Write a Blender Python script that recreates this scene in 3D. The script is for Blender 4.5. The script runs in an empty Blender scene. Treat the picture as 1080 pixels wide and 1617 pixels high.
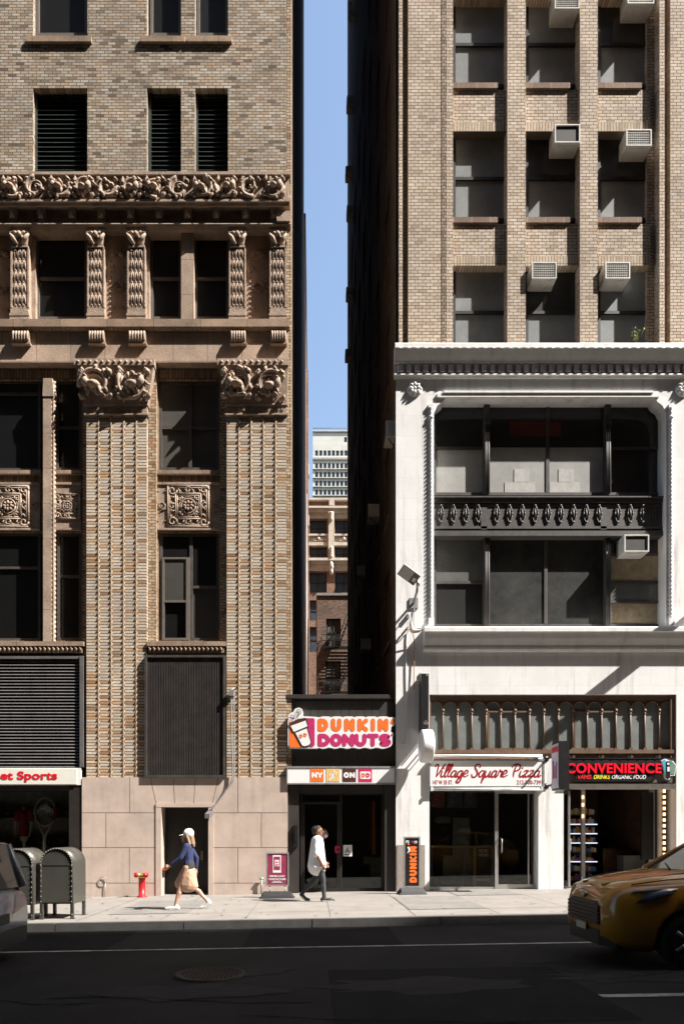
import bpy, bmesh, math, random
from mathutils import Vector, Matrix
R = math.radians
C = bpy.context.scene.collection
SC = bpy.context.scene
D = 18.4            # metres from the camera to the building line
F = 1080.0          # 24 mm shift lens on a 24 mm wide frame
VX, VY = 493.0, 1318.0
HC = 1.6
def X(px, d=D): return (px - VX) * d / F
def Z(py, d=D): return HC - (py - VY) * d / F
def G(x): return 0.012 + 0.017 * x          # the street climbs gently to the right
# ---------------------------------------------------------------- camera
cam_d = bpy.data.cameras.new('camera'); cam = bpy.data.objects.new('camera', cam_d); C.objects.link(cam)
cam.location = (0, 0, HC); cam.rotation_euler = (R(90), 0, 0)
cam_d.sensor_fit = 'HORIZONTAL'; cam_d.sensor_width = 24; cam_d.lens = 24
cam_d.shift_x = (540 - VX) / F; cam_d.shift_y = (VY - 808.5) / F
cam_d.clip_start = 0.1; cam_d.clip_end = 2000
SC.camera = cam
# ---------------------------------------------------------------- sun, sky, exposure
L = Vector((-2.6, 1.0, -3.1)).normalized()
EL = math.asin(-L.z); AZ = math.atan2(-L.x, -L.y)      # azimuth of the sun, from +Y towards +X
w = bpy.data.worlds.new('World'); SC.world = w; w.use_nodes = True
nt = w.node_tree
sky = nt.nodes.new('ShaderNodeTexSky'); sky.sky_type = 'NISHITA'; sky.sun_disc = False
sky.sun_elevation = EL; sky.sun_rotation = AZ; sky.air_density = 1.4; sky.dust_density = 3.2; sky.ozone_density = 2.2
bg = nt.nodes['Background']; nt.links.new(sky.outputs[0], bg.inputs[0]); bg.inputs[1].default_value = 0.094
sd = bpy.data.lights.new('sun', 'SUN'); sd.energy = 5.0; sd.angle = R(0.5); sd.color = (1.0, 0.955, 0.90)
so = bpy.data.objects.new('sun', sd); C.objects.link(so); so.location = (60, -30, 80)
so.rotation_euler = (-L).to_track_quat('Z', 'Y').to_euler()
SC.view_settings.view_transform = 'Standard'; SC.view_settings.look = 'None'
SC.view_settings.exposure = 1.5; SC.view_settings.gamma = 1.0
SC.cycles.max_bounces = 6; SC.cycles.diffuse_bounces = 3; SC.cycles.glossy_bounces = 3
SC.cycles.transparent_max_bounces = 8
SC.cycles.caustics_reflective = False; SC.cycles.caustics_refractive = False
# ---------------------------------------------------------------- materials
MATS = {}
def N(nt, typ, **kw):
    n = nt.nodes.new(typ)
    for k, v in kw.items(): setattr(n, k, v)
    return n
def math_n(nt, op, a, b=None, c=None):
    n = nt.nodes.new('ShaderNodeMath'); n.operation = op
    for i, s in enumerate((a, b, c)):
        if s is None: continue
        if isinstance(s, (int, float)): n.inputs[i].default_value = s
        else: nt.links.new(s, n.inputs[i])
    return n.outputs[0]
def mixc(nt, f, a, b, mode='MIX'):
    n = nt.nodes.new('ShaderNodeMix'); n.data_type = 'RGBA'; n.blend_type = mode
    for sock, s in ((n.inputs[0], f), (n.inputs[6], a), (n.inputs[7], b)):
        if isinstance(s, (int, float)): sock.default_value = s
        elif isinstance(s, tuple): sock.default_value = s if len(s) == 4 else (*s, 1)
        else: nt.links.new(s, sock)
    return n.outputs[2]
def new_mat(name):
    m = bpy.data.materials.new(name); m.use_nodes = True
    return m, m.node_tree, m.node_tree.nodes['Principled BSDF']
def mat(name, col, rough=0.6, metal=0.0, var=0.18, scale=6.0, bump=0.0, bscale=60.0, spec=0.4, emit=0.0, coat=0.0, stain=0.0):
    """painted / cast / stone surface with uneven tone"""
    if name in MATS: return MATS[name]
    m, nt, b = new_mat(name)
    geo = N(nt, 'ShaderNodeNewGeometry')
    nz = N(nt, 'ShaderNodeTexNoise'); nz.inputs['Scale'].default_value = scale; nz.inputs['Detail'].default_value = 6; nz.inputs['Roughness'].default_value = 0.65
    nt.links.new(geo.outputs['Position'], nz.inputs['Vector'])
    rp = N(nt, 'ShaderNodeMapRange'); rp.inputs[1].default_value = 0.3; rp.inputs[2].default_value = 0.7
    rp.inputs[3].default_value = 1 - var; rp.inputs[4].default_value = 1 + var * 0.6
    nt.links.new(nz.outputs[0], rp.inputs[0])
    vm = N(nt, 'ShaderNodeVectorMath', operation='SCALE'); vm.inputs[0].default_value = col
    nt.links.new(rp.outputs[0], vm.inputs['Scale'])
    out = vm.outputs[0]
    if stain > 0:     # streaks that run down, with a shape of their own
        mp = N(nt, 'ShaderNodeMapping'); mp.inputs['Scale'].default_value = (5.0, 5.0, 0.45)
        nt.links.new(geo.outputs['Position'], mp.inputs[0])
        n2 = N(nt, 'ShaderNodeTexNoise'); n2.inputs['Scale'].default_value = 1.0; n2.inputs['Detail'].default_value = 5
        nt.links.new(mp.outputs[0], n2.inputs['Vector'])
        r2 = N(nt, 'ShaderNodeMapRange'); r2.inputs[1].default_value = 0.52; r2.inputs[2].default_value = 0.75; r2.inputs[3].default_value = 0; r2.inputs[4].default_value = stain
        nt.links.new(n2.outputs[0], r2.inputs[0])
        out = mixc(nt, r2.outputs[0], out, tuple(c * 0.35 for c in col))
    nt.links.new(out, b.inputs['Base Color'])
    b.inputs['Metallic'].default_value = metal; b.inputs['Specular IOR Level'].default_value = spec
    r3 = N(nt, 'ShaderNodeMapRange'); r3.inputs[3].default_value = max(0.02, rough - 0.08); r3.inputs[4].default_value = min(1, rough + 0.1)
    nt.links.new(nz.outputs[0], r3.inputs[0]); nt.links.new(r3.outputs[0], b.inputs['Roughness'])
    b.inputs['Coat Weight'].default_value = coat
    if bump > 0:
        n3 = N(nt, 'ShaderNodeTexNoise'); n3.inputs['Scale'].default_value = bscale; n3.inputs['Detail'].default_value = 4
        nt.links.new(geo.outputs['Position'], n3.inputs['Vector'])
        bp = N(nt, 'ShaderNodeBump'); bp.inputs['Strength'].default_value = bump; bp.inputs['Distance'].default_value = 0.02
        nt.links.new(n3.outputs[0], bp.inputs['Height']); nt.links.new(bp.outputs[0], b.inputs['Normal'])
    if emit > 0:
        b.inputs['Emission Color'].default_value = (*col, 1); b.inputs['Emission Strength'].default_value = emit
    MATS[name] = m
    return m
def masonry(name, bw, bh, cols, mortar, mw, offset=0.5, u0=0.0, v0=0.0, rough=0.85, bump=0.6, weather=0.25, wscale=0.5, soot=0.0, mdist=0.012, grain=0.18, streak=0.0):
    """courses of bricks or blocks; every brick takes its own tone from cols [(pos, rgb)...]"""
    if name in MATS: return MATS[name]
    m, nt, b = new_mat(name)
    geo = N(nt, 'ShaderNodeNewGeometry')
    sp = N(nt, 'ShaderNodeSeparateXYZ'); nt.links.new(geo.outputs['Position'], sp.inputs[0])
    sn = N(nt, 'ShaderNodeSeparateXYZ'); nt.links.new(geo.outputs['True Normal'], sn.inputs[0])
    side = math_n(nt, 'GREATER_THAN', math_n(nt, 'ABSOLUTE', sn.outputs[0]), 0.7)
    du = math_n(nt, 'SUBTRACT', sp.outputs[1], sp.outputs[0])
    u = math_n(nt, 'MULTIPLY_ADD', du, side, sp.outputs[0])
    vz = math_n(nt, 'DIVIDE', math_n(nt, 'SUBTRACT', sp.outputs[2], v0), bh)
    row = math_n(nt, 'FLOOR', vz)
    par = math_n(nt, 'MULTIPLY', math_n(nt, 'FLOORED_MODULO', row, 2.0), offset)
    wn0 = N(nt, 'ShaderNodeTexWhiteNoise', noise_dimensions='1D'); nt.links.new(row, wn0.inputs['W'])
    jit = math_n(nt, 'MULTIPLY', wn0.outputs[0], 0.12 if offset else 0.0)
    uu = math_n(nt, 'ADD', math_n(nt, 'ADD', math_n(nt, 'DIVIDE', math_n(nt, 'SUBTRACT', u, u0), bw), par), jit)
    col = math_n(nt, 'FLOOR', uu)
    fu = math_n(nt, 'FRACT', uu); fv = math_n(nt, 'FRACT', vz)
    cb = N(nt, 'ShaderNodeCombineXYZ'); nt.links.new(col, cb.inputs[0]); nt.links.new(row, cb.inputs[1]); nt.links.new(side, cb.inputs[2])
    wn = N(nt, 'ShaderNodeTexWhiteNoise', noise_dimensions='3D'); nt.links.new(cb.outputs[0], wn.inputs['Vector'])
    ramp = N(nt, 'ShaderNodeValToRGB'); ramp.color_ramp.interpolation = 'LINEAR'
    el = ramp.color_ramp.elements
    while len(el) < len(cols): el.new(0.5)
    for e, (p, c) in zip(el, cols): e.position = p; e.color = (*c, 1)
    nt.links.new(wn.outputs[0], ramp.inputs[0])
    # grain inside each brick and broad weathering over the wall
    g = N(nt, 'ShaderNodeTexNoise'); g.inputs['Scale'].default_value = 22; g.inputs['Detail'].default_value = 5
    nt.links.new(geo.outputs['Position'], g.inputs['Vector'])
    gm = N(nt, 'ShaderNodeMapRange'); gm.inputs[1].default_value = 0.3; gm.inputs[2].default_value = 0.7; gm.inputs[3].default_value = 1 - grain; gm.inputs[4].default_value = 1 + grain
    nt.links.new(g.outputs[0], gm.inputs[0])
    wz = N(nt, 'ShaderNodeTexNoise'); wz.inputs['Scale'].default_value = wscale; wz.inputs['Detail'].default_value = 7; wz.inputs['Roughness'].default_value = 0.62
    nt.links.new(geo.outputs['Position'], wz.inputs['Vector'])
    wm = N(nt, 'ShaderNodeMapRange'); wm.inputs[1].default_value = 0.35; wm.inputs[2].default_value = 0.65; wm.inputs[3].default_value = 1 - weather; wm.inputs[4].default_value = 1 + weather * 0.35
    nt.links.new(wz.outputs[0], wm.inputs[0])
    k = math_n(nt, 'MULTIPLY', gm.outputs[0], wm.outputs[0])
    vm = N(nt, 'ShaderNodeVectorMath', operation='SCALE'); nt.links.new(ramp.outputs[0], vm.inputs[0]); nt.links.new(k, vm.inputs['Scale'])
    jm = math_n(nt, 'MAXIMUM', math_n(nt, 'LESS_THAN', fu, mw / bw), math_n(nt, 'LESS_THAN', fv, mw / bh))
    out = mixc(nt, jm, vm.outputs[0], mortar)
    if soot > 0:
        s = N(nt, 'ShaderNodeTexNoise'); s.inputs['Scale'].default_value = 1.6; s.inputs['Detail'].default_value = 8; s.inputs['Roughness'].default_value = 0.7
        nt.links.new(geo.outputs['Position'], s.inputs['Vector'])
        sm = N(nt, 'ShaderNodeMapRange'); sm.inputs[1].default_value = 0.5; sm.inputs[2].default_value = 0.72; sm.inputs[3].default_value = 0; sm.inputs[4].default_value = soot
        nt.links.new(s.outputs[0], sm.inputs[0])
        out = mixc(nt, sm.outputs[0], out, (0.06, 0.052, 0.045))
    if streak > 0:     # rain streaks and scuffs
        mp = N(nt, 'ShaderNodeMapping'); mp.inputs['Scale'].default_value = (3.2, 3.2, .28); nt.links.new(geo.outputs['Position'], mp.inputs[0])
        s2 = N(nt, 'ShaderNodeTexNoise'); s2.inputs['Scale'].default_value = 1.0; s2.inputs['Detail'].default_value = 9; s2.inputs['Roughness'].default_value = .7; nt.links.new(mp.outputs[0], s2.inputs['Vector'])
        sr = N(nt, 'ShaderNodeMapRange'); sr.inputs[1].default_value = .52; sr.inputs[2].default_value = .74; sr.inputs[4].default_value = streak; nt.links.new(s2.outputs[0], sr.inputs[0])
        out = mixc(nt, sr.outputs[0], out, (.30, .275, .24))
        s3 = N(nt, 'ShaderNodeTexNoise'); s3.inputs['Scale'].default_value = 4.5; s3.inputs['Detail'].default_value = 10; s3.inputs['Roughness'].default_value = .75; nt.links.new(geo.outputs['Position'], s3.inputs['Vector'])
        s4 = math_n(nt, 'MULTIPLY', math_n(nt, 'GREATER_THAN', s3.outputs[0], .69), streak*1.6)
        out = mixc(nt, s4, out, (.33, .29, .25))
    nt.links.new(out, b.inputs['Base Color'])
    b.inputs['Roughness'].default_value = rough; b.inputs['Specular IOR Level'].default_value = 0.25
    if bump > 0:
        hgt = math_n(nt, 'ADD', math_n(nt, 'SUBTRACT', 1.0, jm), math_n(nt, 'MULTIPLY', math_n(nt, 'ADD', g.outputs[0], wn.outputs[0]), 0.22))
        bp = N(nt, 'ShaderNodeBump'); bp.inputs['Strength'].default_value = bump; bp.inputs['Distance'].default_value = mdist
        nt.links.new(hgt, bp.inputs['Height']); nt.links.new(bp.outputs[0], b.inputs['Normal'])
    MATS[name] = m
    return m
def window_glass(name, body, haze=0.35, tint=(0.02, 0.022, 0.024)):
    """an upstairs pane: a shade or dim room close behind a dusty, reflecting sheet"""
    if name in MATS: return MATS[name]
    m, nt, b = new_mat(name)
    geo = N(nt, 'ShaderNodeNewGeometry')
    n1 = N(nt, 'ShaderNodeTexNoise'); n1.inputs['Scale'].default_value = 1.3; n1.inputs['Detail'].default_value = 5; n1.inputs['Roughness'].default_value = 0.7
    n2 = N(nt, 'ShaderNodeTexNoise'); n2.inputs['Scale'].default_value = 60; n2.inputs['Detail'].default_value = 3
    for n in (n1, n2): nt.links.new(geo.outputs['Position'], n.inputs['Vector'])
    r1 = N(nt, 'ShaderNodeMapRange'); r1.inputs[1].default_value = 0.35; r1.inputs[2].default_value = 0.7; r1.inputs[3].default_value = 1 - haze*.45; r1.inputs[4].default_value = 1
    nt.links.new(n1.outputs[0], r1.inputs[0])
    r2 = N(nt, 'ShaderNodeMapRange'); r2.inputs[3].default_value = 0.75; r2.inputs[4].default_value = 1.15
    nt.links.new(n2.outputs[0], r2.inputs[0])
    k = math_n(nt, 'MULTIPLY', r1.outputs[0], r2.outputs[0])
    vm = N(nt, 'ShaderNodeVectorMath', operation='SCALE'); vm.inputs[0].default_value = body; nt.links.new(k, vm.inputs['Scale'])
    nt.links.new(vm.outputs[0], b.inputs['Base Color'])
    b.inputs['Roughness'].default_value = 0.5; b.inputs['Specular IOR Level'].default_value = 0.2
    b.inputs['Coat Weight'].default_value = 0.75; b.inputs['Coat Roughness'].default_value = 0.03
    bp = N(nt, 'ShaderNodeBump'); bp.inputs['Strength'].default_value = 0.05; bp.inputs['Distance'].default_value = 0.05
    n3 = N(nt, 'ShaderNodeTexNoise'); n3.inputs['Scale'].default_value = 1.1; nt.links.new(geo.outputs['Position'], n3.inputs['Vector'])
    nt.links.new(n3.outputs[0], bp.inputs['Height']); nt.links.new(bp.outputs[0], b.inputs['Coat Normal'])
    MATS[name] = m
    return m
def clear_glass(name, tint=(0.8, 0.82, 0.8)):
    if name in MATS: return MATS[name]
    m, nt, b = new_mat(name)
    nt.nodes.remove(b); out = nt.nodes['Material Output']
    tr = N(nt, 'ShaderNodeBsdfTransparent'); tr.inputs[0].default_value = (*tint, 1)
    gl = N(nt, 'ShaderNodeBsdfGlossy'); gl.inputs['Roughness'].default_value = 0.02
    fr = N(nt, 'ShaderNodeFresnel'); fr.inputs[0].default_value = 1.5
    mx = N(nt, 'ShaderNodeMixShader')
    nt.links.new(fr.outputs[0], mx.inputs[0]); nt.links.new(tr.outputs[0], mx.inputs[1]); nt.links.new(gl.outputs[0], mx.inputs[2])
    nt.links.new(mx.outputs[0], out.inputs[0])
    MATS[name] = m
    return m
# ---------------------------------------------------------------- mesh helpers
class MB:
    def __init__(s): s.v = []; s.f = []; s.sm = []; s.mi = []; s.m = 0
    def _add(s, vs, fs, smooth=False):
        o = len(s.v); s.v += [tuple(p) for p in vs]
        for f in fs: s.f.append(tuple(i + o for i in f)); s.sm.append(smooth); s.mi.append(s.m)
        return s
    def box(s, x0, x1, y0, y1, z0, z1):
        if x0 > x1: x0, x1 = x1, x0
        if y0 > y1: y0, y1 = y1, y0
        if z0 > z1: z0, z1 = z1, z0
        vs = [(x0,y0,z0),(x1,y0,z0),(x1,y1,z0),(x0,y1,z0),(x0,y0,z1),(x1,y0,z1),(x1,y1,z1),(x0,y1,z1)]
        return s._add(vs, [(0,3,2,1),(4,5,6,7),(0,1,5,4),(1,2,6,5),(2,3,7,6),(3,0,4,7)])
    def hexa(s, vs):
        return s._add(vs, [(0,3,2,1),(4,5,6,7),(0,1,5,4),(1,2,6,5),(2,3,7,6),(3,0,4,7)])
    def bp(s, px0, px1, py0, py1, y0, y1):           # a box whose front face (at y0) was measured in the photograph
        return s.box(X(px0, y0), X(px1, y0), y0, y1, Z(py1, y0), Z(py0, y0))
    def quad(s, a, b, c, d): return s._add([a, b, c, d], [(0,1,2,3)])
    def prism(s, poly, a0, a1, axis='y', smooth=False):
        """poly in the plane across axis: y -> (x,z), x -> (y,z), z -> (x,y)"""
        n = len(poly)
        def P(p, a): return {'y': (p[0], a, p[1]), 'x': (a, p[0], p[1]), 'z': (p[0], p[1], a)}[axis]
        vs = [P(p, a0) for p in poly] + [P(p, a1) for p in poly]
        o = len(s.v); s.v += vs
        s.f.append(tuple(o + i for i in range(n))); s.sm.append(False); s.mi.append(s.m)
        s.f.append(tuple(o + n + i for i in reversed(range(n)))); s.sm.append(False); s.mi.append(s.m)
        for i in range(n):
            j = (i + 1) % n
            s.f.append((o + i, o + n + i, o + n + j, o + j)); s.sm.append(smooth); s.mi.append(s.m)
        return s
    def tube(s, path, r, n=6, smooth=True, flat=1.0):
        path = [Vector(p) for p in path]; m = len(path)
        if m < 2: return s
        rs = r if isinstance(r, (list, tuple)) else [r] * m
        vs = []; fs = []
        up = Vector((0, 0, 1)); prev = None
        for i, p in enumerate(path):
            t = (path[min(i + 1, m - 1)] - path[max(i - 1, 0)])
            if t.length < 1e-9: t = Vector((1, 0, 0))
            t.normalize()
            if prev is None:
                a = t.cross(up)
                if a.length < 1e-3: a = t.cross(Vector((0, 1, 0)))
            else:
                a = prev - t * prev.dot(t)
                if a.length < 1e-4: a = t.cross(up)
            a.normalize(); prev = a; b = t.cross(a)
            for k in range(n):
                th = 2 * math.pi * k / n
                vs.append(p + (a * math.cos(th) + b * math.sin(th) * flat) * rs[i])
        for i in range(m - 1):
            for k in range(n):
                k2 = (k + 1) % n
                fs.append((i*n+k, i*n+k2, (i+1)*n+k2, (i+1)*n+k))
        fs.append(tuple(reversed(range(n)))); fs.append(tuple((m-1)*n + k for k in range(n)))
        return s._add(vs, fs, smooth)
    def ball(s, c, r, nu=8, nv=6, smooth=True):
        if isinstance(r, (int, float)): r = (r, r, r)
        vs = [(c[0], c[1], c[2] + r[2])]
        for i in range(1, nv):
            ph = math.pi * i / nv
            for k in range(nu):
                th = 2 * math.pi * k / nu
                vs.append((c[0] + r[0]*math.sin(ph)*math.cos(th), c[1] + r[1]*math.sin(ph)*math.sin(th), c[2] + r[2]*math.cos(ph)))
        vs.append((c[0], c[1], c[2] - r[2])); fs = []
        for k in range(nu): fs.append((0, 1 + k, 1 + (k+1) % nu))
        for i in range(nv - 2):
            for k in range(nu):
                a = 1 + i*nu; fs.append((a + k, a + nu + k, a + nu + (k+1) % nu, a + (k+1) % nu))
        l = len(vs) - 1; a = 1 + (nv - 2)*nu
        for k in range(nu): fs.append((a + k, l, a + (k+1) % nu))
        return s._add(vs, fs, smooth)
    def lathe(s, prof, o, axis='z', n=16, smooth=True, caps=True):
        vs = []; fs = []
        for (r, t) in prof:
            for k in range(n):
                th = 2 * math.pi * k / n; a, b = r * math.cos(th), r * math.sin(th)
                vs.append({'z': (o[0]+a, o[1]+b, o[2]+t), 'y': (o[0]+a, o[1]+t, o[2]+b), 'x': (o[0]+t, o[1]+a, o[2]+b)}[axis])
        for i in range(len(prof) - 1):
            for k in range(n):
                k2 = (k + 1) % n
                fs.append((i*n+k, i*n+k2, (i+1)*n+k2, (i+1)*n+k))
        if caps: fs.append(tuple(reversed(range(n)))); fs.append(tuple((len(prof)-1)*n + k for k in range(n)))
        return s._add(vs, fs, smooth)
    def rope(s, x, y, z0, z1, r, pitch, n=8, per=8, square=0.35):
        """a twisted stone or brick cable standing upright"""
        m = max(2, int((z1 - z0) / pitch * per)); vs = []; fs = []
        for i in range(m + 1):
            z = z0 + (z1 - z0) * i / m; tw = 2 * math.pi * (z - z0) / (pitch * 2)
            for k in range(n):
                th = 2 * math.pi * k / n
                rr = r * (1 + square * math.cos(2 * (th - tw)))
                vs.append((x + rr * math.cos(th), y + rr * math.sin(th), z))
        for i in range(m):
            for k in range(n):
                k2 = (k + 1) % n
                fs.append((i*n+k, i*n+k2, (i+1)*n+k2, (i+1)*n+k))
        return s._add(vs, fs, True)
    def wall(s, u0, u1, z0, z1, at, depth, holes, axis='y', back=1):
        """a sheet with real openings and reveals; axis y: faces -y at y=at, axis x: faces -x at x=at; depth runs inward"""
        us = sorted(set([u0, u1] + [h[0] for h in holes] + [h[1] for h in holes])); us = [u for u in us if u0 <= u <= u1]
        zs = sorted(set([z0, z1] + [h[2] for h in holes] + [h[3] for h in holes])); zs = [z for z in zs if z0 <= z <= z1]
        def P(u, a, z): return (u, a, z) if axis == 'y' else (a, u, z)
        def hit(u, z): return any(h[0] < u < h[1] and h[2] < z < h[3] for h in holes)
        for i in range(len(us) - 1):
            for j in range(len(zs) - 1):
                if hit((us[i] + us[i+1]) / 2, (zs[j] + zs[j+1]) / 2): continue
                q = [P(us[i], at, zs[j]), P(us[i+1], at, zs[j]), P(us[i+1], at, zs[j+1]), P(us[i], at, zs[j+1])]
                s.quad(*(q if axis == 'y' else q[::-1]))
        a2 = at + depth
        for (a, b, c, d) in holes:
            s.quad(P(a, at, c), P(a, a2, c), P(a, a2, d), P(a, at, d)); s.quad(P(b, at, c), P(b, at, d), P(b, a2, d), P(b, a2, c))
            s.quad(P(a, at, d), P(a, a2, d), P(b, a2, d), P(b, at, d)); s.quad(P(a, at, c), P(b, at, c), P(b, a2, c), P(a, a2, c))
        return s
    def build(s, name, m, parent=None, recalc=False):
        me = bpy.data.meshes.new(name)
        base = Vector((0, 0, 0))
        if parent is not None: base = WORLD[parent.name]
        elif s.v:
            xs, ys, zs = zip(*s.v)
            base = Vector(((min(xs)+max(xs))/2, (min(ys)+max(ys))/2, min(zs)))
        me.from_pydata([tuple(Vector(p) - base) for p in s.v], [], s.f)
        me.polygons.foreach_set('use_smooth', s.sm)
        for mm in (m if isinstance(m, (list, tuple)) else [m]): me.materials.append(mm)
        me.polygons.foreach_set('material_index', s.mi)
        me.update()
        if recalc:
            b = bmesh.new(); b.from_mesh(me); bmesh.ops.recalc_face_normals(b, faces=b.faces); b.to_mesh(me); b.free()
        o = bpy.data.objects.new(name, me); C.objects.link(o)
        if parent is not None: o.parent = parent
        else: o.location = base
        WORLD[o.name] = base.copy()
        return o
WORLD = {}
def thing(name, label, cat, loc=(0, 0, 0), group=None, rz=0):
    o = bpy.data.objects.new(name, None); C.objects.link(o); o.empty_display_size = 0.2
    o.location = loc; o.rotation_euler = (0, 0, rz); o['label'] = label; o['category'] = cat
    if group: o['group'] = group
    WORLD[o.name] = Vector(loc)
    return o
def tag(o, label, cat, group=None):
    o['label'] = label; o['category'] = cat
    if group: o['group'] = group
    return o
def struct(o, kind='structure'): o['kind'] = kind; return o
def copy_tree(o, parent=None):
    c = o.copy(); C.objects.link(c)
    if parent is not None: c.parent = parent; c.matrix_parent_inverse = o.matrix_parent_inverse
    WORLD[c.name] = Vector((0, 0, 0))
    for ch in list(o.children): copy_tree(ch, c)
    return c
# writing: Blender's own letterforms made into meshes
def text_mesh(txt, size, spacing=1.0, shear=0.0, bold=0.0, font=None, sx=1.0, extrude=0.004, align='LEFT'):
    cu = bpy.data.curves.new('lettering', 'FONT'); cu.body = txt; cu.size = size; cu.space_character = spacing
    cu.shear = shear; cu.offset = bold; cu.extrude = extrude; cu.align_x = align; cu.resolution_u = 4
    if font: cu.font = font
    o = bpy.data.objects.new('lettering', cu); C.objects.link(o); bpy.context.view_layer.update()
    me = bpy.data.meshes.new_from_object(o.evaluated_get(bpy.context.evaluated_depsgraph_get()))
    vs = [Vector((v.co.x * sx, v.co.y, v.co.z)) for v in me.vertices]; fs = [tuple(p.vertices) for p in me.polygons]
    bpy.data.objects.remove(o); bpy.data.curves.remove(cu); bpy.data.meshes.remove(me)
    return vs, fs
def add_text(mb, txt, size, o, fit=None, **kw):
    """lettering standing on a sign face that looks towards -y; o = lower left corner, fit = total width"""
    vs, fs = text_mesh(txt, size, **kw)
    x0 = min(v.x for v in vs); x1 = max(v.x for v in vs)
    k = fit / (x1 - x0) if fit else 1.0
    mb._add([(o[0] + (v.x - x0) * k, o[1] - v.z, o[2] + v.y) for v in vs], fs)
    return (x1 - x0) * k
def smooth_path(pts, n=6):
    out = []; m = len(pts)
    for i in range(m - 1):
        p0, p1, p2, p3 = pts[max(i-1, 0)], pts[i], pts[i+1], pts[min(i+2, m-1)]
        for k in range(n):
            t = k / n
            out.append(tuple(0.5*((2*b) + (-a + c)*t + (2*a - 5*b + 4*c - d)*t*t + (-a + 3*b - 3*c + d)*t**3) for a, b, c, d in zip(p0, p1, p2, p3)))
    out.append(tuple(pts[-1])); return out
def stroke(mb, pts, y, wid, n=8, depth=0.01, smooth=True, curve=True):
    """a flat pen stroke with round ends on a plane facing -y; pts are (x,z); wid number or list"""
    P = smooth_path(pts, n) if curve and len(pts) > 2 else [tuple(p) for p in pts]
    m = len(P)
    def W(i):
        if isinstance(wid, (int, float)): return wid / 2
        t = i / (m - 1) * (len(wid) - 1); a = int(min(t, len(wid) - 2)); return (wid[a] + (wid[a+1] - wid[a]) * (t - a)) / 2
    Lp = []; Rp = []
    for i, p in enumerate(P):
        a = P[max(i-1, 0)]; b = P[min(i+1, m-1)]
        tx, tz = b[0]-a[0], b[1]-a[1]; l = math.hypot(tx, tz) or 1e-9; nx, nz = -tz/l, tx/l
        Lp.append((p[0]+nx*W(i), p[1]+nz*W(i))); Rp.append((p[0]-nx*W(i), p[1]-nz*W(i)))
    for i in range(m - 1):
        jig = 0.00002 * (i % 7)
        mb._add([(Rp[i][0], y-jig, Rp[i][1]), (Rp[i+1][0], y-jig, Rp[i+1][1]), (Lp[i+1][0], y-jig, Lp[i+1][1]), (Lp[i][0], y-jig, Lp[i][1])], [(0,1,2,3)])
    for i in ([0, m-1] + ([] if curve else list(range(1, m-1)))):
        disc(mb, P[i][0], P[i][1], W(i), y + 0.0002, 12)
def disc(mb, x, z, r, y, n=20, rz=None):
    rz = rz or r
    mb._add([(x + r*math.cos(2*math.pi*k/n), y, z + rz*math.sin(2*math.pi*k/n)) for k in range(n)], [tuple(range(n))])
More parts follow.
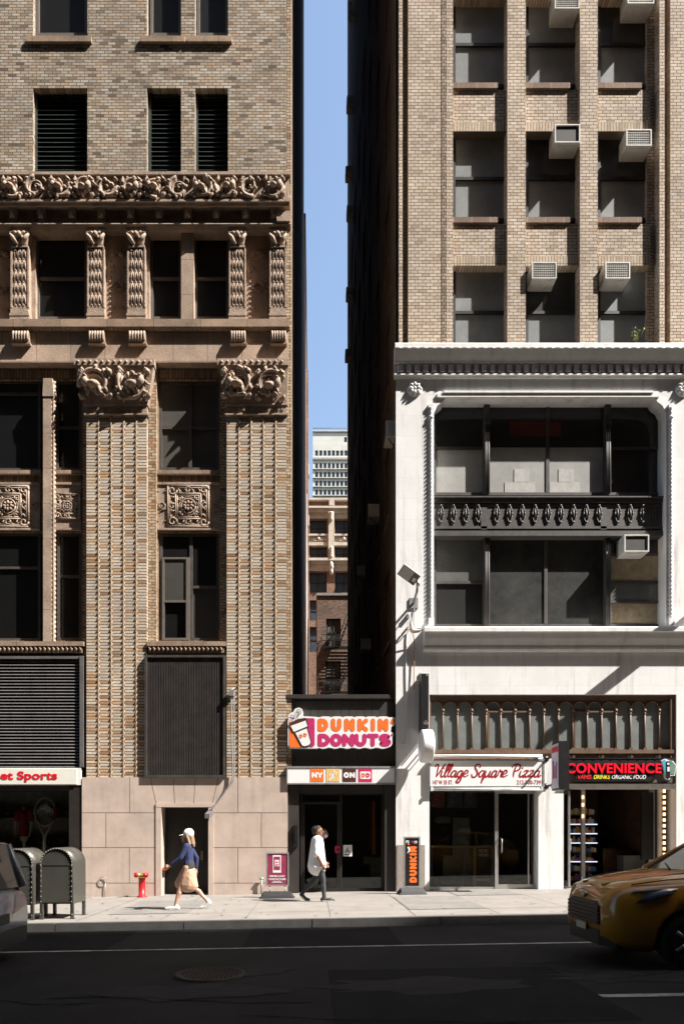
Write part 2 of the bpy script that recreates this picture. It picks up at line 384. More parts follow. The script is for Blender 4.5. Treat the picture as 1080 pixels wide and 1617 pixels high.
# carved foliage: curling stems, leaves and beads standing proud of a stone face
def spiral(cx, cz, r0, turns, start, sgn, n=22):
    return [(cx + r0*(1-0.82*t)*math.cos(start + sgn*2*math.pi*turns*t), cz + r0*(1-0.82*t)*math.sin(start + sgn*2*math.pi*turns*t)) for t in [i/n for i in range(n+1)]]
def carve_scrolls(mb, x0, x1, z0, z1, y, seed=0, cell=None, thick=1.0, beasts=False):
    rnd = random.Random(seed); h = z1 - z0; cell = cell or h * 0.9
    n = max(1, round((x1 - x0) / cell)); c = (x1 - x0) / n
    for i in range(n):
        cx = x0 + c * (i + 0.5); cz = (z0 + z1) / 2 + rnd.uniform(-.04, .04) * h; sgn = 1 if (i + seed) % 2 else -1
        r = min(c, h) * 0.46
        st = rnd.uniform(0, 6.28)
        sp = spiral(cx, cz, r, rnd.uniform(1.0, 1.35), st, sgn)
        tk = r * 0.16 * thick
        sp2 = spiral(cx + sgn*c*.06, cz, r*.78, 1.0, st + 2.2, -sgn)
        for q_, kk in ((sp, 1.0), ([(cx + (p[0]-cx)*.8, cz + (p[1]-cz)*.8) for p in sp], .6), (sp2, .7)):
            m_n = len(q_)
            mb.tube([(p[0], y - tk * (0.5 + .5*kk), p[1]) for p in q_], [tk * kk * (.9 - 0.5 * k / m_n) for k in range(m_n)], 6)
        for k in range(7):                          # long curled leaves along the stem
            q = sp[int(k * len(sp) / 8)]; a = math.atan2(q[1]-cz, q[0]-cx) + (.9 if k % 2 else -.9); l = r * rnd.uniform(.26, .42)
            e = (q[0] + l*math.cos(a), q[1] + l*math.sin(a)); f_ = (e[0] + l*.4*math.cos(a + 1.3*sgn), e[1] + l*.4*math.sin(a + 1.3*sgn))
            if not (x0 < f_[0] < x1 and z0 < f_[1] < z1 and x0 < e[0] < x1 and z0 < e[1] < z1): continue
            mb.tube(smooth_path([(q[0], y - tk*.3, q[1]), ((q[0]+e[0])/2, y - tk*1.3, (q[1]+e[1])/2), (e[0], y - tk*1.0, e[1]), (f_[0], y - tk*.3, f_[1])], 3), [tk*.35, tk*.5, tk*.65, tk*.75, tk*.7, tk*.6, tk*.5, tk*.35, tk*.22, tk*.1], 5)
        if beasts and i % 3 != 2:                   # a curled beast in the scroll: body, neck, head, legs
            tk *= 1.35; bx, bz = cx + rnd.uniform(-.1, .1)*r, cz - r*.1
            mb.ball((bx, y - tk, bz), (r*.42, tk*1.9, r*.24), 8, 6)
            hd = (bx + sgn*r*.55, bz + r*.45)
            mb.tube([(bx + sgn*r*.3, y - tk, bz), (bx + sgn*r*.55, y - tk*1.3, bz + r*.2), (hd[0], y - tk*1.3, hd[1])], [tk*1.3, tk*1.1, tk*.8], 6)
            mb.ball((hd[0] - sgn*r*.06, y - tk*1.4, hd[1]), (r*.15, tk*1.2, r*.1), 6, 5)
            for q in (-.3, .05, .3):
                mb.tube([(bx + q*r, y - tk*.9, bz - r*.1), (bx + q*r + rnd.uniform(-.2, .2)*r, y - tk*.8, bz - r*.55)], [tk*.8, tk*.4], 5)
        else:
            mb.ball((cx, y - tk*.6, cz), (r*.13, tk*1.4, r*.13), 8, 6)
        # corner leaves so no bare ground is left
        for (sx, sz) in ((-1, -1), (1, -1), (-1, 1), (1, 1)):
            qx, qz = cx + sx*c*.4, cz + sz*h*.36
            for k in range(3):
                a = math.atan2(-sz, -sx) + (k - 1)*.7; l = r*.32
                mb.tube([(qx, y - tk*.3, qz), (qx + l*.5*math.cos(a), y - tk, qz + l*.5*math.sin(a)), (qx + l*math.cos(a), y - tk*.2, qz + l*math.sin(a))], [tk*.4, tk*.7, tk*.15], 5)
def rosette(mb, x, y, z, r, petals=8):
    mb.ball((x, y - r*.1, z), (r*.24, r*.3, r*.24), 8, 6)
    for k in range(petals):
        a = 2*math.pi*k/petals
        mb.tube([(x + r*.25*math.cos(a), y - r*.12, z + r*.25*math.sin(a)), (x + r*.62*math.cos(a), y - r*.22, z + r*.62*math.sin(a)), (x + r*math.cos(a), y - .02*r, z + r*math.sin(a))], [r*.12, r*.24, r*.08], 6)
# ================================================================ materials of the place
M_UPBRICK = masonry('worn buff brick', .215, .078, [(0,(.13,.095,.065)),(.1,(.26,.20,.14)),(.28,(.37,.295,.215)),(.48,(.41,.335,.25)),(.6,(.37,.25,.155)),(.7,(.44,.37,.285)),(.88,(.47,.41,.335)),(1,(.33,.29,.24))], (.085,.068,.054), .017, weather=.24, wscale=.5, soot=.38, bump=.8)
def pil_mat(name, u0):
    return masonry(name, .339, .0795, [(0,(.22,.13,.075)),(.06,(.40,.24,.13)),(.13,(.50,.32,.18)),(.2,(.50,.41,.31)),(.42,(.54,.455,.36)),(.6,(.57,.49,.40)),(.76,(.44,.37,.29)),(.86,(.53,.44,.34)),(.95,(.47,.29,.16)),(1,(.30,.23,.17))], (.05,.036,.026), .017, offset=0, u0=u0, weather=.22, wscale=.6, soot=.25, bump=.9)
M_JAMB = masonry('buff jamb brick', .17, .0795, [(0,(.22,.13,.07)),(.2,(.42,.30,.19)),(.5,(.48,.38,.26)),(.8,(.40,.30,.2)),(1,(.36,.2,.11))], (.06,.045,.03), .014, weather=.25)
M_SOLD = masonry('soldier brick', .085, .36, [(0,(.2,.13,.08)),(.5,(.3,.21,.14)),(1,(.36,.28,.2))], (.05,.036,.026), .012, offset=0)
M_TERRA = mat('carved brown terracotta', (.355,.262,.195), .75, var=.35, scale=3.0, bump=.5, bscale=28, stain=.35)
M_TERRA2 = masonry('pinkish stone blocks', .92, .95, [(0,(0.370,0.268,0.198)),(.4,(0.466,0.343,0.255)),(.7,(0.422,0.317,0.238)),(1,(0.352,0.268,0.207))], (.12,.075,.05), .012, offset=.5, v0=Z(572), weather=.3, wscale=.9, soot=.3, bump=.3)
M_SILL = masonry('stone ledge blocks', 1.25, .6, [(0,(.26,.18,.125)),(.5,(.36,.255,.175)),(1,(.31,.22,.16))], (.1,.07,.05), .015, offset=.3, weather=.35, wscale=1.2, soot=.45, bump=.3)
M_ROPE = mat('twisted brick cable', (.37,.265,.175), .8, var=.35, scale=9, bump=.3, bscale=40)
M_RAKE = mat('dark raked joint', (.20,.15,.11), .9)
M_GRAN = mat('rosy granite', (.50,.40,.335), .55, var=.18, scale=1.7, bump=.12, bscale=90, stain=.22)
M_JOINT = mat('granite joint', (.17,.125,.10), .8)
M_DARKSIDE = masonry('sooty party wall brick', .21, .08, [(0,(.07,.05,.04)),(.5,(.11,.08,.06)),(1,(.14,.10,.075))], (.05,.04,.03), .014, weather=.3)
M_BRONZE = mat('dark bronze frame', (.032,.027,.024), .45, metal=.3, var=.2)
M_FRAMEL = mat('grey window frame', (.13,.112,.095), .55, var=.15)
M_LOUV = mat('green black louver', (.05,.062,.056), .4, metal=.2, var=.2, stain=.3)
M_LOUV2 = mat('brown black louver', (.072,.063,.058), .45, metal=.2, var=.3, scale=3, stain=.4)
M_GLASSD = window_glass('dark upper pane', (.006,.006,.006), .5)
M_GLASSM = window_glass('dusty pane with shade', (.075,.07,.062), .5)
M_BLACK = mat('unlit interior', (.012,.011,.010), .9, spec=.05)
M_CLEAR = clear_glass('shop glass')
# ================================================================ window builder
def window(parent, px0, px1, py0, py1, y, frame, panes, mull=(), rails=(), fw=.055, sash=None, name='window', depth=.07, split=True):
    """framed opening measured at depth y; mull/rails are fractions; panes a material or a list per cell (column major, bottom first)"""
    x0, x1, z0, z1 = X(px0, y), X(px1, y), Z(py1, y), Z(py0, y)
    f = MB()
    f.box(x0, x0 + fw, y, y + depth, z0, z1); f.box(x1 - fw, x1, y, y + depth, z0, z1)
    f.box(x0 + fw, x1 - fw, y, y + depth, z1 - fw, z1); f.box(x0 + fw, x1 - fw, y, y + depth, z0, z0 + fw)
    cx = [x0 + fw] + [x0 + (x1-x0)*m for m in mull] + [x1 - fw]
    for m in mull: f.box(x0 + (x1-x0)*m - fw*.55, x0 + (x1-x0)*m + fw*.55, y - .003, y + depth, z0 + fw, z1 - fw)
    rz = [z0 + fw] + [z0 + (z1-z0)*r for r in rails] + [z1 - fw]
    for r in rails:
        zc = z0 + (z1-z0)*r
        f.box(x0 + fw, x1 - fw, y + .006, y + depth - .002, zc - fw*.45, zc + fw*.45)
    w_ = f.build(name, frame, parent)
    k = 0
    for i in range(len(cx) - 1):
        for j in range(len(rz) - 1):
            pm = panes[k % len(panes)] if isinstance(panes, (list, tuple)) else panes; k += 1
            back = .055 if j == 0 and len(rz) > 2 else .025            # the lower sash slides behind the upper one
            g = MB(); g.box(cx[i] - .004, cx[i+1] + .004, y + back, y + back + .012, rz[j] - .004, rz[j+1] + .004)
            go = g.build('pane', pm, w_)
    return w_
def WP(o): return o
# ================================================================ the tan brick building on the left
PL = -262
lb = thing('carved_brick_building', 'tan brick building with carved frieze, twisted brick cables and pilasters', 'building', (X(150), D, G(X(150))))
m = MB()
holes = []
for (a, b) in ((52, 138), (232, 286), (308, 360), (-120, -34)):
    holes.append((X(a), X(b), Z(55), Z(-90))); holes.append((X(a), X(b), Z(276), Z(138)))
    holes.append((X(a), X(b), Z(-170), Z(-315)))
m.wall(X(PL), X(452), Z(276), 62, D, .34, holes)
m.build('upper_wall', M_UPBRICK, lb)
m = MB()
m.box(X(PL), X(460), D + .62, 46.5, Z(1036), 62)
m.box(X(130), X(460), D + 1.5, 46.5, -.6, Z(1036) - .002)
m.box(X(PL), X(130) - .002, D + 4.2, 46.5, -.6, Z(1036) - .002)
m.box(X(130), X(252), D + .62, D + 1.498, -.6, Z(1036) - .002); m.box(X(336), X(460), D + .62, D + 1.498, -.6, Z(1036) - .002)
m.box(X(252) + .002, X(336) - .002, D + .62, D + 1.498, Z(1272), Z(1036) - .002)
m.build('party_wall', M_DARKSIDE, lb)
m = MB(); m.box(X(452) + .002, X(460), D + .03, D + .618, Z(1228), 62); m.build('corner_quoin', M_JAMB, lb)
# top rows of windows
for (a, b) in ((57, 138), (237, 286), (311, 360), (-115, -34)):
    y = D + .16
    window(lb, a, b, -90, 55, y, M_FRAMEL, M_GLASSD, rails=(.5,), fw=.075)
    m = MB(); m.bp(a - 15, b + 6, 55, 64, D - .07, D + .155); m.build('sill', M_SILL, lb)
    y = D + .14
    f = MB(); x0, x1, z0, z1 = X(a - 4, y), X(b + 3, y), Z(276, y), Z(138, y)
    f.box(x0, x0 + .1, y, y + .1, z0, z1); f.box(x1 - .05, x1, y, y + .1, z0, z1)
    n = 19
    for k in range(n):
        z = z0 + (z1 - z0) * (k + .1) / n; h = (z1 - z0) / n
        f.hexa([(x0+.1, y+.0, z), (x1-.05, y+.0, z), (x1-.05, y+.014, z+.012), (x0+.1, y+.014, z+.012),
                (x0+.1, y+.085, z+h*.95), (x1-.05, y+.085, z+h*.95), (x1-.05, y+.1, z+h*.95+.012), (x0+.1, y+.1, z+h*.95+.012)])
    f.box(x0, x1, y + .13, y + .15, z0, z1)
    f.build('louver_window', M_LOUV, lb)
# frieze with beasts and scrolls
m = MB()
m.box(X(PL), X(457), D - .17, D + .3, Z(320, D - .17), Z(275, D - .17)); m.box(X(PL), X(459), D - .25, D + .02, Z(279, D - .17), Z(274.5, D - .17)); m.box(X(PL), X(458), D - .24, D + .02, Z(321, D - .17), Z(317.5, D - .17))
carve_scrolls(m, X(-255), X(452), Z(317.5, D - .17), Z(279, D - .17), D - .17, seed=7, cell=.62, thick=1.3, beasts=True)
for px in (-160, -65, 19, 159, 205, 294, 386, 428):
    m.box(X(px) - .03, X(px) + .03, D - .24, D - .17, Z(316, D - .17), Z(281, D - .17))
m.build('frieze', M_TERRA, lb)
m = MB()
m.prism([(D - .20, Z(321, D - .17)), (D - .18, Z(325, D - .17)), (D - .0, Z(331)), (D + .08, Z(339)), (D + .10, Z(351)), (D + .3, Z(351)), (D + .3, Z(321, D - .17))], X(PL), X(456), 'x')
m.prism([(D - .09, Z(350.5, D-.1)), (D - .10, Z(353, D-.1)), (D - .07, Z(356, D-.1)), (D - .03, Z(358.5)), (D + .02, Z(362)), (D + .34, Z(362)), (D + .34, Z(350.5, D-.1))], X(PL), X(459), 'x')
m.build('cornice', M_TERRA, lb)
for i, px in enumerate((-207, -162, -117, -72, -27, 22, 67, 115, 161, 207, 252, 297, 342, 388, 433)):
    m = MB(); x = X(px)
    m.prism([(D - .12, Z(322, D - .08)), (D - .12, Z(328, D - .08)), (D - .05, Z(343, D - .08)), (D + .01, Z(349.5, D - .08)), (D + .11, Z(349.5, D - .08)), (D + .11, Z(322, D - .08))], x - .10, x + .10, 'x')
    m.ball((x, D - .09, Z(339, D - .08)), (.055, .05, .08)); m.tube([(x - .05, D - .11, Z(345, D - .08)), (x, D - .13, Z(336, D - .08)), (x + .05, D - .11, Z(345, D - .08))], [.02, .035, .02], 5)
    m.build('corbel', M_TERRA, lb)
m = MB(); m.bp(437, 458, 332, 348, D - .14, D + .02); m.build('corner_block', M_TERRA, lb)
# arcade of the fifth storey: columns, carved niches, windows between
arc = D + .20
cols = ((-250,-221),(-186,-157),(-48+0,-19+0),(16,47),(137,166),(200,231),(361,389),(425,453))
holes = [(X(a, arc), X(b, arc), Z(504, arc), Z(362, arc)) for a, b in ((56,137),(236,286),(306,361),(-152,-52))]
m = MB(); m.wall(X(PL), X(456), Z(504), Z(360), arc, .24, holes)
for a, b in ((168,199),(391,423),(-18,15)):
    zc0, zc1 = Z(492), Z(384); cx = (X(a)+X(b))/2; rx = (X(b)-X(a))*.36
    for k in range(9):                                           # fanned shell at the niche head
        t = math.pi * (k + .5) / 9
        m.tube([(cx + .05*math.cos(t), arc - .01, zc1 - rx + .05*math.sin(t)), (cx + rx*math.cos(t), arc - .03, zc1 - rx + rx*math.sin(t))], [.012, .035], 5)
    carve_scrolls(m, cx - rx, cx + rx, zc0, zc1 - rx*1.3, arc, seed=a, cell=.35, thick=.8)
    for k in range(12): m.ball((cx - rx*1.15, arc - .01, zc0 + (zc1-zc0-rx)*k/12), .03, 6, 4); m.ball((cx + rx*1.15, arc - .01, zc0 + (zc1-zc0-rx)*k/12), .03, 6, 4)
m.build('arcade_wall', M_TERRA, lb)
for (a, b) in cols:
    m = MB(); x0, x1 = X(a), X(b); cx = (x0+x1)/2; hw = (x1-x0)/2
    m.box(cx - hw*.86, cx + hw*.86, D + .0, arc + .01, Z(486), Z(389))
    for k, s in ((0,-1),(0,1)): m.box(cx + s*hw*.86 - .02, cx + s*hw*.86 + .02, D - .015, D + .05, Z(485), Z(392))
    for tz in range(5):                                          # feathered carving on the shaft
        for q in (-.4, 0, .4):
            zb = Z(483) + (Z(392)-Z(483))*tz/5
            for e in (-1, 1): m.tube([(cx + q*hw + e*.05, D + .004, zb + .02), (cx + q*hw + e*.03, D - .010, zb + .2), (cx + q*hw, D - .002, zb + .33)], [.016, .02, .010], 4)
            m.ball((cx + q*hw, D - .0, zb + .02), (.018, .022, .03), 6, 4)
    m.build('column', M_TERRA, lb)
    c = MB()
    c.box(cx - hw, cx + hw, D - .05, arc, Z(366, D - .04), Z(358.5, D - .04))
    c.prism([(cx - hw*.98, Z(366.1, D - .04)), (cx + hw*.98, Z(366.1, D - .04)), (cx + hw*.7, Z(384, D - .04)), (cx - hw*.7, Z(384, D - .04))], D - .03, arc, 'y')
    c.box(cx - hw*.85, cx + hw*.85, D - .035, arc, Z(389, D - .04), Z(386, D - .04))
    for s in (-1, 1):
        c.tube([(p[0], D - .045, p[1]) for p in spiral(cx + s*hw*.55, Z(373, D - .04), hw*.42, .9, 1.5, s, 14)], [.045 - .002*k for k in range(15)], 6)
        c.tube([(cx + s*hw*.2, D - .03, Z(385, D - .04)), (cx + s*hw*.6, D - .08, Z(377, D - .04)), (cx + s*hw*.95, D - .05, Z(369, D - .04))], [.03, .06, .03], 5)
    c.ball((cx, D - .07, Z(370, D - .04)), (.07, .06, .075)); c.build('capital', M_TERRA, lb)
    c = MB()
    c.box(cx - hw*.92, cx + hw*.92, D - .03, arc, Z(493, D - .04), Z(486, D - .04)); c.box(cx - hw*1.0, cx + hw*1.0, D - .05, arc, Z(498, D - .04), Z(494.5, D - .04)); c.box(cx - hw*.93, cx + hw*.93, D - .035, arc, Z(494.5, D - .04), Z(493, D - .04)); c.box(cx - hw*.97, cx + hw*.97, D - .04, arc, Z(503, D - .04), Z(498, D - .04))
    c.build('column_base', M_TERRA, lb)
m = MB(); m.bp(286, 306, 362, 503, D + .10, arc + .2); m.build('stone_mullion', M_TERRA2, lb)
for (a, b, rl) in ((57,138,(.46,)),(237,287,(.46,)),(307,362,(.46,)),(-153,-51,(.46,))):
    window(lb, a, b, 362, 504, D + .34, M_FRAMEL, M_GLASSD, rails=rl, fw=.08)
# ledge, consoles and stone band under the arcade
m = MB()
m.box(X(PL), X(457.5), D - .13, D + .44, Z(515, D-.13), Z(503, D-.13)); m.prism([(D - .11, Z(515.1, D-.13)), (D - .04, Z(522)), (D + .1, Z(524)), (D + .1, Z(515.1, D-.13))], X(PL), X(456), 'x')
m.build('ledge', M_SILL, lb)
m = MB()
m.box(X(PL), X(455), D - .0, D + .4, Z(571), Z(524)); m.box(X(PL), X(456), D - .03, D + .1, Z(573), Z(569.5))
m.build('stone_band', M_TERRA2, lb)
m = MB(); rnd = random.Random(3)
for k in range(130):
    x = X(-250) + (X(452) - X(-250)) * k / 130
    m.tube([(x, D - .06, Z(517)), (x + .04, D - .085, Z(519.5)), (x + rnd.uniform(-.02, .05), D - .05, Z(523))], [.02, .035, .015], 5)
m.build('leaf_moulding', M_TERRA, lb)
for (a, b) in cols:
    m = MB(); x0, x1 = X(a + 3, D - .1), X(b - 1, D - .1)
    m.box(x0, x1, D - .09, D + .02, Z(540, D-.1), Z(522, D-.1))
    n = 6
    for k in range(n):
        xx = x0 + (x1-x0)*(k+.5)/n
        m.tube([(xx, D - .10, Z(523, D-.1)), (xx, D - .135, Z(528, D-.1)), (xx, D - .13, Z(536, D-.1)), (xx, D - .10, Z(539, D-.1))], [.028, .032, .032, .02], 6)
    m.box(x0 - .02, x1 + .02, D - .11, D + .02, Z(542.5, D-.1), Z(539.5, D-.1))
    m.build('console', M_TERRA, lb)
# the tall bays
bay = D + .25
m = MB(); holes = [(X(250,bay), X(346,bay), Z(743,bay), Z(600,bay)), (X(250,bay), X(346,bay), Z(1012,bay), Z(841,bay)),
                   (X(-135,bay), X(128,bay), Z(743,bay), Z(600,bay)), (X(-135,bay), X(128,bay), Z(1012,bay), Z(841,bay))]
m.wall(X(PL), X(452), Z(1036), Z(573), bay, .3, holes); m.build('bay_wall', M_SOLD, lb)
def pilaster(parent, pa, pb, ropes, mname, ca, cb, fl):
    x0, x1 = X(pa), X(pb)
    m = MB(); m.box(x0, x1, D, bay + .02, Z(1228), Z(655)); o = m.build('pilaster', pil_mat(mname, X(ropes[0]) - .339), parent)
    g_ = MB()
    for px in ropes: g_.box(X(px) - .042, X(px) + .042, D - .002, D + .02, Z(1228), Z(655))
    g_.build('raked_joint', M_RAKE, parent)
    r = MB()
    for px in ropes:
        r.rope(X(px), D + .014, Z(1227.5), Z(655.5), .034, .15, n=10, per=10, square=.40)
    r.build('brick_cable', M_ROPE, parent)
    c = MB()
    cx = (X(ca) + X(cb))/2
    c.box(x0 - .01, x1 + .01, D - .03, bay, Z(655), Z(641))
    rr = random.Random(pa)
    for k in range(int((x1-x0)/.13)):
        xx = x0 + .07 + k*.13; rosette(c, xx, D - .03, Z(648), .055, 5)
    c.box(x0 - .04, x1 + .04, D - .06, bay, Z(641), Z(638.5)); c.box(x0 - .04, x1 + .04, D - .06, bay, Z(656.5), Z(654.6))
    xa, xb = X(ca), X(cb)
    c.hexa([(x0 - .02, D - .05, Z(637, D - .14)), (x1 + .02, D - .05, Z(637, D - .14)), (x1 + .02, bay, Z(637, D - .14)), (x0 - .02, bay, Z(637, D - .14)),
            (xa, D - .16, Z(578, D - .14)), (xb, D - .16, Z(578, D - .14)), (xb, bay, Z(578, D - .14)), (xa, bay, Z(578, D - .14))])
    c.box(xa - .02, xb + .02, D - .20, bay, Z(578, D - .14), Z(568, D - .14))
    for k in range(int((xb-xa)/.16)):
        c.ball((xa + .09 + k*.16, D - .2, Z(573, D - .14)), (.045, .035, .045), 7, 5)
    # tangle of scrolls and beasts on the leaning face
    t = MB(); carve_scrolls(t, xa + .03, xb - .03, Z(636, D - .14), Z(579, D - .14), 0, seed=int(pa), cell=.95, thick=1.0, beasts=True); 
    for s_ in range(1): carve_scrolls(t, xa + .25, xb - .25, Z(633, D - .14), Z(582, D - .14), -.01, seed=int(pa) + 5, cell=.62, thick=.75, beasts=False)
    za, zb = Z(637, D - .14), Z(578, D - .14); lean = .11
    c.v, n0 = c.v, len(c.v)
    vs = [(v[0] if v[2] > za + .1 else v[0], v[1] + (D - .05) - lean * (v[2] - za) / (zb - za), v[2]) for v in t.v]
    c._add(vs, [f for f in t.f], True)
    c.build('pilaster_capital', M_TERRA, parent)
    if fl:   # stepped jambs either side
        j = MB(); j.box(X(pb) + .003, X(pb + 13.5), D + .11, bay + .01, Z(1036), Z(573)); j.build('jamb', M_JAMB, parent)
        j = MB(); j.box(X(pa - 8), X(pa) - .003, D + .11, bay + .01, Z(1036), Z(573)); j.build('jamb', M_JAMB, parent)
pilaster(lb, 136, 232, (155.5, 175.5, 195, 215), 'stack bonded buff brick one', 122, 245, True)
pilaster(lb, 358, 452, (377, 396.3, 415.7, 435), 'stack bonded buff brick two', 346, 455, False)
pilaster(lb, -240, -144, (-220.5, -200.5, -181, -161), 'stack bonded buff brick three', -254, -131, True)
m = MB(); m.box(X(346.5), X(358) - .003, D + .11, bay + .01, Z(1036), Z(573)); m.build('jamb', M_JAMB, lb)
def spandrel(px0, px1):
    m = MB(); x0, x1 = X(px0, bay), X(px1, bay); y = bay - .045
    m.box(x0, x1, y, bay + .02, Z(831), Z(757)); m.box(x0, x1, y - .03, bay, Z(759.5), Z(756)); m.box(x0, x1, y - .03, bay, Z(832), Z(829))
    cx, cz = (x0+x1)/2, Z(794); n = max(1, round((x1-x0)/1.5)); c = (x1-x0)/n
    for k in range(n):
        cx = x0 + c*(k+.5); s = min(c, 1.2)*.46
        for q, r in ((1.0,.026),(.91,.02),(.62,.024),(.53,.018)):                      # interlaced square bands
            p = [(cx - s*q, y - .012, cz - s*q), (cx + s*q, y - .012, cz - s*q), (cx + s*q, y - .012, cz + s*q), (cx - s*q, y - .012, cz + s*q), (cx - s*q, y - .012, cz - s*q)]
            for a, b in zip(p[:-1], p[1:]): m.tube([a, b], r, 6)
        for dx in (-1, 1):
            for dz in (-1, 1): m.tube([(p[0], y - .015, p[1]) for p in spiral(cx + dx*s*.78, cz + dz*s*.78, s*.24, 1.1, 0, dx*dz, 14)], .028, 5)
        for (ax, az) in ((1,0),(-1,0),(0,1),(0,-1)):
            m.tube([(p[0], y - .015, p[1]) for p in spiral(cx + ax*s*.8, cz + az*s*.8, s*.17, 1, 1, 1, 12)], .022, 5)
        for q in range(4):                                       # knots and leaf lines between the bands
            for w_ in (-.5, -.17, .17, .5):
                ax, az = ((1,0),(0,1),(-1,0),(0,-1))[q]
                m.tube([(cx + s*(ax*.64 + az*w_), y - .008, cz + s*(az*.64 + ax*w_)), (cx + s*(ax*.76 + az*(w_+.09)), y - .022, cz + s*(az*.76 + ax*(w_+.09))), (cx + s*(ax*.9 + az*(w_-.06)), y - .006, cz + s*(az*.9 + ax*(w_-.06)))], [.014,.026,.012], 5)
            an = math.pi/4 + q*math.pi/2
            for dl in (-.35, 0, .35): m.tube([(cx + s*.4*math.cos(an), y - .006, cz + s*.4*math.sin(an)), (cx + s*.52*math.cos(an+dl*.5), y - .02, cz + s*.52*math.sin(an+dl*.5)), (cx + s*.64*math.cos(an+dl*.6), y - .006, cz + s*.64*math.sin(an+dl*.6))], [.012,.028,.01], 5)
        m.tube([(cx + s*.46*math.cos(t*math.pi/8), y - .014, cz + s*.46*math.sin(t*math.pi/8)) for t in range(17)], .016, 5)
        m.tube([(cx + s*.36*math.cos(t*math.pi/8), y - .02, cz + s*.36*math.sin(t*math.pi/8)) for t in range(17)], .024, 6)
        rosette(m, cx, y - .01, cz, s*.3, 8)
        if c > 1.25:
            for sx in (-1, 1): carve_scrolls(m, min(cx + sx*s*1.08, cx + sx*c*.5), max(cx + sx*s*1.08, cx + sx*c*.5), Z(828), Z(760), y, seed=5 + k, cell=.3, thick=.8)
    m.build('spandrel_panel', M_TERRA, lb)
spandrel(248, 348); spandrel(-134, 64); spandrel(87, 129)
for (a, b) in ((247, 330 + 18), (-134, 64), (87, 129)):
    m = MB(); m.bp(a, b, 742, 748.5, bay - .07, bay + .05); m.build('sill', M_SILL, lb)
gl = bay + .05
M_SASHB = mat('weathered bronze sash', (.075,.066,.058), .5, var=.25)
M_LITPANE = window_glass('sunlit grey shade pane', (.105,.098,.085), .5)  # sunlight painted in: paler body for the left panes the sun reaches
window(lb, 251, 346, 601, 743, gl, M_SASHB, [M_LITPANE, M_LITPANE, M_GLASSM, M_GLASSM], mull=(.52,), rails=(.48,), fw=.085)
w1 = window(lb, 252, 346, 842, 1012, gl, M_SASHB, [M_GLASSD, M_GLASSD, M_GLASSM, M_GLASSD], mull=(.53,), rails=(.5,), fw=.08)
s_ = MB(); y = gl - .045                                                   # the lit casement in the lower left light
x0, x1, z0, z1 = X(256, y), X(299, y), Z(1011, y), Z(880, y)
s_.box(x0, x0+.06, y, y+.05, z0, z1); s_.box(x1-.09, x1, y, y+.05, z0, z1); s_.box(x0+.06, x1-.09, y, y+.05, z1-.05, z1); s_.box(x0+.06, x1-.09, y, y+.05, z0, z0+.06); zc = z0 + (z1-z0)*.47
s_.box(x0+.06, x1-.09, y+.004, y+.05, zc-.03, zc+.03); s_.build('casement', M_FRAMEL, w1)
g = MB(); g.box(x0+.06, x1-.09, y+.03, y+.036, zc+.03, z1-.05); g.build('pane', M_GLASSM, w1)
window(lb, 88, 129, 601, 743, gl, M_SASHB, M_GLASSD, rails=(.48,), fw=.08)
window(lb, -88, 64, 601, 743, gl, M_SASHB, M_GLASSD, rails=(.86,), fw=.07)
window(lb, 90, 129, 842, 1012, gl, M_SASHB, M_GLASSD, rails=(.6,), fw=.08)
window(lb, -88, 64, 842, 1012, gl, M_SASHB, [M_GLASSD, M_GLASSD], rails=(.68,), fw=.07)
for px in (76, -100):
    m = MB(); m.bp(px - 8, px + 5, 597, 1013, D + .02, gl + .06); 
    m.rope(X(px + 7), D + .08, Z(1012), Z(599), .05, .13, per=8)
    m.hexa([(X(px-9), D-.0, Z(625)), (X(px+9), D-.0, Z(625)), (X(px+9), gl, Z(625)), (X(px-9), gl, Z(625)), (X(px-7), D-.03, Z(598)), (X(px+7), D-.03, Z(598)), (X(px+7), gl, Z(598)), (X(px-7), gl, Z(598))])
    m.build('stone_mullion', M_TERRA2, lb)
for (a, b) in ((232, 356), (-145, 132)):
    m = MB(); m.bp(a, b, 1013, 1020, D - .05, gl + .08); m.bp(a + 2, b - 2, 1020.1, 1031, D + .02, gl + .08)
    n = int((X(b) - X(a))/.12)
    for k in range(n):
        xx = X(a+3) + .12*k; m.tube([(xx, D - .0, Z(1021.5)), (xx+.03, D - .03, Z(1025)), (xx+.02, D + .01, Z(1030))], [.025, .04, .02], 5)
    m.build('ledge', M_SILL, lb)
# dark louver panels of the ground storey
m = MB(); y = D - .07
x0, x1, z0, z1 = X(229, y), X(356, y), Z(1228, y), Z(1035, y)
m.box(x0, x0+.06, y-.03, D+.2, z0, z1); m.box(x1-.06, x1, y-.03, D+.2, z0, z1); m.box(x0+.06, x1-.06, y-.03, D+.2, z1-.06, z1); m.box(x0+.06, x1-.06, y-.03, D+.2, z0, z0+.06)
m.box(x0+.06, x1-.06, y+.05, y+.07, z0+.06, z1-.06)
n = 46
for k in range(n):
    xx = x0 + .06 + (x1-x0-.12)*(k+.5)/n; m.box(xx-.009, xx+.009, y + .01, y+.05, z0+.06, z1-.06)
m.build('louver_panel', M_LOUV2, lb)
m = MB(); y = D + .05
x0, x1, z0, z1 = X(-140, y), X(133, y), Z(1212, y), Z(1037, y)
m.box(x1-.1, x1, D-.02, D+.3, z0, z1); m.box(x0, x1-.1, D+.0, D+.3, z1-.07, z1)
n = 34
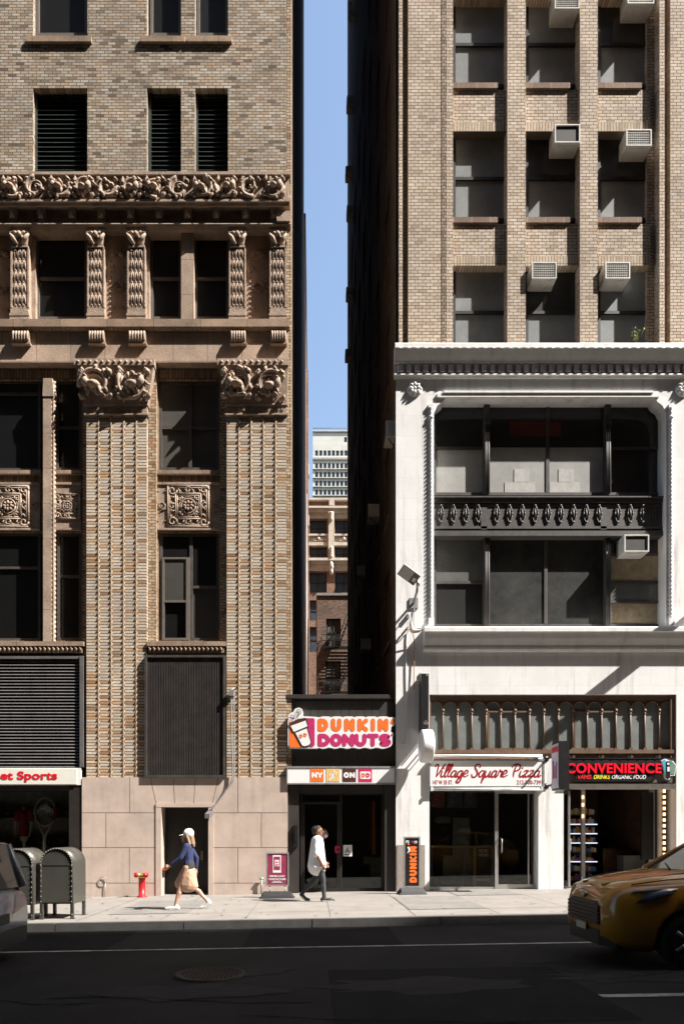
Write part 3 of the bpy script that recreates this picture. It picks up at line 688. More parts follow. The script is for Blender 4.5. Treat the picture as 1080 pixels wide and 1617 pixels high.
for k in range(n):
    z = z0 + (z1-z0-.07)*(k)/n; h = (z1-z0-.07)/n
    m.hexa([(x0,y-.02,z+.0),(x1-.1,y-.02,z+.0),(x1-.1,y-.005,z+.018),(x0,y-.005,z+.018),(x0,y+.05,z+h*.9),(x1-.1,y+.05,z+h*.9),(x1-.1,y+.065,z+h*.9+.014),(x0,y+.065,z+h*.9+.014)])
m.box(x0, x1-.1, y+.09, y+.1, z0, z1); m.build('louver_panel', mat('grey slatted shutter metal', (.15,.14,.135), .45, metal=.2, var=.25, scale=2, stain=.35), lb)
# granite base with joints, doorway and jambs
gz = lambda x: G(x) - .25
m = MB(); x0 = X(130); xd0, xd1 = X(254), X(334); x1 = X(454)
m.box(x0, xd0, D-.03, D+.6, -.6, Z(1228)-.001); m.box(xd1, x1, D-.03, D+.6, -.6, Z(1228)-.001); m.box(xd0+.001, xd1-.001, D-.03, D+.6, Z(1275), Z(1228)-.001)
m.build('granite_base', M_GRAN, lb)
m = MB(); yj = D - .032
for (a, b, z) in ((130,246,1284),(334,454,1284),(130,246,1339),(334,454,1339),(130,246,1395),(334,454,1395)): m.box(X(a), X(b), yj, D, Z(z)-.008, Z(z)+.008)
for (a, t, b) in ((205.5,1228,1284),(376,1228,1284),(168,1284,1339),(413,1284,1339),(205,1339,1395),(376,1339,1395)): m.box(X(a)-.008, X(a)+.008, yj, D, Z(b), Z(t))
for (a, b) in ((238,247),(274,276.5),(309,306.5),(345,336)):
    m.hexa([(X(b)-.008,yj,Z(1269)),(X(b)+.008,yj,Z(1269)),(X(b)+.008,D,Z(1269)),(X(b)-.008,D,Z(1269)),(X(a)-.008,yj,Z(1229)),(X(a)+.008,yj,Z(1229)),(X(a)+.008,D,Z(1229)),(X(a)-.008,D,Z(1229))])
m.build('granite_joints', M_JOINT, lb)
m = MB()
m.bp(246, 254.5, 1273, 1424, D - .05, D + .3); m.bp(329, 337, 1273, 1424, D - .05, D + .3); m.bp(246, 337, 1269, 1275, D - .055, D + .3)
m.build('door_surround', M_GRAN, lb)
m = MB(); m.box(X(252), X(336), D + .55, D + .6, -.5, Z(1275)); 
door_o = m.build('door', mat('dark painted door', (.018,.016,.014), .5, bump=.05), lb)
m = MB(); m.box(X(312), X(316), D + .5, D + .55, Z(1360), Z(1345)); m.build('door_handle', M_FRAMEL, door_o)
# ---------------------------------------------------------------- sports shop in the left bay
m = MB(); y = D + .1
m.bp(109, 132, 1244, 1424, D - .0, D + .15); m.build('shopfront_frame', M_BRONZE, lb)
m = MB(); m.box(X(-140), X(130), D+.06, D+.32, Z(1250), Z(1212)); m.build('fascia', M_BRONZE, lb)
m = MB(); m.box(X(-140), X(109), D + .1, D + .112, -.2, Z(1250)); m.build('shop_window', M_CLEAR, lb)
m = MB(); m.box(X(-140), X(130), D+.16, D+4.1, -.5, -.12 + .3); m.build('shop_floor', mat('display floor', (.12,.1,.09), .6), lb)
m = MB(); m.box(X(-140), X(130)-.01, D+3.0, D+3.1, -.2, Z(1036)-.01); m.box(X(-140), X(130)-.01, D+.4, D+3.0, Z(1240), Z(1236)); m.box(X(-140)-.05, X(-140), D+.16, D+3.0, -.2, Z(1236)); m.box(X(118), X(130), D+.16, D+3.0, -.2, Z(1236)); m.build('shop_interior', mat('dim shop wall', (.26,.24,.22), .8, var=.3), lb)
# ================================================================ the tan brick and white loft building on the right
M_RBRICK = masonry('tan common brick', .205, .0872, [(0,(.40,.30,.215)),(.15,(.52,.41,.305)),(.6,(.58,.47,.365)),(.9,(.62,.52,.42)),(1,(.47,.37,.28))], (.10,.075,.055), .015, weather=.2, wscale=.5, soot=.22, bump=.9)  # dark mortar tone stands for the shadow in deep raked joints
M_RSOLD = masonry('tan soldier course', .08, .30, [(0,(.38,.29,.20)),(.5,(.48,.38,.28)),(1,(.55,.45,.34))], (.09,.07,.05), .014, offset=0, weather=.2)
M_RSILL = masonry('brown stone sill', .5, .4, [(0,(.20,.13,.09)),(.5,(.27,.18,.125)),(1,(.23,.16,.12))], (.4,.36,.3), .012, offset=.3, weather=.3)
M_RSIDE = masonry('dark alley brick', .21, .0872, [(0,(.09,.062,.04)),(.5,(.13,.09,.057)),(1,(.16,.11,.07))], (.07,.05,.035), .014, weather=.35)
M_WHITE = masonry('white painted wall', 1.02, .56, [(0,(.76,.75,.73)),(.5,(.79,.78,.765)),(1,(.80,.79,.775))], (.66,.65,.63), .008, weather=.07, wscale=1.2, soot=0, streak=.75, bump=.2, mdist=.006, grain=.025)
M_WTRIM = mat('white painted moulding', (.74,.73,.715), .55, var=.08, scale=3, stain=.28)
M_WDIRT = mat('scuffed white paint', (.76,.75,.735), .6, var=.08, scale=2.5, bump=.15, bscale=35, stain=.18)
M_IRON = mat('black painted cast iron', (.075,.068,.064), .5, metal=.1, var=.25, scale=5, stain=.1)
M_BROWN = mat('brown painted iron', (.15,.095,.063), .5, var=.2, scale=6, stain=.3)
M_PANEA = window_glass('dusty pane with pale shade', (.29,.305,.31), .6)
M_PANEB = window_glass('streaked pane with grey shade', (.15,.15,.14), .85)
M_PANEC = window_glass('plain dark pane', (.02,.02,.019), .5)
M_PANEG = window_glass('frosted transom pane', (.235,.255,.245), .7)
M_ALU = mat('brushed aluminium', (.55,.54,.52), .35, metal=.8, var=.1)
M_STEEL = mat('galvanised grey metal', (.34,.335,.33), .45, metal=.5, var=.2)
PR = 1330
rb = thing('tan_loft_building', 'tan brick loft building with a white painted lower front and two shops', 'building', (X(850), D, G(X(850))))
FB = D + .05; SPN = FB + .12; GLS = SPN + .20
m = MB()
for (a, b) in ((645,716),(802,831),(917,945)): m.box(X(a), X(b), FB, D + .62, Z(545), 78)
m.box(X(630), X(636), FB, D + .62, Z(545), 78); m.box(X(1042), X(1050), FB - .03, D + .62, Z(545), 78)
m.box(X(1060), X(PR), FB, D + .62, Z(545), 78)
m.build('brick_pier', M_RBRICK, rb)
m = MB(); m.box(X(698), X(706), FB - .008, FB + .05, Z(545), 78); m.build('toothed_joint', masonry('rough toothed brick', .12, .0872, [(0,(.2,.145,.1)),(.5,(.34,.25,.17)),(1,(.42,.33,.24))], (.06,.045,.035), .02, soot=.3), rb)
m = MB(); m.box(X(630), X(645), D + .38, D + .64, Z(545), 78); m.box(X(1030), X(1060), D + .30, D + .64, Z(545), 78); m.build('recessed_strip', M_RBRICK, rb)
m = MB(); m.box(X(716) + .002, X(1031), SPN, D + .62, Z(133 - 636 + 8, SPN) , 78); m.build('upper_storeys', M_RBRICK, rb)
wcols = ((716,802),(831,917),(945,1031))
for k in range(-18, 3):
    sy = 133 + 212*(k)                      # top of the sill
    if sy > 400: break
    if k < -3 : continue
    for (a, b) in wcols:
        m = MB(); m.box(X(a) + .002, X(b) - .002, SPN, D + .62, Z(sy + 59, SPN), Z(sy + 8, SPN)); m.build('spandrel', M_RBRICK, rb)
        m = MB(); m.box(X(a) + .002, X(b) - .002, SPN - .004, D + .62, Z(sy + 74, SPN), Z(sy + 59, SPN) - .001); m.build('soldier_course', M_RSOLD, rb)
        m = MB(); m.box(X(a) + .003, X(b) - .24, SPN - .05, SPN + .2, Z(sy + 8, SPN) + .001, Z(sy - .5, SPN)); m.build('window_sill', M_RSILL, rb)
M_JDARK = mat('dark sash frame', (.02,.018,.016), .5)
for k in (-1, 0, 1):
    top = 207 + 212*(k - 0)
    for ci, (a, b) in enumerate(wcols):
        sh = GLS; d0 = 9 if ci else 7
        window(rb, a - 2, b + 1, top - 4, top + 142, GLS, M_JDARK, [M_PANEA, M_PANEA if (ci == 0) else M_PANEC] if (k + ci) % 3 else [M_PANEA, M_PANEA], rails=(.47,), fw=.09, depth=.1)
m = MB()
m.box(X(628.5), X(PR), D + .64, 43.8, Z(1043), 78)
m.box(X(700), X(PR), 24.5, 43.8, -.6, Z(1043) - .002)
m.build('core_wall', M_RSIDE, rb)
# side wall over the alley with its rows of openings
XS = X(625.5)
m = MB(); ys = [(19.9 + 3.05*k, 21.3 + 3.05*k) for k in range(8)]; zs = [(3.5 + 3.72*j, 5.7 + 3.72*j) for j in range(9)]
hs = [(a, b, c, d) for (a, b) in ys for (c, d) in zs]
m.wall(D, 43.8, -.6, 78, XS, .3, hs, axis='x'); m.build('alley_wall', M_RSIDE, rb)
m = MB(); m.box(XS + .2, XS + .28, D + .7, 43.7, 3, 77)
m.build('alley_glazing', window_glass('sooty alley glass', (.02,.02,.02), .5), rb)
for (a, b, c, d) in hs:
    if c > 20 or a > 33: continue
    f = MB(); f.box(XS+.13, XS+.19, a, a+.07, c, d); f.box(XS+.13, XS+.19, b-.07, b, c, d); f.box(XS+.13, XS+.19, a+.07, b-.07, (c+d)/2-.03, (c+d)/2+.03); f.box(XS-.05, XS+.2, a-.05, b+.05, c-.1, c); f.build('alley_window_frame', M_RSILL, rb)
# white painted storeys
m = MB()
bay_h = (X(685), X(1052), Z(990), Z(627)); tr_h = (X(678), X(1068), Z(1198), Z(1097)); gr_h = (X(678), X(1068), -.7, Z(1198))
m.wall(X(625), X(PR), -.7, Z(543), D, .5, [bay_h, (tr_h[0], tr_h[1], -.7, tr_h[3])])
m.box(X(850), X(890), D + .004, D + .58, -.6, Z(1196))
m.build('white_wall', M_WHITE, rb)
m = MB()
for (cx, s) in ((685, 1), (1052, -1)):       # chamfered shoulders of the big opening
    x = X(cx); m.prism([(x, Z(627)), (x + s*.32, Z(627)), (x + s*.24, Z(634)), (x + s*.10, Z(640)), (x, Z(652))], D - .0, D + .42, 'y')
m.box(X(690), X(1040), D - .045, D + .02, Z(628), Z(622)); m.box(X(700), X(1030), D - .07, D + .02, Z(622), Z(619)); 
m.build('window_head', M_WTRIM, rb)
m = MB()
for px in (680.5, 1059):
    m = MB(); m.rope(X(px), D - .01, Z(986), Z(642), .05, .11, per=8); m.box(X(px)-.075, X(px)+.075, D - .07, D+.02, Z(988), Z(977)); m.box(X(px)-.07, X(px)+.07, D - .06, D+.02, Z(645), Z(639)); m.ball((X(px), D-.03, Z(660)), (.07,.06,.05)); m.build('rope_moulding', M_WTRIM, rb)
for px in (655, 1078):
    m = MB(); m.lathe([(.0,-.03),(.20,-.03),(.21,.0),(.2,.02)], (X(px), D - .0, Z(614.5)), 'y', 20); rosette(m, X(px), D - .02, Z(614.5), .19, 8); m.build('rosette', M_WTRIM, rb)
# great cornice
def cornice(name, px0, z_at, lip, steps, px1=PR, ret=True):
    m = MB(); prof = [(D + .05, Z(steps[0][1], D - steps[0][0]))] + [(D - p, Z(py, D - p)) for p, py in steps] + [(D + .05, Z(steps[-1][1]))]
    m.prism(prof, X(px0), X(px1), 'x'); return m
m = cornice('cornice', 622, 0, .3, [(.28,541),(.30,542),(.30,548),(.275,549),(.265,552),(.22,560),(.16,569),(.15,572.5),(.05,574.8),(.05,587.8),(.11,588.3),(.12,591),(.06,593),(.03,597),(.0,598)])
for k in range(60):
    px = 628 + 13.15*k
    if px > PR: break
    m.box(X(px), X(px + 7.2), D - .13, D - .045, Z(587.6, D-.1), Z(575.5, D-.1)); 
    m.box(X(px), X(px + 5), D - .315, D - .295, Z(548, D-.34), Z(546.2, D-.34))
m.build('cornice', M_WTRIM, rb)
m = cornice('cornice', 668, 0, .25, [(.27,989.5),(.28,991),(.28,997),(.245,998.5),(.23,1001),(.20,1008),(.13,1018),(.115,1020),(.13,1021),(.13,1025),(.10,1028),(.0,1030)])
m.build('sill_cornice', M_WTRIM, rb)
# iron and glass bay
yb = D + .42
m = MB(); B = lambda a, b, c, d, y0, y1: m.bp(a, b, c, d, y0, y1)
x0, x1 = X(683), X(1054)
m.box(x0, x1, yb - .0, yb + .15, Z(640, yb), Z(612, yb)); 
m.box(x0, x1, D + .16, yb + .15, Z(846, D+.16), Z(838, D+.16)); m.box(x0, x1, D + .17, yb + .15, Z(793, D+.16), Z(784, D+.16)); m.box(x0, x1, D + .13, D + .18, Z(786, D+.16), Z(784, D+.16))
m.box(x0, x1, D + .22, yb + .15, Z(838.1, D+.16), Z(793.1, D+.16))
m.box(x0, x1, D + .19, D + .23, Z(834, D+.16), Z(830, D+.16)); m.box(x0, x1, D + .20, D + .23, Z(798, D+.16), Z(795, D+.16))
for px in (767, 958): m.box(X(px) - .08, X(px) + .08, D + .19, D + .23, Z(831), Z(796))
m.build('iron_spandrel', M_IRON, rb)
m = MB(); ys_ = D + .215
for lst in ([696 + 19.6*k for k in range(4)], [784 + 20.2*k for k in range(9)], [975 + 19.9*k for k in range(4)]):
    for px in lst:
        m = MB(); x, z = X(px, ys_), Z(812, ys_)
        m.tube([(x + .068*math.cos(t*math.pi/8), ys_ - .01, z + .215*math.sin(t*math.pi/8)) for t in range(17)], .019, 5)
        m.tube([(x, ys_ - .012, z - .15), (x, ys_ - .025, z), (x, ys_ - .012, z + .15)], [.014, .028, .014], 5)
        for s in (-1, 1):
            m.ball((x, ys_ - .02, z + s*.225), (.045, .03, .035), 6, 4); m.ball((x + s*.07, ys_ - .02, z), (.022, .02, .05), 6, 4)
        m.build('spandrel_ornament', M_IRON, rb)
M_BLIND = window_glass('big pane with pale blind', (.42,.415,.39), .5)
M_STK = window_glass('streaked shop pane', (.05,.05,.046), 1.6)
def bayrow(t, b, cells):
    for (a, c, mulls, rails, mats) in cells:
        window(rb, a, c, t, b, yb, M_IRON, mats, mull=mulls, rails=rails, fw=.08, depth=.1)
bayrow(629, 782, ((684,767,(),(.49,),[M_BLIND,M_PANEC]), (767,957,(.515,),(),[M_PANEC,M_PANEC]), (957,1053,(),(.49,),[M_PANEC,M_PANEC])))
bayrow(843, 990, ((684,767,(),(.48,),[M_PANEC,M_PANEB]), (767,957,(.5,),(),[M_STK,M_STK]), (957,1053,(),(.27,.48,.78),[mat('drawn tan curtain',(.36,.29,.19),.8,var=.3,scale=5),M_PANEB,mat('drawn tan curtain',(.36,.29,.19),.8),M_PANEC])))
m = MB()
for (t, b) in ((672, 781), (850, 989)):
    for px in (767.5, 957.5):
        m = MB(); m.box(X(px, yb) - .075, X(px, yb) + .075, yb - .12, yb + .02, Z(b, yb), Z(t - 44 if t < 700 else t - 6, yb))
        for q in (-.045, 0, .045): m.tube([(X(px, yb) + q, yb - .125, Z(b, yb)), (X(px, yb) + q, yb - .125, Z(t, yb))], .016, 5)
        m.box(X(px, yb) - .09, X(px, yb) + .09, yb - .15, yb + .02, Z(t + 2, yb), Z(t - 8, yb)); m.build('iron_mullion', M_IRON, rb)
m = MB(); m.box(X(771, yb), X(953, yb), yb + .016, yb + .022, Z(779, yb), Z(706, yb)); m.build('lit_blind_patch', M_BLIND, rb)  # pale sheet only where sun strikes the blind; dark pane paints the shade above
m = MB(); m.box(X(805, yb), X(886, yb), yb + .014, yb + .02, Z(688, yb), Z(665, yb)); tag(m.build('window_banner', mat('dull red banner', (.10,.018,.012), .8)), 'dull red banner hanging high inside the upper loft window', 'banner')
for k, (bx, bw, bh, bz) in enumerate(((797,48,20,0),(812,24,21,20),(868,48,20,0),(882,24,21,20))):
    m = MB(); yy = yb - .02; z0 = Z(781, yb) + bz*.0175
    m.box(X(bx, yb), X(bx + bw, yb), yb + .006, yb + .0155, z0 + .002, z0 + bh*.0172)
    tag(m.build('paper_panel', mat('pale paper panel', (.45,.44,.41), .8)), ['wide pale carton pressed behind upper loft window, left pair', 'small pale carton on top of the left carton in loft window', 'wide pale carton pressed behind upper loft window, right pair', 'small pale carton on top of the right carton in loft window'][k], 'carton', 'cartons in the loft window')
# arcaded transom over the shops
yt = D + .16
m = MB(); x0, x1 = X(678), X(1068); n = 17; c = (x1 - x0)/n
m.box(x0 - .0, x1, D + .09, D + .4, Z(1105), Z(1096.5)); m.box(x0, x1, D + .02, D + .4, Z(1190), Z(1184))
m.box(x1 - .13, x1, D + .04, D + .4, Z(1200), Z(1097)); m.box(x0, x0 + .05, D + .06, D + .4, Z(1200), Z(1097))
for k in range(n):
    cx = x0 + c*(k + .5); zc = Z(1117); r = c*.5
    arc_o = [(cx + r*math.cos(math.pi*t/10), zc + r*.92*math.sin(math.pi*t/10)) for t in range(11)]
    m.prism(arc_o + [(cx - r, Z(1104)), (cx + r, Z(1104))], yt - .02, yt + .017, 'y')
    m.tube([(p[0]*.96 + cx*.04, yt - .02, p[1]) for p in arc_o], .028, 6)
m.build('transom_arcade', M_BROWN, rb)
m = MB()
for k in range(n + 1):
    x = x0 + c*k
    m.tube([(x, yt - .012, Z(1184)), (x, yt - .012, Z(1119))], .026, 7); m.ball((x, yt - .02, Z(1121)), (.055, .045, .055), 7, 5); m.ball((x, yt - .02, Z(1126)), (.045, .035, .03), 7, 5); m.box(x - .05, x + .05, yt - .06, yt + .01, Z(1184), Z(1180.5))
for (a, b) in ((4, 7), (10, 13)):
    xa, xb = x0 + c*a, x0 + c*b
    m.box(xa, xb, yt - .03, yt + .01, Z(1124) , Z(1121.5)); m.box(xa, xb, yt - .03, yt + .01, Z(1184), Z(1180.5)); m.box(xa + .04, xa + .09, yt - .025, yt + .01, Z(1181), Z(1124))
m.build('transom_colonnette', M_BROWN, rb)
for k in range(n):
    m = MB(); m.box(x0 + c*k + .002, x0 + c*(k+1) - .002, yt + .018, yt + .026, Z(1186), Z(1102)); m.build('transom_pane', M_PANEG, rb)
m = MB(); m.box(x0, x1 - .13, D + .09, D + .4, Z(1199), Z(1190.1)); m.box(x0, x1 - .13, D + .06, D + .1, Z(1199), Z(1196.5))
for px in (700, 745, 791, 837, 905, 951, 997, 1041): m.lathe([(0,-.05),(.03,-.055),(.04,-.035),(.06,-.05),(.085,-.035),(.09,0)], (X(px), D + .09, Z(1193.4)), 'y', 16)
m.build('transom_beam', M_BROWN, rb)
m = MB(); m.box(X(678), X(1068), D + .07, D + .3, Z(1246), Z(1199)); m.build('fascia', M_WTRIM, rb)
# worn granite foot of the corner pier
m = MB(); m.box(X(627), X(671), D - .015, D + .1, -.5, Z(1335)); m.build('pier_base', mat('speckled grey granite', (.33,.28,.245), .7, var=.3, scale=40, bump=.1), rb)
# ---------------------------------------------------------------- pizza shopfront
yp = D + .28
m = MB()
xl, xd, xr = X(678), X(788), X(851); zb, zt = G(X(760)) - .02, Z(1243)
m.box(xl, xl + .05, yp, yp + .06, zb, zt); m.box(xl + .05, xd, yp, yp + .06, zb, zb + .09); m.box(xd - .04, xd + .05, yp - .02, yp + .07, zb, zt); m.box(xl+.05, xr, yp, yp+.06, zt - .05, zt)
m.box(xr - .06, xr, yp - .02, yp + .07, zb, zt)
m.build('shopfront_frame', M_ALU, rb)
m = MB(); m.box(xl + .05, xd - .04, yp + .025, yp + .035, zb + .09, zt - .05); m.build('shop_window', M_CLEAR, rb)
m = MB(); m.box(xd + .05, xr - .06, yp + .01, yp + .05, zb + .01, zb + .16); m.box(xd + .05, xr - .06, yp + .01, yp + .05, zt - .17, zt - .06); m.box(xr - .21, xr - .17, yp + .012, yp + .048, zb + .16, zt - .17)
dr = m.build('shop_door', M_ALU, rb)
m = MB(); m.box(xd + .05, xr - .06, yp + .025, yp + .033, zb + .16, zt - .17); m.build('door_pane', M_CLEAR, dr)
m = MB(); hx = xd + .14; m.tube([(hx, yp + .01, Z(1348)), (hx, yp - .05, Z(1346)), (hx, yp - .05, Z(1327)), (hx, yp + .01, Z(1325))], .016, 6); m.build('handle', M_ALU, dr)
M_ROOMW = mat('dim shop wall brown', (.24,.19,.15), .7, var=.25)
m = MB(); xs0, xs1 = xl, X(870)
m.box(xs0, xs1, D + .3, 23.5, -.5, G(X(760)) + .0); m.build('pizza_floor', mat('dark tile floor', (.07,.06,.055), .4), rb)
m = MB(); m.box(xs0 - .1, xs0, D + .5, 23.5, -.3, Z(1200)); m.box(xs1, xs1 + .1, D + .6, 23.5, -.3, Z(1200)); m.box(xs0, xs1, 23.4, 23.5, -.3, Z(1200)); m.box(xs0, xs1, D + .5, 23.4, Z(1225), Z(1220)); m.build('pizza_interior', M_ROOMW, rb)
# ---------------------------------------------------------------- convenience shopfront
yc = D + .35
xl2, xr2 = X(892), X(1056); zb2 = G(X(970)) - .02
m = MB(); m.box(X(890), xl2 + .02, yc - .03, yc + .05, zb2, Z(1240)); m.box(xl2 + .02, xr2, yc - .03, yc + .08, Z(1246, yc), Z(1238))
m.box(X(938), X(944), yc + .5, yc + .58, zb2, Z(1244)); m.box(xr2 - .1, xr2, yc, yc + .08, zb2, Z(1244)); m.box(X(1031, yc), xr2 - .1, yc + .2, yc + .25, zb2, Z(1246, yc))
m.build('doorway_frame', mat('painted grey white frame', (.5,.49,.46), .5), rb)
d2 = MB(); xo = X(898)
d2.box(xo, xo + .05, D + .02, D + .08, G(xo) + .05, Z(1249)); d2.box(xo, xo + .05, D + .55, D + .61, G(xo) + .05, Z(1249)); d2.box(xo, xo + .05, D + .08, D + .55, G(xo) + .05, G(xo) + .2); d2.box(xo, xo + .05, D + .08, D + .55, Z(1254), Z(1249))
do = d2.build('open_glass_door', M_ALU, rb)
g = MB(); g.box(xo + .02, xo + .03, D + .08, D + .55, G(xo) + .2, Z(1254)); g.build('door_pane', M_CLEAR, do)
g = MB(); g.tube([(xo + .05, D + .14, Z(1345)), (xo + .1, D + .14, Z(1343)), (xo + .1, D + .14, Z(1326)), (xo + .05, D + .14, Z(1324))], .018, 6); g.build('handle', M_ALU, do)
m = MB(); xs0, xs1 = X(884), X(1066)
m.box(xs0, xs1, D + .3, 23.5, -.5, G(X(970)) + .0); m.build('store_floor', mat('dark tile floor', (.07,.06,.055), .4), rb)
m = MB(); m.box(xs0 - .08, xs0, D + .6, 23.5, -.3, Z(1200)); m.box(xs1, xs1 + .1, D + .5, 23.5, -.3, Z(1200)); m.box(xs0, xs1, 23.4, 23.5, -.3, Z(1200)); m.box(xs0, xs1, D + .5, 23.4, Z(1225), Z(1220)); m.build('store_interior', mat('dark wood panelling', (.17,.10,.06), .6, var=.4, scale=4), rb)
# ================================================================ the one storey donut shop in the gap
M_PANEL = mat('brown black metal panel', (.050,.044,.040), .42, metal=.15, var=.12, scale=2, stain=.15)
db = thing('donut_shop', 'low dark fronted donut shop filling the gap between two tall buildings', 'shop', (X(540), D, G(X(540))))
yd = D + .06; xa, xb = X(453.5), X(624.5)
m = MB(); m.box(xa, xb, yd + .04, D + .5, Z(1240), Z(1100)); 
n = 14
for k in range(n): m.box(xa + (xb-xa)*k/n + .006, xa + (xb-xa)*(k+1)/n - .006, yd + .028, yd + .041, Z(1211), Z(1106))
m.build('front_panel', M_PANEL, db)
m = MB(); m.box(xa - .02, X(613), yd - .07, yd + .3, Z(1103), Z(1097)); m.box(X(613), xb, yd + .0, yd + .3, Z(1103), Z(1097)); m.box(xa, xb, yd + .3, 30, Z(1112), Z(1104)); m.build('roof', M_PANEL, db)
m = MB()
m.box(xa, X(472), yd + .02, D + .5, -.4, Z(1241)); m.box(X(608), xb, yd + .03, D + .5, -.4, Z(1241)); m.box(X(472), X(608), yd+.1, D + .5, Z(1252), Z(1241))
m.build('front_pier', M_PANEL, db)
ye = D + .35; zd = G(X(540)); 
m = MB()
zt = Z(1250); xq = X(540)
m.box(X(474), X(608), ye, ye + .07, zt - .08, zt); m.box(X(474), X(477), ye, ye + .07, zd, zt - .08); m.box(X(604), X(608), ye, ye + .07, zd, zt - .08); m.box(X(537), X(541), ye - .01, ye + .07, zd, zt - .08); m.box(X(477), X(537), ye - .004, ye + .07, Z(1270), Z(1266)); m.box(X(477), X(604), ye - .004, ye + .07, zd, zd + .1); m.box(X(477), X(481), ye - .002, ye + .07, zd + .1, Z(1270)); m.box(X(533), X(537), ye - .002, ye + .07, zd + .1, Z(1270))
m.build('shopfront_frame', M_BRONZE, db)
m = MB(); m.box(X(541), X(604), ye + .03, ye + .038, zd + .1, zt - .08); m.build('shop_window', M_CLEAR, db)
m = MB(); m.box(X(481), X(533), ye + .03, ye + .038, zd + .1, Z(1270)); m.box(X(477), X(537), ye + .03, ye + .038, Z(1266), zt - .08); m.build('door_pane', M_CLEAR, db)
m = MB(); m.box(xa, xb, D + .3, 25, -.5, zd + .01); m.build('shop_floor', mat('dark tile floor', (.07,.06,.055), .4), db)
m = MB(); m.box(xa, xa + .1, D + .5, 25, -.3, Z(1112)); m.box(xb - .1, xb, D + .5, 25, -.3, Z(1112)); m.box(xa + .1, xb - .1, 24.9, 25, -.3, Z(1112)); m.box(xa+.1, xb-.1, D + .5, 24.9, Z(1246), Z(1243)); m.build('shop_interior', M_ROOMW, db)
m = MB(); m.box(X(594), X(599), ye + .9, ye + 2.6, zd + 1.0, Z(1262)); m.build('orange_wall_panel', mat('orange wall panel', (.55,.13,.03), .6), db)
# ================================================================ what shows at the end of the alley
d1 = 46.9
nb = thing('brick_neighbour', 'narrow sunlit strip of red brown brick building behind the carved one', 'building', (-3, d1 + .1, 0))
M_RED = masonry('red brown brick', .21, .08, [(0,(.16,.09,.06)),(.4,(.25,.145,.10)),(.8,(.30,.185,.13)),(1,(.2,.14,.11))], (.16,.12,.10), .014, weather=.35, soot=.3)
m = MB(); zt = Z(556, 60); m.box(-9, X(481, d1), d1 + .1, 62, -1, zt); m.box(-9, X(488, 80.0), 62, 80, -1, zt - .2)
m.build('wall', M_RED, nb)
m = MB(); m.box(-9, X(481, d1) + .08, d1 + .05, 62.2, zt, zt + .35); m.build('parapet', M_TERRA2, nb)
m = MB(); m.tube([(X(484.3, 56), 56, -.5), (X(484.3, 56), 56, Z(780, 56))], .045, 6); m.build('downpipe', M_STEEL, nb)
# low brick house with fire escapes
d2_ = 58.0
fe = thing('fire_escape_house', 'low red brick house with black fire escapes at the alley end', 'building', (1.5, d2_, 0))
def XX(px): return X(px, d2_)
def ZZ(py): return Z(py, d2_)
holes = [(XX(515), XX(538), ZZ(1021), ZZ(977)), (XX(514), XX(538), ZZ(1096), ZZ(1044)), (XX(560), XX(583), ZZ(1021), ZZ(977)), (XX(560), XX(583), ZZ(1096), ZZ(1044))]
m = MB(); m.wall(XX(500.5), XX(640), -1, ZZ(941), d2_, .25, holes); m.box(XX(500.5), XX(500.5)+.02, d2_ + .001, d2_ + 9, -1, ZZ(941)); m.build('wall', masonry('sooty brown house brick', .21, .08, [(0,(.10,.06,.045)),(.4,(.19,.115,.08)),(.8,(.25,.16,.115)),(1,(.16,.12,.10))], (.15,.125,.105), .016, weather=.4, soot=.5), fe)
m = MB(); m.box(XX(499.5), XX(641), d2_ - .12, d2_ + 9, ZZ(941), ZZ(937.5)); m.build('roof', M_STEEL, fe)
for (a, b, c, d) in holes:
    f = MB(); y = d2_ + .15; f.box(a, a + .1, y, y + .1, c, d); f.box(b - .1, b, y, y + .1, c, d); f.box(a + .1, b - .1, y, y + .1, (c+d)/2 - .05, (c+d)/2 + .05); f.box((a+b)/2 - .03, (a+b)/2 + .03, y+.01, y + .1, c, d); f.box(a, b, y, y + .1, d - .1, d); w_ = f.build('window', M_JDARK, fe)
    g = MB(); g.box(a, b, y + .06, y + .07, c, d); g.build('pane', M_PANEB, w_)
M_BLK = mat('black iron rail', (.02,.02,.02), .5)
for zf in (ZZ(1026), ZZ(1096)):
    m = MB(); xa_, xb_ = XX(508), XX(585); y0 = d2_ - 1.1
    for k in range(12): m.box(xa_, xb_, y0 + .09*k, y0 + .09*k + .05, zf - .03, zf)
    for zz in (.45, .95): m.tube([(xa_, d2_, zf + zz), (xa_, y0, zf + zz), (xb_, y0, zf + zz)], .025, 5)
    for k in range(26): xx = xa_ + (xb_-xa_)*k/25; m.tube([(xx, y0, zf), (xx, y0, zf + .95)], .013, 4)
    for k in range(8): m.tube([(xa_, y0 + .14*k, zf), (xa_, y0 + .14*k, zf + .95)], .013, 4)
    for s in (0, .55):                                       # the stair flight up to the next landing
        m.tube([(XX(534), y0 + .1 + s, zf), (XX(556), y0 + .1 + s, zf + 3.3)], .04, 5)
        m.tube([(XX(534), y0 + .1 + s, zf + .8), (XX(556), y0 + .1 + s, zf + 4.1)], .022, 5)
    for k in range(11): t = k/10.5; xx = XX(534) + (XX(556)-XX(534))*t; m.box(xx - .1, xx + .1, y0 + .1, y0 + .65, zf + 3.3*t, zf + 3.3*t + .03)
    m.build('fire_escape', M_BLK, fe)
m = MB(); m.tube([(XX(502), d2_ - .1, ZZ(1095)), (XX(503), d2_ - .1, ZZ(1070)), (XX(506), d2_ - .3, ZZ(1066))], .05, 5); m.build('wall_pipe', M_STEEL, fe)
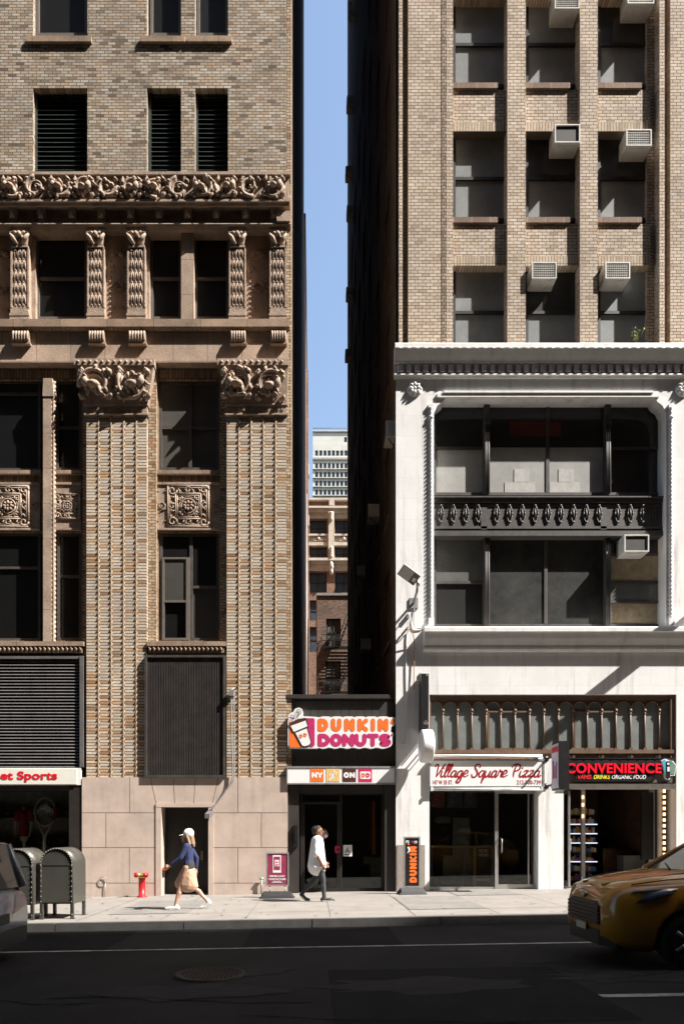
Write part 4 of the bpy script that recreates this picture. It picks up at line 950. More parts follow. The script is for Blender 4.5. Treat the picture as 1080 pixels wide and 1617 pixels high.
# ornate loft with stone frames
d3 = 72.0
ob = thing('stone_trimmed_loft', 'brick and pale stone loft building with carved pilaster seen down the alley', 'building', (1.5, d3, 0))
def XX(px): return X(px, d3)
def ZZ(py): return Z(py, d3)
wh = []
for (a, b) in ((470,483),(489,516),(529,556),(566,593)):
    for (t, bt) in ((821,844),(864,885),(904,936),(948,980),(990,1030)): wh.append((XX(a), XX(b), ZZ(bt), ZZ(t)))
M_PALE = mat('pale carved stone', (.50,.45,.38), .8, var=.25, scale=2, bump=.3, stain=.25)
m = MB(); m.wall(XX(470), XX(600), -1, ZZ(791), d3, .5, wh); m.box(XX(470), XX(600), d3 + .55, d3 + 20, -1, ZZ(791)); m.build('wall', M_RED, ob)
m = MB(); P = lambda a, b, c, d, o: m.box(XX(a), XX(b), d3 - o, d3 + .1, ZZ(d), ZZ(c))
P(469,601,789,792,.4); P(469,601,803,806,.6); P(469,601,806.1,811,.35); P(469,601,845,848,.35); P(469,601,858,863,.3); P(469,601,885,889,.7); P(469,601,889.1,892,.4); P(469,601,848.1,858,.12); P(469,601,811.1,819,.08); P(469,601,892.1,902,.1)
m.build('stone_course', M_PALE, ob)
for a in (523, 486.0 - 24, 560.5):
    m = MB(); m.box(XX(a - 4.5), XX(a + 4.5), d3 - .5, d3 + .1, ZZ(886), ZZ(811)); 
    for k in range(4): m.ball((XX(a), d3 - .6, ZZ(815 + 3*k)), (.28 - .04*k, .3, .2)); m.ball((XX(a), d3 - .6, ZZ(882 - 4*k)), (.2, .25, .25))
    m.ball((XX(a), d3 - .5, ZZ(897)), (.25, .4, .5)); m.ball((XX(a), d3 - .4, ZZ(905)), (.2, .4, .4)); m.build('carved_pilaster', M_PALE, ob)
m = MB()
for a in (503, 543, 579):
    for s in (-1, 1): m.tube([(p[0], d3 - .2, p[1]) for p in spiral(XX(a + s*5), ZZ(853), .22, 1.2, 0, s, 12)], .07, 5); m.box(min(XX(a+s*6), XX(a + s*12)), max(XX(a+s*6), XX(a+s*12)), d3 - .2, d3, ZZ(855), ZZ(851))
    m.ball((XX(a), d3 - .2, ZZ(852)), (.2,.15,.25))
m.box(XX(519.5), XX(528), d3 - .5, d3, ZZ(801), ZZ(793))
m.build('carved_ornament', M_PALE, ob)
for (a, b, c, d) in wh:
    f = MB(); y = d3 + .25; f.box(a, a + .12, y, y + .1, c, d); f.box(b - .12, b, y, y + .1, c, d); f.box((a+b)/2 - .07, (a+b)/2 + .07, y, y + .1, c, d); f.box(a, b, y, y + .1, d - .1, d); f.box(a, b, y, y+.1, (c+d)/2 - .05, (c+d)/2+.05); w_ = f.build('window', M_JDARK, ob)
    g = MB(); g.box(a, b, y + .05, y + .06, c, d); g.build('pane', window_glass('blue reflecting pane', (.05,.07,.1), .6), w_)
# beige tower
d4 = 150.0
tw = thing('beige_tower', 'pale beige tower with rows of square windows above the alley roofs', 'building', (6, d4, 0))
def XX(px): return X(px, d4)
def ZZ(py): return Z(py, d4)
rows = ((711,719.5),(731,739.5),(745,753.5),(759,767.5),(773,781.5),(787,795.5))
wh = []
for (t, b) in rows:
    for k in range(16): wh.append((XX(497.7 + 6.6*k), XX(502.3 + 6.6*k), ZZ(b), ZZ(t)))
wh.append((XX(543.5), XX(548), ZZ(698), ZZ(690)))
M_BEIGE = masonry('pale beige tile', 2.2, 1.1, [(0,(.50,.49,.43)),(.5,(.53,.52,.46)),(1,(.55,.54,.48))], (.46,.45,.4), .06, weather=.12, wscale=.08, bump=0)
m = MB(); m.wall(XX(494), XX(620), -1, ZZ(681), d4, .35, wh); m.box(XX(494), XX(620), d4 + .8, d4 + 40, -1, ZZ(681)); m.build('wall', M_BEIGE, tw)
m = MB(); 
for py in (681, 725, 723, 740.5, 754.5, 768.5, 782.5): m.box(XX(493.7), XX(620), d4 - .3, d4 + .1, ZZ(py + 1), ZZ(py))
m.build('string_course', M_BEIGE, tw)
m = MB(); m.box(XX(512), XX(522), d4 + 4, d4 + 8, ZZ(681) , ZZ(677)); m.tube([(XX(494), d4 + .5, ZZ(681) + 1), (XX(620), d4 + .5, ZZ(681) + 1)], .08, 5); m.build('roof_hut', M_STEEL, tw)
for i, (a, b, c, d) in enumerate(wh[:97]):
    g = MB(); g.box(a, b, d4 + .3, d4 + .32, c, d); g.box((a+b)/2 - .05, (a+b)/2 + .05, d4 + .2, d4 + .3, c, d); g.box(a, b, d4 + .2, d4 + .3, (c+d)/2 - .05, (c+d)/2 + .05)
    g.build('window', window_glass('tower blue pane', (.08,.11,.16), .5), tw)
# the tall block across the street whose shade covers the road (behind the camera)
so_ = MB(); ht = 3.1*(12.98 + 1.6); steps = ((-1.6, 0), (-9, -1.0), (-17, -2), (-26, -3), (-40, 0))
def setback(drop):
    pr = [(-40, -1.5), (-1.6, -1.5)]
    for (y0, e), (y1, _) in zip(steps[:-1], steps[1:]): h = 3.1*(12.98 - y0) + e - drop; pr += [(y0, h), (y1, h)]
    return pr
so_.prism(setback(3.4), -45, 33.5, 'x'); so_.prism(setback(0), 40, 140, 'x')
A, B = setback(3.4), setback(0); n = len(A)
so_._add([(33.5, *p) for p in A] + [(40, *p) for p in B], [(k, n + k, n + (k+1) % n, (k+1) % n) for k in range(n)])
sb = so_.build('setback_block', masonry('opposite brown brick', .21, .08, [(0,(.06,.045,.035)),(.5,(.10,.075,.055)),(1,(.13,.10,.075))], (.06,.05,.04), .014, weather=.3))
tag(sb, 'tall stepped brown brick block behind the camera, shading the street', 'building')
for (x0, x1, h, lab) in ((-75, X(PL) - .05, 60, 'unseen dark brick block added past the carved building to cut sky light'), (X(PR) + .05, 30, 80, 'tall unseen dark brick block added beside the tan loft to shade the alley'), (30.05, 95, 40, 'unseen dark brick block added farthest up the street to cut sky light')):  # added out of view, sized to cut sky fill and shade the alley
    b = MB(); b.box(x0, x1, D + .1, 44 if x0 > 0 else 46, -1.5, h); tag(b.build('unseen_block', MATS['opposite brown brick']), lab, 'building')
m = MB(); bx0, bz0 = X(1120), Z(955)
m.tube([(bx0, D, bz0), (bx0 - .38, D - 1.0, bz0 + .77), (bx0 - .5, D - 1.35, bz0 + 1.05)], [.14, .13, .12], 10); m.lathe([(.22, -.03), (.22, .0)], (bx0, D, bz0), 'y', 16)
tag(m.build('flagpole', M_WTRIM), 'stout white flagpole slanting out from the white facade past the picture edge, added for its shadow', 'flagpole')  # unseen pole, placed and angled for the diagonal shadow on the white wall
# ================================================================ ground
def sheet(name, x0, x1, y0, y1, dz, m, th=None):
    b = MB(); b.quad((x0, y0, G(x0) + dz), (x1, y0, G(x1) + dz), (x1, y1, G(x1) + dz), (x0, y1, G(x0) + dz))
    return b
M_ASPH = mat('worn asphalt', (.020,.0203,.021), .82, var=.45, scale=.8, bump=.5, bscale=120, stain=0, spec=.1)
M_CONC = masonry('sidewalk concrete', 1.55, 40, [(0,(.205,.19,.17)),(.5,(.23,.212,.19)),(1,(.245,.228,.205))], (.10,.09,.08), .012, offset=0, weather=.14, wscale=1.3, soot=.08, bump=.15, mdist=.006)
YC = 12.75
b = sheet('ground', -300, 300, -60, 600, -.16, M_ASPH); struct(b.build('ground', mat('packed dark earth', (.05,.047,.043), .9, bump=.3)))
b = sheet('road', -60, 60, -1.6, YC, -.15, M_ASPH); struct(b.build('road', M_ASPH))
# sidewalk with tooled joints, kerb, lane lines
m = MB()
def slab(x0, x1, y0, y1, dz=0.0): 
    m.hexa([(x0, y0, G(x0) - .3), (x1, y0, G(x1) - .3), (x1, y1, G(x1) - .3), (x0, y1, G(x0) - .3), (x0, y0, G(x0) + dz), (x1, y0, G(x1) + dz), (x1, y1, G(x1) + dz), (x0, y1, G(x0) + dz)])
slab(-40, 40, YC + .16, D + .6)
struct(m.build('sidewalk', mat('sidewalk concrete plain', (.215,.198,.178), .8, var=.16, scale=1.4, bump=.2, bscale=70, spec=.3)))
m = MB(); rnd = random.Random(5)
M_SEAM = mat('dark sidewalk seam', (.075,.066,.058), .9)
def seam(x0, y0, x1, y1, w=.012):
    dx, dy = x1-x0, y1-y0; l = math.hypot(dx, dy); nx, ny = -dy/l*w/2, dx/l*w/2
    m.quad((x0-nx, y0-ny, G(x0)+.004), (x1-nx, y1-ny, G(x1)+.004), (x1+nx, y1+ny, G(x1)+.004), (x0+nx, y0+ny, G(x0)+.004))
for yy in (14.05, 16.9): seam(-40, yy, 40, yy, .014)
for k in range(-14, 18): seam(k*1.62 + .35, YC + .3, k*1.62 + .35, 14.05, .011); seam(k*1.62 + .35 + .0, 14.05, k*1.62 + .35, D, .011)
struct(m.build('sidewalk_seams', M_SEAM))
m = MB()
for (x0, x1, y0, y1) in ((-4.2,-2.58,14.06,16.89),(2.0,3.58,14.06,16.89),(5.2,6.82,YC+.3,14.04),(-8.5,-5.9,16.91,D-.1),(3.6,5.2,16.91,D)):
    m.quad((x0, y0, G(x0)+.008), (x1, y0, G(x1)+.008), (x1, y1, G(x1)+.008), (x0, y1, G(x0)+.008))
struct(m.build('sidewalk_patches', mat('older sidewalk concrete', (.175,.165,.15), .85, var=.2, scale=2, bump=.2, bscale=60)))
m = MB()
for k in range(-16, 17):
    x0 = k*2.4 + .01; x1 = x0 + 2.38
    m.hexa([(x0, YC, G(x0)-.3), (x1, YC, G(x1)-.3), (x1, YC+.158, G(x1)-.3), (x0, YC+.158, G(x0)-.3), (x0, YC+.012, G(x0)+.002), (x1, YC+.012, G(x1)+.002), (x1, YC+.158, G(x1)+.002), (x0, YC+.158, G(x0)+.002)])
struct(m.build('kerb', mat('granite kerb', (.10,.095,.09), .75, var=.25, scale=4, bump=.3, bscale=40)))
m = MB(); rnd = random.Random(9); yl = 10.48
M_LINE = mat('worn white road paint', (.30,.295,.28), .7, var=.6, scale=5)
for k in range(46):
    x0 = -13 + k*.6; x1 = x0 + .6; 
    if rnd.random() < .06: continue
    w0, w1 = .045 + rnd.uniform(-.01,.006), .045 + rnd.uniform(-.01,.006)
    m.quad((x0, yl-w0, G(x0)-.142), (x1, yl-w1, G(x1)-.142), (x1, yl+w1, G(x1)-.142), (x0, yl+w0, G(x0)-.142))
m2 = MB(); x0, x1 = X(948, 7.1), X(948, 7.1) + 3; m2.quad((x0, 7.03, G(x0)-.142), (x1, 7.03, G(x1)-.142), (x1, 7.16, G(x1)-.142), (x0, 7.16, G(x0)-.142))
m2._add([], [])
o_ = m.build('parking_line', M_LINE); struct(o_)
struct(m2.build('lane_line', M_LINE))
# gum spots and stains trodden into the concrete
m = MB(); rnd = random.Random(21)
for k in range(240):
    xx, yy, r_ = rnd.uniform(-9, 10), rnd.uniform(YC + .25, D - .1), rnd.choice((.014, .02, .028, .035)); n_ = 9
    m._add([(xx + r_*rnd.uniform(.7,1.2)*math.cos(6.283*q/n_), yy + r_*rnd.uniform(.7,1.2)*math.sin(6.283*q/n_), G(xx) + .012) for q in range(n_)], [tuple(range(n_))])
gum = m.build('gum_spots', mat('trodden gum', (.085,.078,.07), .8)); gum['kind'] = 'stuff'
m = MB()
for k in range(16):
    x0, y0 = rnd.uniform(-7, 9), rnd.uniform(2.5, 12.3); pts = [(x0, y0)]
    a = rnd.uniform(-.4, .4)
    for q in range(14): a += rnd.uniform(-.5, .5); a *= .85; pts.append((pts[-1][0] + .22*math.cos(a), pts[-1][1] + .12*math.sin(a)))
    for p, q in zip(pts[:-1], pts[1:]):
        w_ = rnd.uniform(.006, .014); m.quad((p[0], p[1]-w_, G(p[0])-.1435), (q[0], q[1]-w_, G(q[0])-.1435), (q[0], q[1]+w_, G(q[0])-.1435), (p[0], p[1]+w_, G(p[0])-.1435))
struct(m.build('asphalt_cracks', mat('tar filled crack', (.008,.008,.008), .85, spec=.05)))
# paler worn spots where tyres scrub the road
m = MB()
for k in range(9):
    xx, yy, ra, rb_ = rnd.uniform(-5.5, 5.5), rnd.uniform(5.0, 9.9), rnd.uniform(.5, 1.3), rnd.uniform(.15, .4); n_ = 18
    m._add([(xx + ra*(1 + .25*math.sin(3*q + k))*math.cos(6.283*q/n_), yy + rb_*(1 + .3*math.sin(2*q + k))*math.sin(6.283*q/n_), G(xx + ra*(1 + .25*math.sin(3*q + k))*math.cos(6.283*q/n_)) - .1445 + .0003*k*.1) for q in range(n_)], [tuple(range(n_))])
struct(m.build('worn_asphalt', mat('scrubbed asphalt', (.026,.026,.0265), .8, var=.5, scale=5, bump=.5, bscale=140, spec=.1)))
# asphalt seams and patches
m = MB()
for (x0, x1, y0, y1) in ((-1.1,1.4,10.6,12.7),(-7,-3.2,10.6,12.7),(0.2,3.0,6.2,8.7),(-6,-3.5,5,7.2)):
    m.quad((x0, y0, G(x0)-.146), (x1, y0, G(x1)-.146), (x1, y1, G(x1)-.146), (x0, y1, G(x0)-.146))
struct(m.build('asphalt_patches', mat('newer asphalt patch', (.013,.0133,.014), .85, var=.4, scale=2, bump=.5, bscale=130, spec=.08)))
# ================================================================ manhole
xm, ym = X(332, 8.55), 8.55
mh = MB(); z0 = G(xm) - .141
mh.lathe([(.0,-.05),(.44,-.05),(.44,.006),(.40,.012),(.395,.006),(.0,.006)], (xm, ym, z0), 'z', 40)
for i in range(-6, 7):
    for j in range(-6, 7):
        if i*i + j*j < 40: mh.box(xm + i*.055 - .018, xm + i*.055 + .018, ym + j*.055 - .018, ym + j*.055 + .018, z0 + .0055, z0 + .012)
tag(mh.build('manhole_cover', mat('rusty cast iron cover', (.040,.033,.029), .7, metal=.3, var=.4, spec=.15)), 'round rusty iron manhole cover with studs set in the asphalt', 'manhole cover')
# ================================================================ air conditioners
M_ACW = mat('yellowed white appliance metal', (.62,.60,.55), .5, var=.1, scale=4, stain=.25)
M_ACD = mat('dark coil behind grille', (.05,.048,.045), .7)
def air_conditioner(px0, px1, py0, py1, y0, depth, label, dark=False):
    x0, x1, z0, z1 = X(px0, y0), X(px1, y0), Z(py1, y0), Z(py0, y0)
    t = thing('air_conditioner', label, 'air conditioner', ((x0+x1)/2, y0 + depth, z0), 'air conditioners in the front windows')
    m = MB(); e = .03
    m.box(x0, x0+e, y0, y0+depth, z0, z1); m.box(x1-e, x1, y0, y0+depth, z0, z1); m.box(x0+e, x1-e, y0, y0+depth, z1-e, z1); m.box(x0+e, x1-e, y0, y0+depth, z0, z0+e); m.box(x0+e, x1-e, y0+.06, y0+.08, z0+e, z1-e)
    for s, xx in ((-1, x0), (1, x1)):
        for k in range(5): m.box(xx + s*.001, xx + s*.008, y0+.06, y0+depth*.5, z0 + .06 + k*.05, z0 + .085 + k*.05)
    m.box(x0 + .1, x1 - .14, y0 + .08, y0 + depth*.7, z0 - .012, z0 - .001)
    m.build('casing', M_ACW, t)
    g = MB()
    if dark: g.box(x0 + .06, x1 - .06, y0 + .03, y0 + .045, z0 + .05, z1 - .05); g.build('coil_panel', M_ACD, t)
    else:
        g.box(x0+e, x1-e, y0 + .045, y0 + .058, z0+e, z1-e); g.build('coil_panel', M_ACD, t)
        g = MB(); n = 11
        for k in range(1, n): xx = x0+e + (x1-x0-2*e)*k/n; g.box(xx-.006, xx+.006, y0+.018, y0+.026, z0+e, z1-e)
        for k in range(1, 8): zz = z0+e + (z1-z0-2*e)*k/8; g.box(x0+e, x1-e, y0+.01, y0+.018, zz-.006, zz+.006)
        g.build('grille', M_ACW, t)
ya = D - .06
air_conditioner(876, 915, -16, 12, ya, .45, 'white window air conditioner cut off by the picture top, middle window column')
air_conditioner(991, 1033, -24, 4, ya, .5, 'white window air conditioner cut off by the picture top, right window column')
air_conditioner(876, 916, 195, 224, ya, .45, 'white window air conditioner with a plain dark front, no grille', True)
air_conditioner(989, 1029, 203, 229, ya, .45, 'white grilled air conditioner beside the plain dark fronted one')
air_conditioner(840, 879, 413, 439, ya, .45, 'white grilled air conditioner in middle window just above the white cornice')
air_conditioner(956, 995, 413, 439, ya, .45, 'white grilled air conditioner in right window just above the white cornice')
air_conditioner(986, 1025, 844, 871, D - .08, .5, 'white air conditioner with scratched dark front in the white facade bay', True)
def alley_unit(px, py, w_=.6, h=.42, p=.36, label=''):
    p = .25 if px > 600 else p; d = (XS - p) * F / (px - VX); x0 = XS - p; zc = Z(py, d)
    t = thing('air_conditioner', label, 'air conditioner', (XS, d, zc - h/2), 'air conditioners along the alley wall')
    m = MB(); m.box(x0, XS + .1, d - w_/2, d + w_/2, zc - h/2, zc + h/2)
    for k in range(6): m.box(x0 + .05, XS - .05, d - w_/2 - .008, d - w_/2 - .001, zc - h/2 + .05 + k*.055, zc - h/2 + .08 + k*.055)
    m.build('casing', M_ACW, t)
    g = MB()
    for k in range(7): g.box(x0 - .01, x0 - .001, d - w_/2 + .03, d + w_/2 - .03, zc - h/2 + .04 + k*.05, zc - h/2 + .07 + k*.05)
    g.build('grille', M_ACD, t)
    b = MB(); b.tube([(XS, d - w_*.3, zc - h/2 - .25), (x0 + .08, d - w_*.3, zc - h/2 - .005)], .015, 4); b.build('bracket', M_BLK, t)
for (px, py, lab) in ((549.5, 18, 'topmost dark air conditioner jutting from the alley wall into the sky'), (547.5, 165, 'dark air conditioner on alley wall against the sky, second from top'), (545.5, 275, 'dark air conditioner sticking farthest into the sky strip'),
    (547.5, 337, 'dark air conditioner on alley wall just below the one sticking out farthest'), (546.5, 465, 'dark air conditioner on alley wall level with lowest brick windows'), (545, 562, 'lowest air conditioner seen dark against the sky strip'),
    (607.5, 686, 'air conditioner high on the alley wall nearest the white facade'), (580, 812, 'pale air conditioner halfway up the dark alley wall'), (562.5, 905, 'dim air conditioner in alley wall level with the floodlight'), (568.5, 1020, 'dim air conditioner low in the alley above the donut shop')):
    alley_unit(px, py, label=lab)
for (px, py, lab, d) in ((487.5, 745, 'white air conditioner high on the brick neighbour, upper of two', 66), (487.5, 825, 'white air conditioner on the brick neighbour, lower of two', 66)):
    m = MB(); x = X(484.2, d); m.box(x - .05, x + .25, d - .45, d + .45, Z(py + 8, d), Z(py - 8, d)); 
    for k in range(5): m.box(x - .02, x + .22, d - .47, d - .451, Z(py + 6 - 3*k, d), Z(py + 4.6 - 3*k, d))
    tag(m.build('air_conditioner', M_ACW), lab, 'air conditioner', 'air conditioners on the brick neighbour')
# ================================================================ signs
M_SWHITE = mat('white sign face', (.78,.78,.77), .35, var=.03, scale=2)
M_ORANGE = mat('orange sign paint', (.84,.17,.03), .4, var=.04); M_PINK = mat('magenta sign paint', (.50,.03,.14), .4, var=.04)
M_TAN = mat('tan sign paint', (.72,.46,.18), .4, var=.04); M_CHOC = mat('brown sign paint', (.075,.03,.022), .4); M_HOT = mat('pink sign paint', (.62,.02,.11), .4)
M_SIGNBLK = mat('black sign paint', (.012,.011,.011), .4, var=.1); M_CRIM = mat('crimson sign paint', (.30,.012,.02), .45); M_RED = mat('red sign paint', (.62,.008,.02), .4)
def glyph(mb, ch, x, z, h, y, w, wide=.82):
    W = h*wide; r = w/2; a, b, t = x + r, x + W - r, z + h - r; lo = z + r
    def S(p, c=False): 
        S.k += 1; stroke(mb, p, y - .0006*S.k, w, 7, curve=c)
    S.k = 0
    def arc(cx, cz, rx, rz, t0, t1, n=14): return [(cx + rx*math.cos(R(t0 + (t1-t0)*i/n)), cz + rz*math.sin(R(t0 + (t1-t0)*i/n))) for i in range(n+1)]
    if ch == 'D': S([(a, lo), (a, t)]); S([(a, lo), (a + (b-a)*.4, lo)] + arc(a + (b-a)*.4, z + h/2, (b-a)*.6, (t-lo)/2, -90, 90) + [(a, t)])
    elif ch == 'U': S([(a, t), (a, lo + (b-a)/2)] + arc((a+b)/2, lo + (b-a)/2, (b-a)/2, (b-a)/2, 180, 360) + [(b, t)])
    elif ch == 'N': S([(a, lo), (a, t)]); S([(a, t), (b, lo)]); S([(b, lo), (b, t)])
    elif ch == 'K': S([(a, lo), (a, t)]); S([(b, t), (a + .1*h, z + h/2), (b, lo)])
    elif ch == 'I': S([(a, lo), (a, t)])
    elif ch == 'O': S(arc((a+b)/2, z + h/2, (b-a)/2, (t-lo)/2, 0, 360, 26))
    elif ch == 'T': S([(a, t), (b, t)]); S([((a+b)/2, lo), ((a+b)/2, t)])
    elif ch == 'Y': S([(a, t), ((a+b)/2, z + h*.5), (b, t)]); S([((a+b)/2, lo), ((a+b)/2, z + h*.5)])
    elif ch == 'A': S([(a, lo), ((a+b)/2, t), (b, lo)]); S([(a + (b-a)*.25, z + h*.36), (a + (b-a)*.75, z + h*.36)])
    elif ch == 'S':
        c = (a+b)/2; q = (t-lo)/4; S(arc(c, t - q, (b-a)/2*.95, q, 35, 270) [:] + arc(c, lo + q, (b-a)/2, q, 90, -145)[1:])
    elif ch == "'": S([(a, t), (a - .05*h, t - .12*h)])
    return {'I': w, "'": w}.get(ch, W)
def word(mb, txt, x0, x1, z, h, y, w, wide=.82):
    adv = [{'I': w, "'": w*.8}.get(c, h*wide) for c in txt]; gap = (x1 - x0 - sum(adv)) / max(1, len(txt) - 1); x = x0
    for c, a in zip(txt, adv): glyph(mb, c, x, z, h, y, w, wide); x += a + gap
yS = D - .12
def sx(px): return X(px, yS)
def sz(py): return Z(py, yS)
t = thing('shop_sign', 'white scalloped donut shop sign with steaming cup and orange and pink lettering', 'sign', (sx(540), D, sz(1182)))
# the scalloped board follows the letters
top = [(sx(624.5), sz(1137)), (sx(623.5), sz(1133.5)), (sx(619), sz(1132.8)), (sx(615), sz(1133.5))]
for k in range(6):
    xa = 614 - k*18.2; top += [(sx(xa - 3), sz(1131.8)), (sx(xa - 9), sz(1131.6)), (sx(xa - 15), sz(1131.8)), (sx(xa - 18), sz(1133.2))]
cupo = [(sx(500), sz(1132.5)), (sx(478.5), sz(1131.2)), (sx(478.8), sz(1125)), (sx(477), sz(1120)), (sx(472), sz(1117.6)), (sx(466), sz(1119.5)), (sx(463), sz(1125)), (sx(459), sz(1126)), (sx(455.5), sz(1130)), (sx(454.6), sz(1136)), (sx(454.6), sz(1177)), (sx(457.5), sz(1182)), (sx(500), sz(1182.3))]
bot = []
for k in range(6):
    xa = 501 + k*18.8; bot += [(sx(xa + 3), sz(1181.2)), (sx(xa + 8), sz(1182.6)), (sx(xa + 13), sz(1182.2)), (sx(xa + 17), sz(1180.9))]
bot += [(sx(617), sz(1179)), (sx(620), sz(1174)), (sx(619.6), sz(1165)), (sx(621.8), sz(1161)), (sx(620), sz(1157.5)), (sx(617), sz(1156)), (sx(618), sz(1148)), (sx(623), sz(1145)), (sx(624.6), sz(1141))]
outline = top + cupo + bot
m = MB(); m.prism(outline, yS, D + .04, 'y'); m.build('sign_board', M_SWHITE, t)
yf = yS - .004
m = MB(); word(m, "DUNKIN'", sx(501.5), sx(623), sz(1155.6), sz(1135) - sz(1155.6), yf, .118); m.build('lettering', M_ORANGE, t)
m = MB(); word(m, "DONUTS", sx(501.5), sx(617.5), sz(1179.6), sz(1159) - sz(1179.6), yf, .118, .95)
for k in range(12): pass
m.tube([(sx(619.2) + .018*math.cos(q*.6), yf - .002, sz(1160.5) + .018*math.sin(q*.6)) for q in range(12)], .005, 4); m.build('lettering', M_PINK, t)
m = MB(); m.prism([(sx(457), sz(1139)), (sx(461), sz(1141)), (sx(475), sz(1181)), (sx(459.5), sz(1180.8)), (sx(457), sz(1178))], yf - .004, yS, 'y'); m.build('logo_square', M_ORANGE, t)
m = MB(); m.prism([(sx(484), sz(1134.5)), (sx(495), sz(1134.5)), (sx(497), sz(1136.5)), (sx(497), sz(1177)), (sx(494.5), sz(1179.6)), (sx(490), sz(1180))], yf - .0041, yS, 'y'); m.build('logo_square', M_PINK, t)
def cup_shape(g):
    return [(p[0], p[1]) for p in g]
m = MB(); m.prism([(sx(456.5), sz(1145)), (sx(458), sz(1142)), (sx(470), sz(1136)), (sx(482), sz(1134)), (sx(484.5), sz(1135.5)), (sx(487.5), sz(1147.5)), (sx(486), sz(1150.5)), (sx(492.5), sz(1174)), (sx(490), sz(1178)), (sx(480), sz(1181)), (sx(475.5), sz(1179)), (sx(464), sz(1158)), (sx(461.5), sz(1158))], yf - .012, yS, 'y'); m.build('cup_outline', M_CHOC, t)
m = MB(); m.prism([(sx(459), sz(1147)), (sx(482.5), sz(1138.5)), (sx(485.5), sz(1147.5)), (sx(464), sz(1156.5))], yf - .02, yS, 'y'); m.prism([(sx(466.5), sz(1158)), (sx(484.3), sz(1151)), (sx(490.5), sz(1173.5)), (sx(488), sz(1177)), (sx(480.5), sz(1179)), (sx(477), sz(1177.5))], yf - .0201, yS, 'y'); m.build('cup', M_SWHITE, t)
m = MB()
for k, c_ in ((0,'D'),(1,'D')): glyph(m, c_, sx(472.8 + 6.6*k), sz(1166.2 - 2*k), .10, yf - .024, .028, .85)
m.build('cup_lettering', M_ORANGE, t)
m = MB()
for (cx, cz, s) in ((460.8, 1133, 1), (471, 1124.5, 1)):
    sp = spiral(sx(cx), sz(cz), .075, 1.4, -1.2, s, 18); stroke(m, [(p[0], p[1]) for p in sp], yf - .014, .017)
stroke(m, [(sx(464.5), sz(1134)), (sx(465.5), sz(1131)), (sx(463.5), sz(1136))], yf - .014, .017); stroke(m, [(sx(474.5), sz(1127)), (sx(469.5), sz(1131)), (sx(470), sz(1135.5))], yf - .014, .017)
m.build('steam', M_CHOC, t)
# the lit fascia box
yB = D - .10
def bx_(px): return X(px, yB)
def bz_(py): return Z(py, yB)
t = thing('light_box', 'long white light box over the donut shop door with four coloured tiles', 'sign', (bx_(540), D, bz_(1239)))
m = MB(); x0, x1, z0, z1 = bx_(452.5), bx_(625), bz_(1239), bz_(1210.5)
m.box(x0, x1, yB, D + .12, z0, z0 + .035); m.box(x0, x1, yB, D + .12, z1 - .05, z1); m.box(x0, x0 + .03, yB, D + .12, z0 + .035, z1 - .05); m.box(x1 - .03, x1, yB, D + .12, z0 + .035, z1 - .05); m.build('case', M_STEEL, t)
m = MB(); m.box(x0 + .03, x1 - .03, yB + .012, D + .11, z0 + .035, z1 - .05); m.build('face', M_SWHITE, t)
yT = yB + .006
tiles = ((490, 511, M_ORANGE), (515, 536.3, M_TAN), (540.8, 562, M_CHOC), (566.2, 587.4, M_HOT))
for (a, b, mm) in tiles:
    m = MB(); m.box(bx_(a), bx_(b), yT, yB + .013, bz_(1235), bz_(1214.2)); m.build('tile', mm, t)
m = MB(); h = .155
word(m, 'NY', bx_(492), bx_(509.5), bz_(1229), h, yT - .002, .05, .95); m.build('tile_lettering', M_SWHITE, t); m = MB(); word(m, 'ON', bx_(542.5), bx_(560.5), bz_(1229), h, yT - .002, .05, .95); m.build('tile_lettering', M_SWHITE, t); m = MB()
m.prism([(bx_(568.5), bz_(1229)), (bx_(568.5), bz_(1220.5)), (bx_(570), bz_(1218.8)), (bx_(583.6), bz_(1218.8)), (bx_(585.2), bz_(1220.5)), (bx_(585.2), bz_(1229)), (bx_(583.6), bz_(1230.7)), (bx_(570), bz_(1230.7))], yT - .004, yT + .002, 'y'); m.build('tile_lettering', M_SWHITE, t); m = MB()
def rp(pts, w_): stroke(m, [(bx_(a), bz_(b)) for a, b in pts], yT - .003, w_, curve=False)
disc(m, bx_(528), bz_(1218.6), .026, yT - .003, 12)                        # the running figure
rp([(526, 1221.5), (525, 1226)], .055); rp([(526, 1221.5), (522.3, 1222.5), (520.5, 1225)], .02); rp([(527, 1222), (530, 1223.5), (532.3, 1220)], .02)
rp([(525, 1226), (527.5, 1228), (525, 1230.5)], .03); rp([(524.5, 1226), (523, 1229), (520.3, 1232.5)], .03); rp([(525, 1230.5), (524.6, 1231)], .02)
m.build('running_figure', M_SWHITE, t)
m = MB(); glyph(m, 'D', bx_(570.6), bz_(1228.2), .115, yT - .006, .034, .9); m.build('tile_lettering', M_ORANGE, t)
m = MB(); glyph(m, 'D', bx_(577.8), bz_(1228.2), .115, yT - .006, .034, .9); m.build('tile_lettering', M_HOT, t)
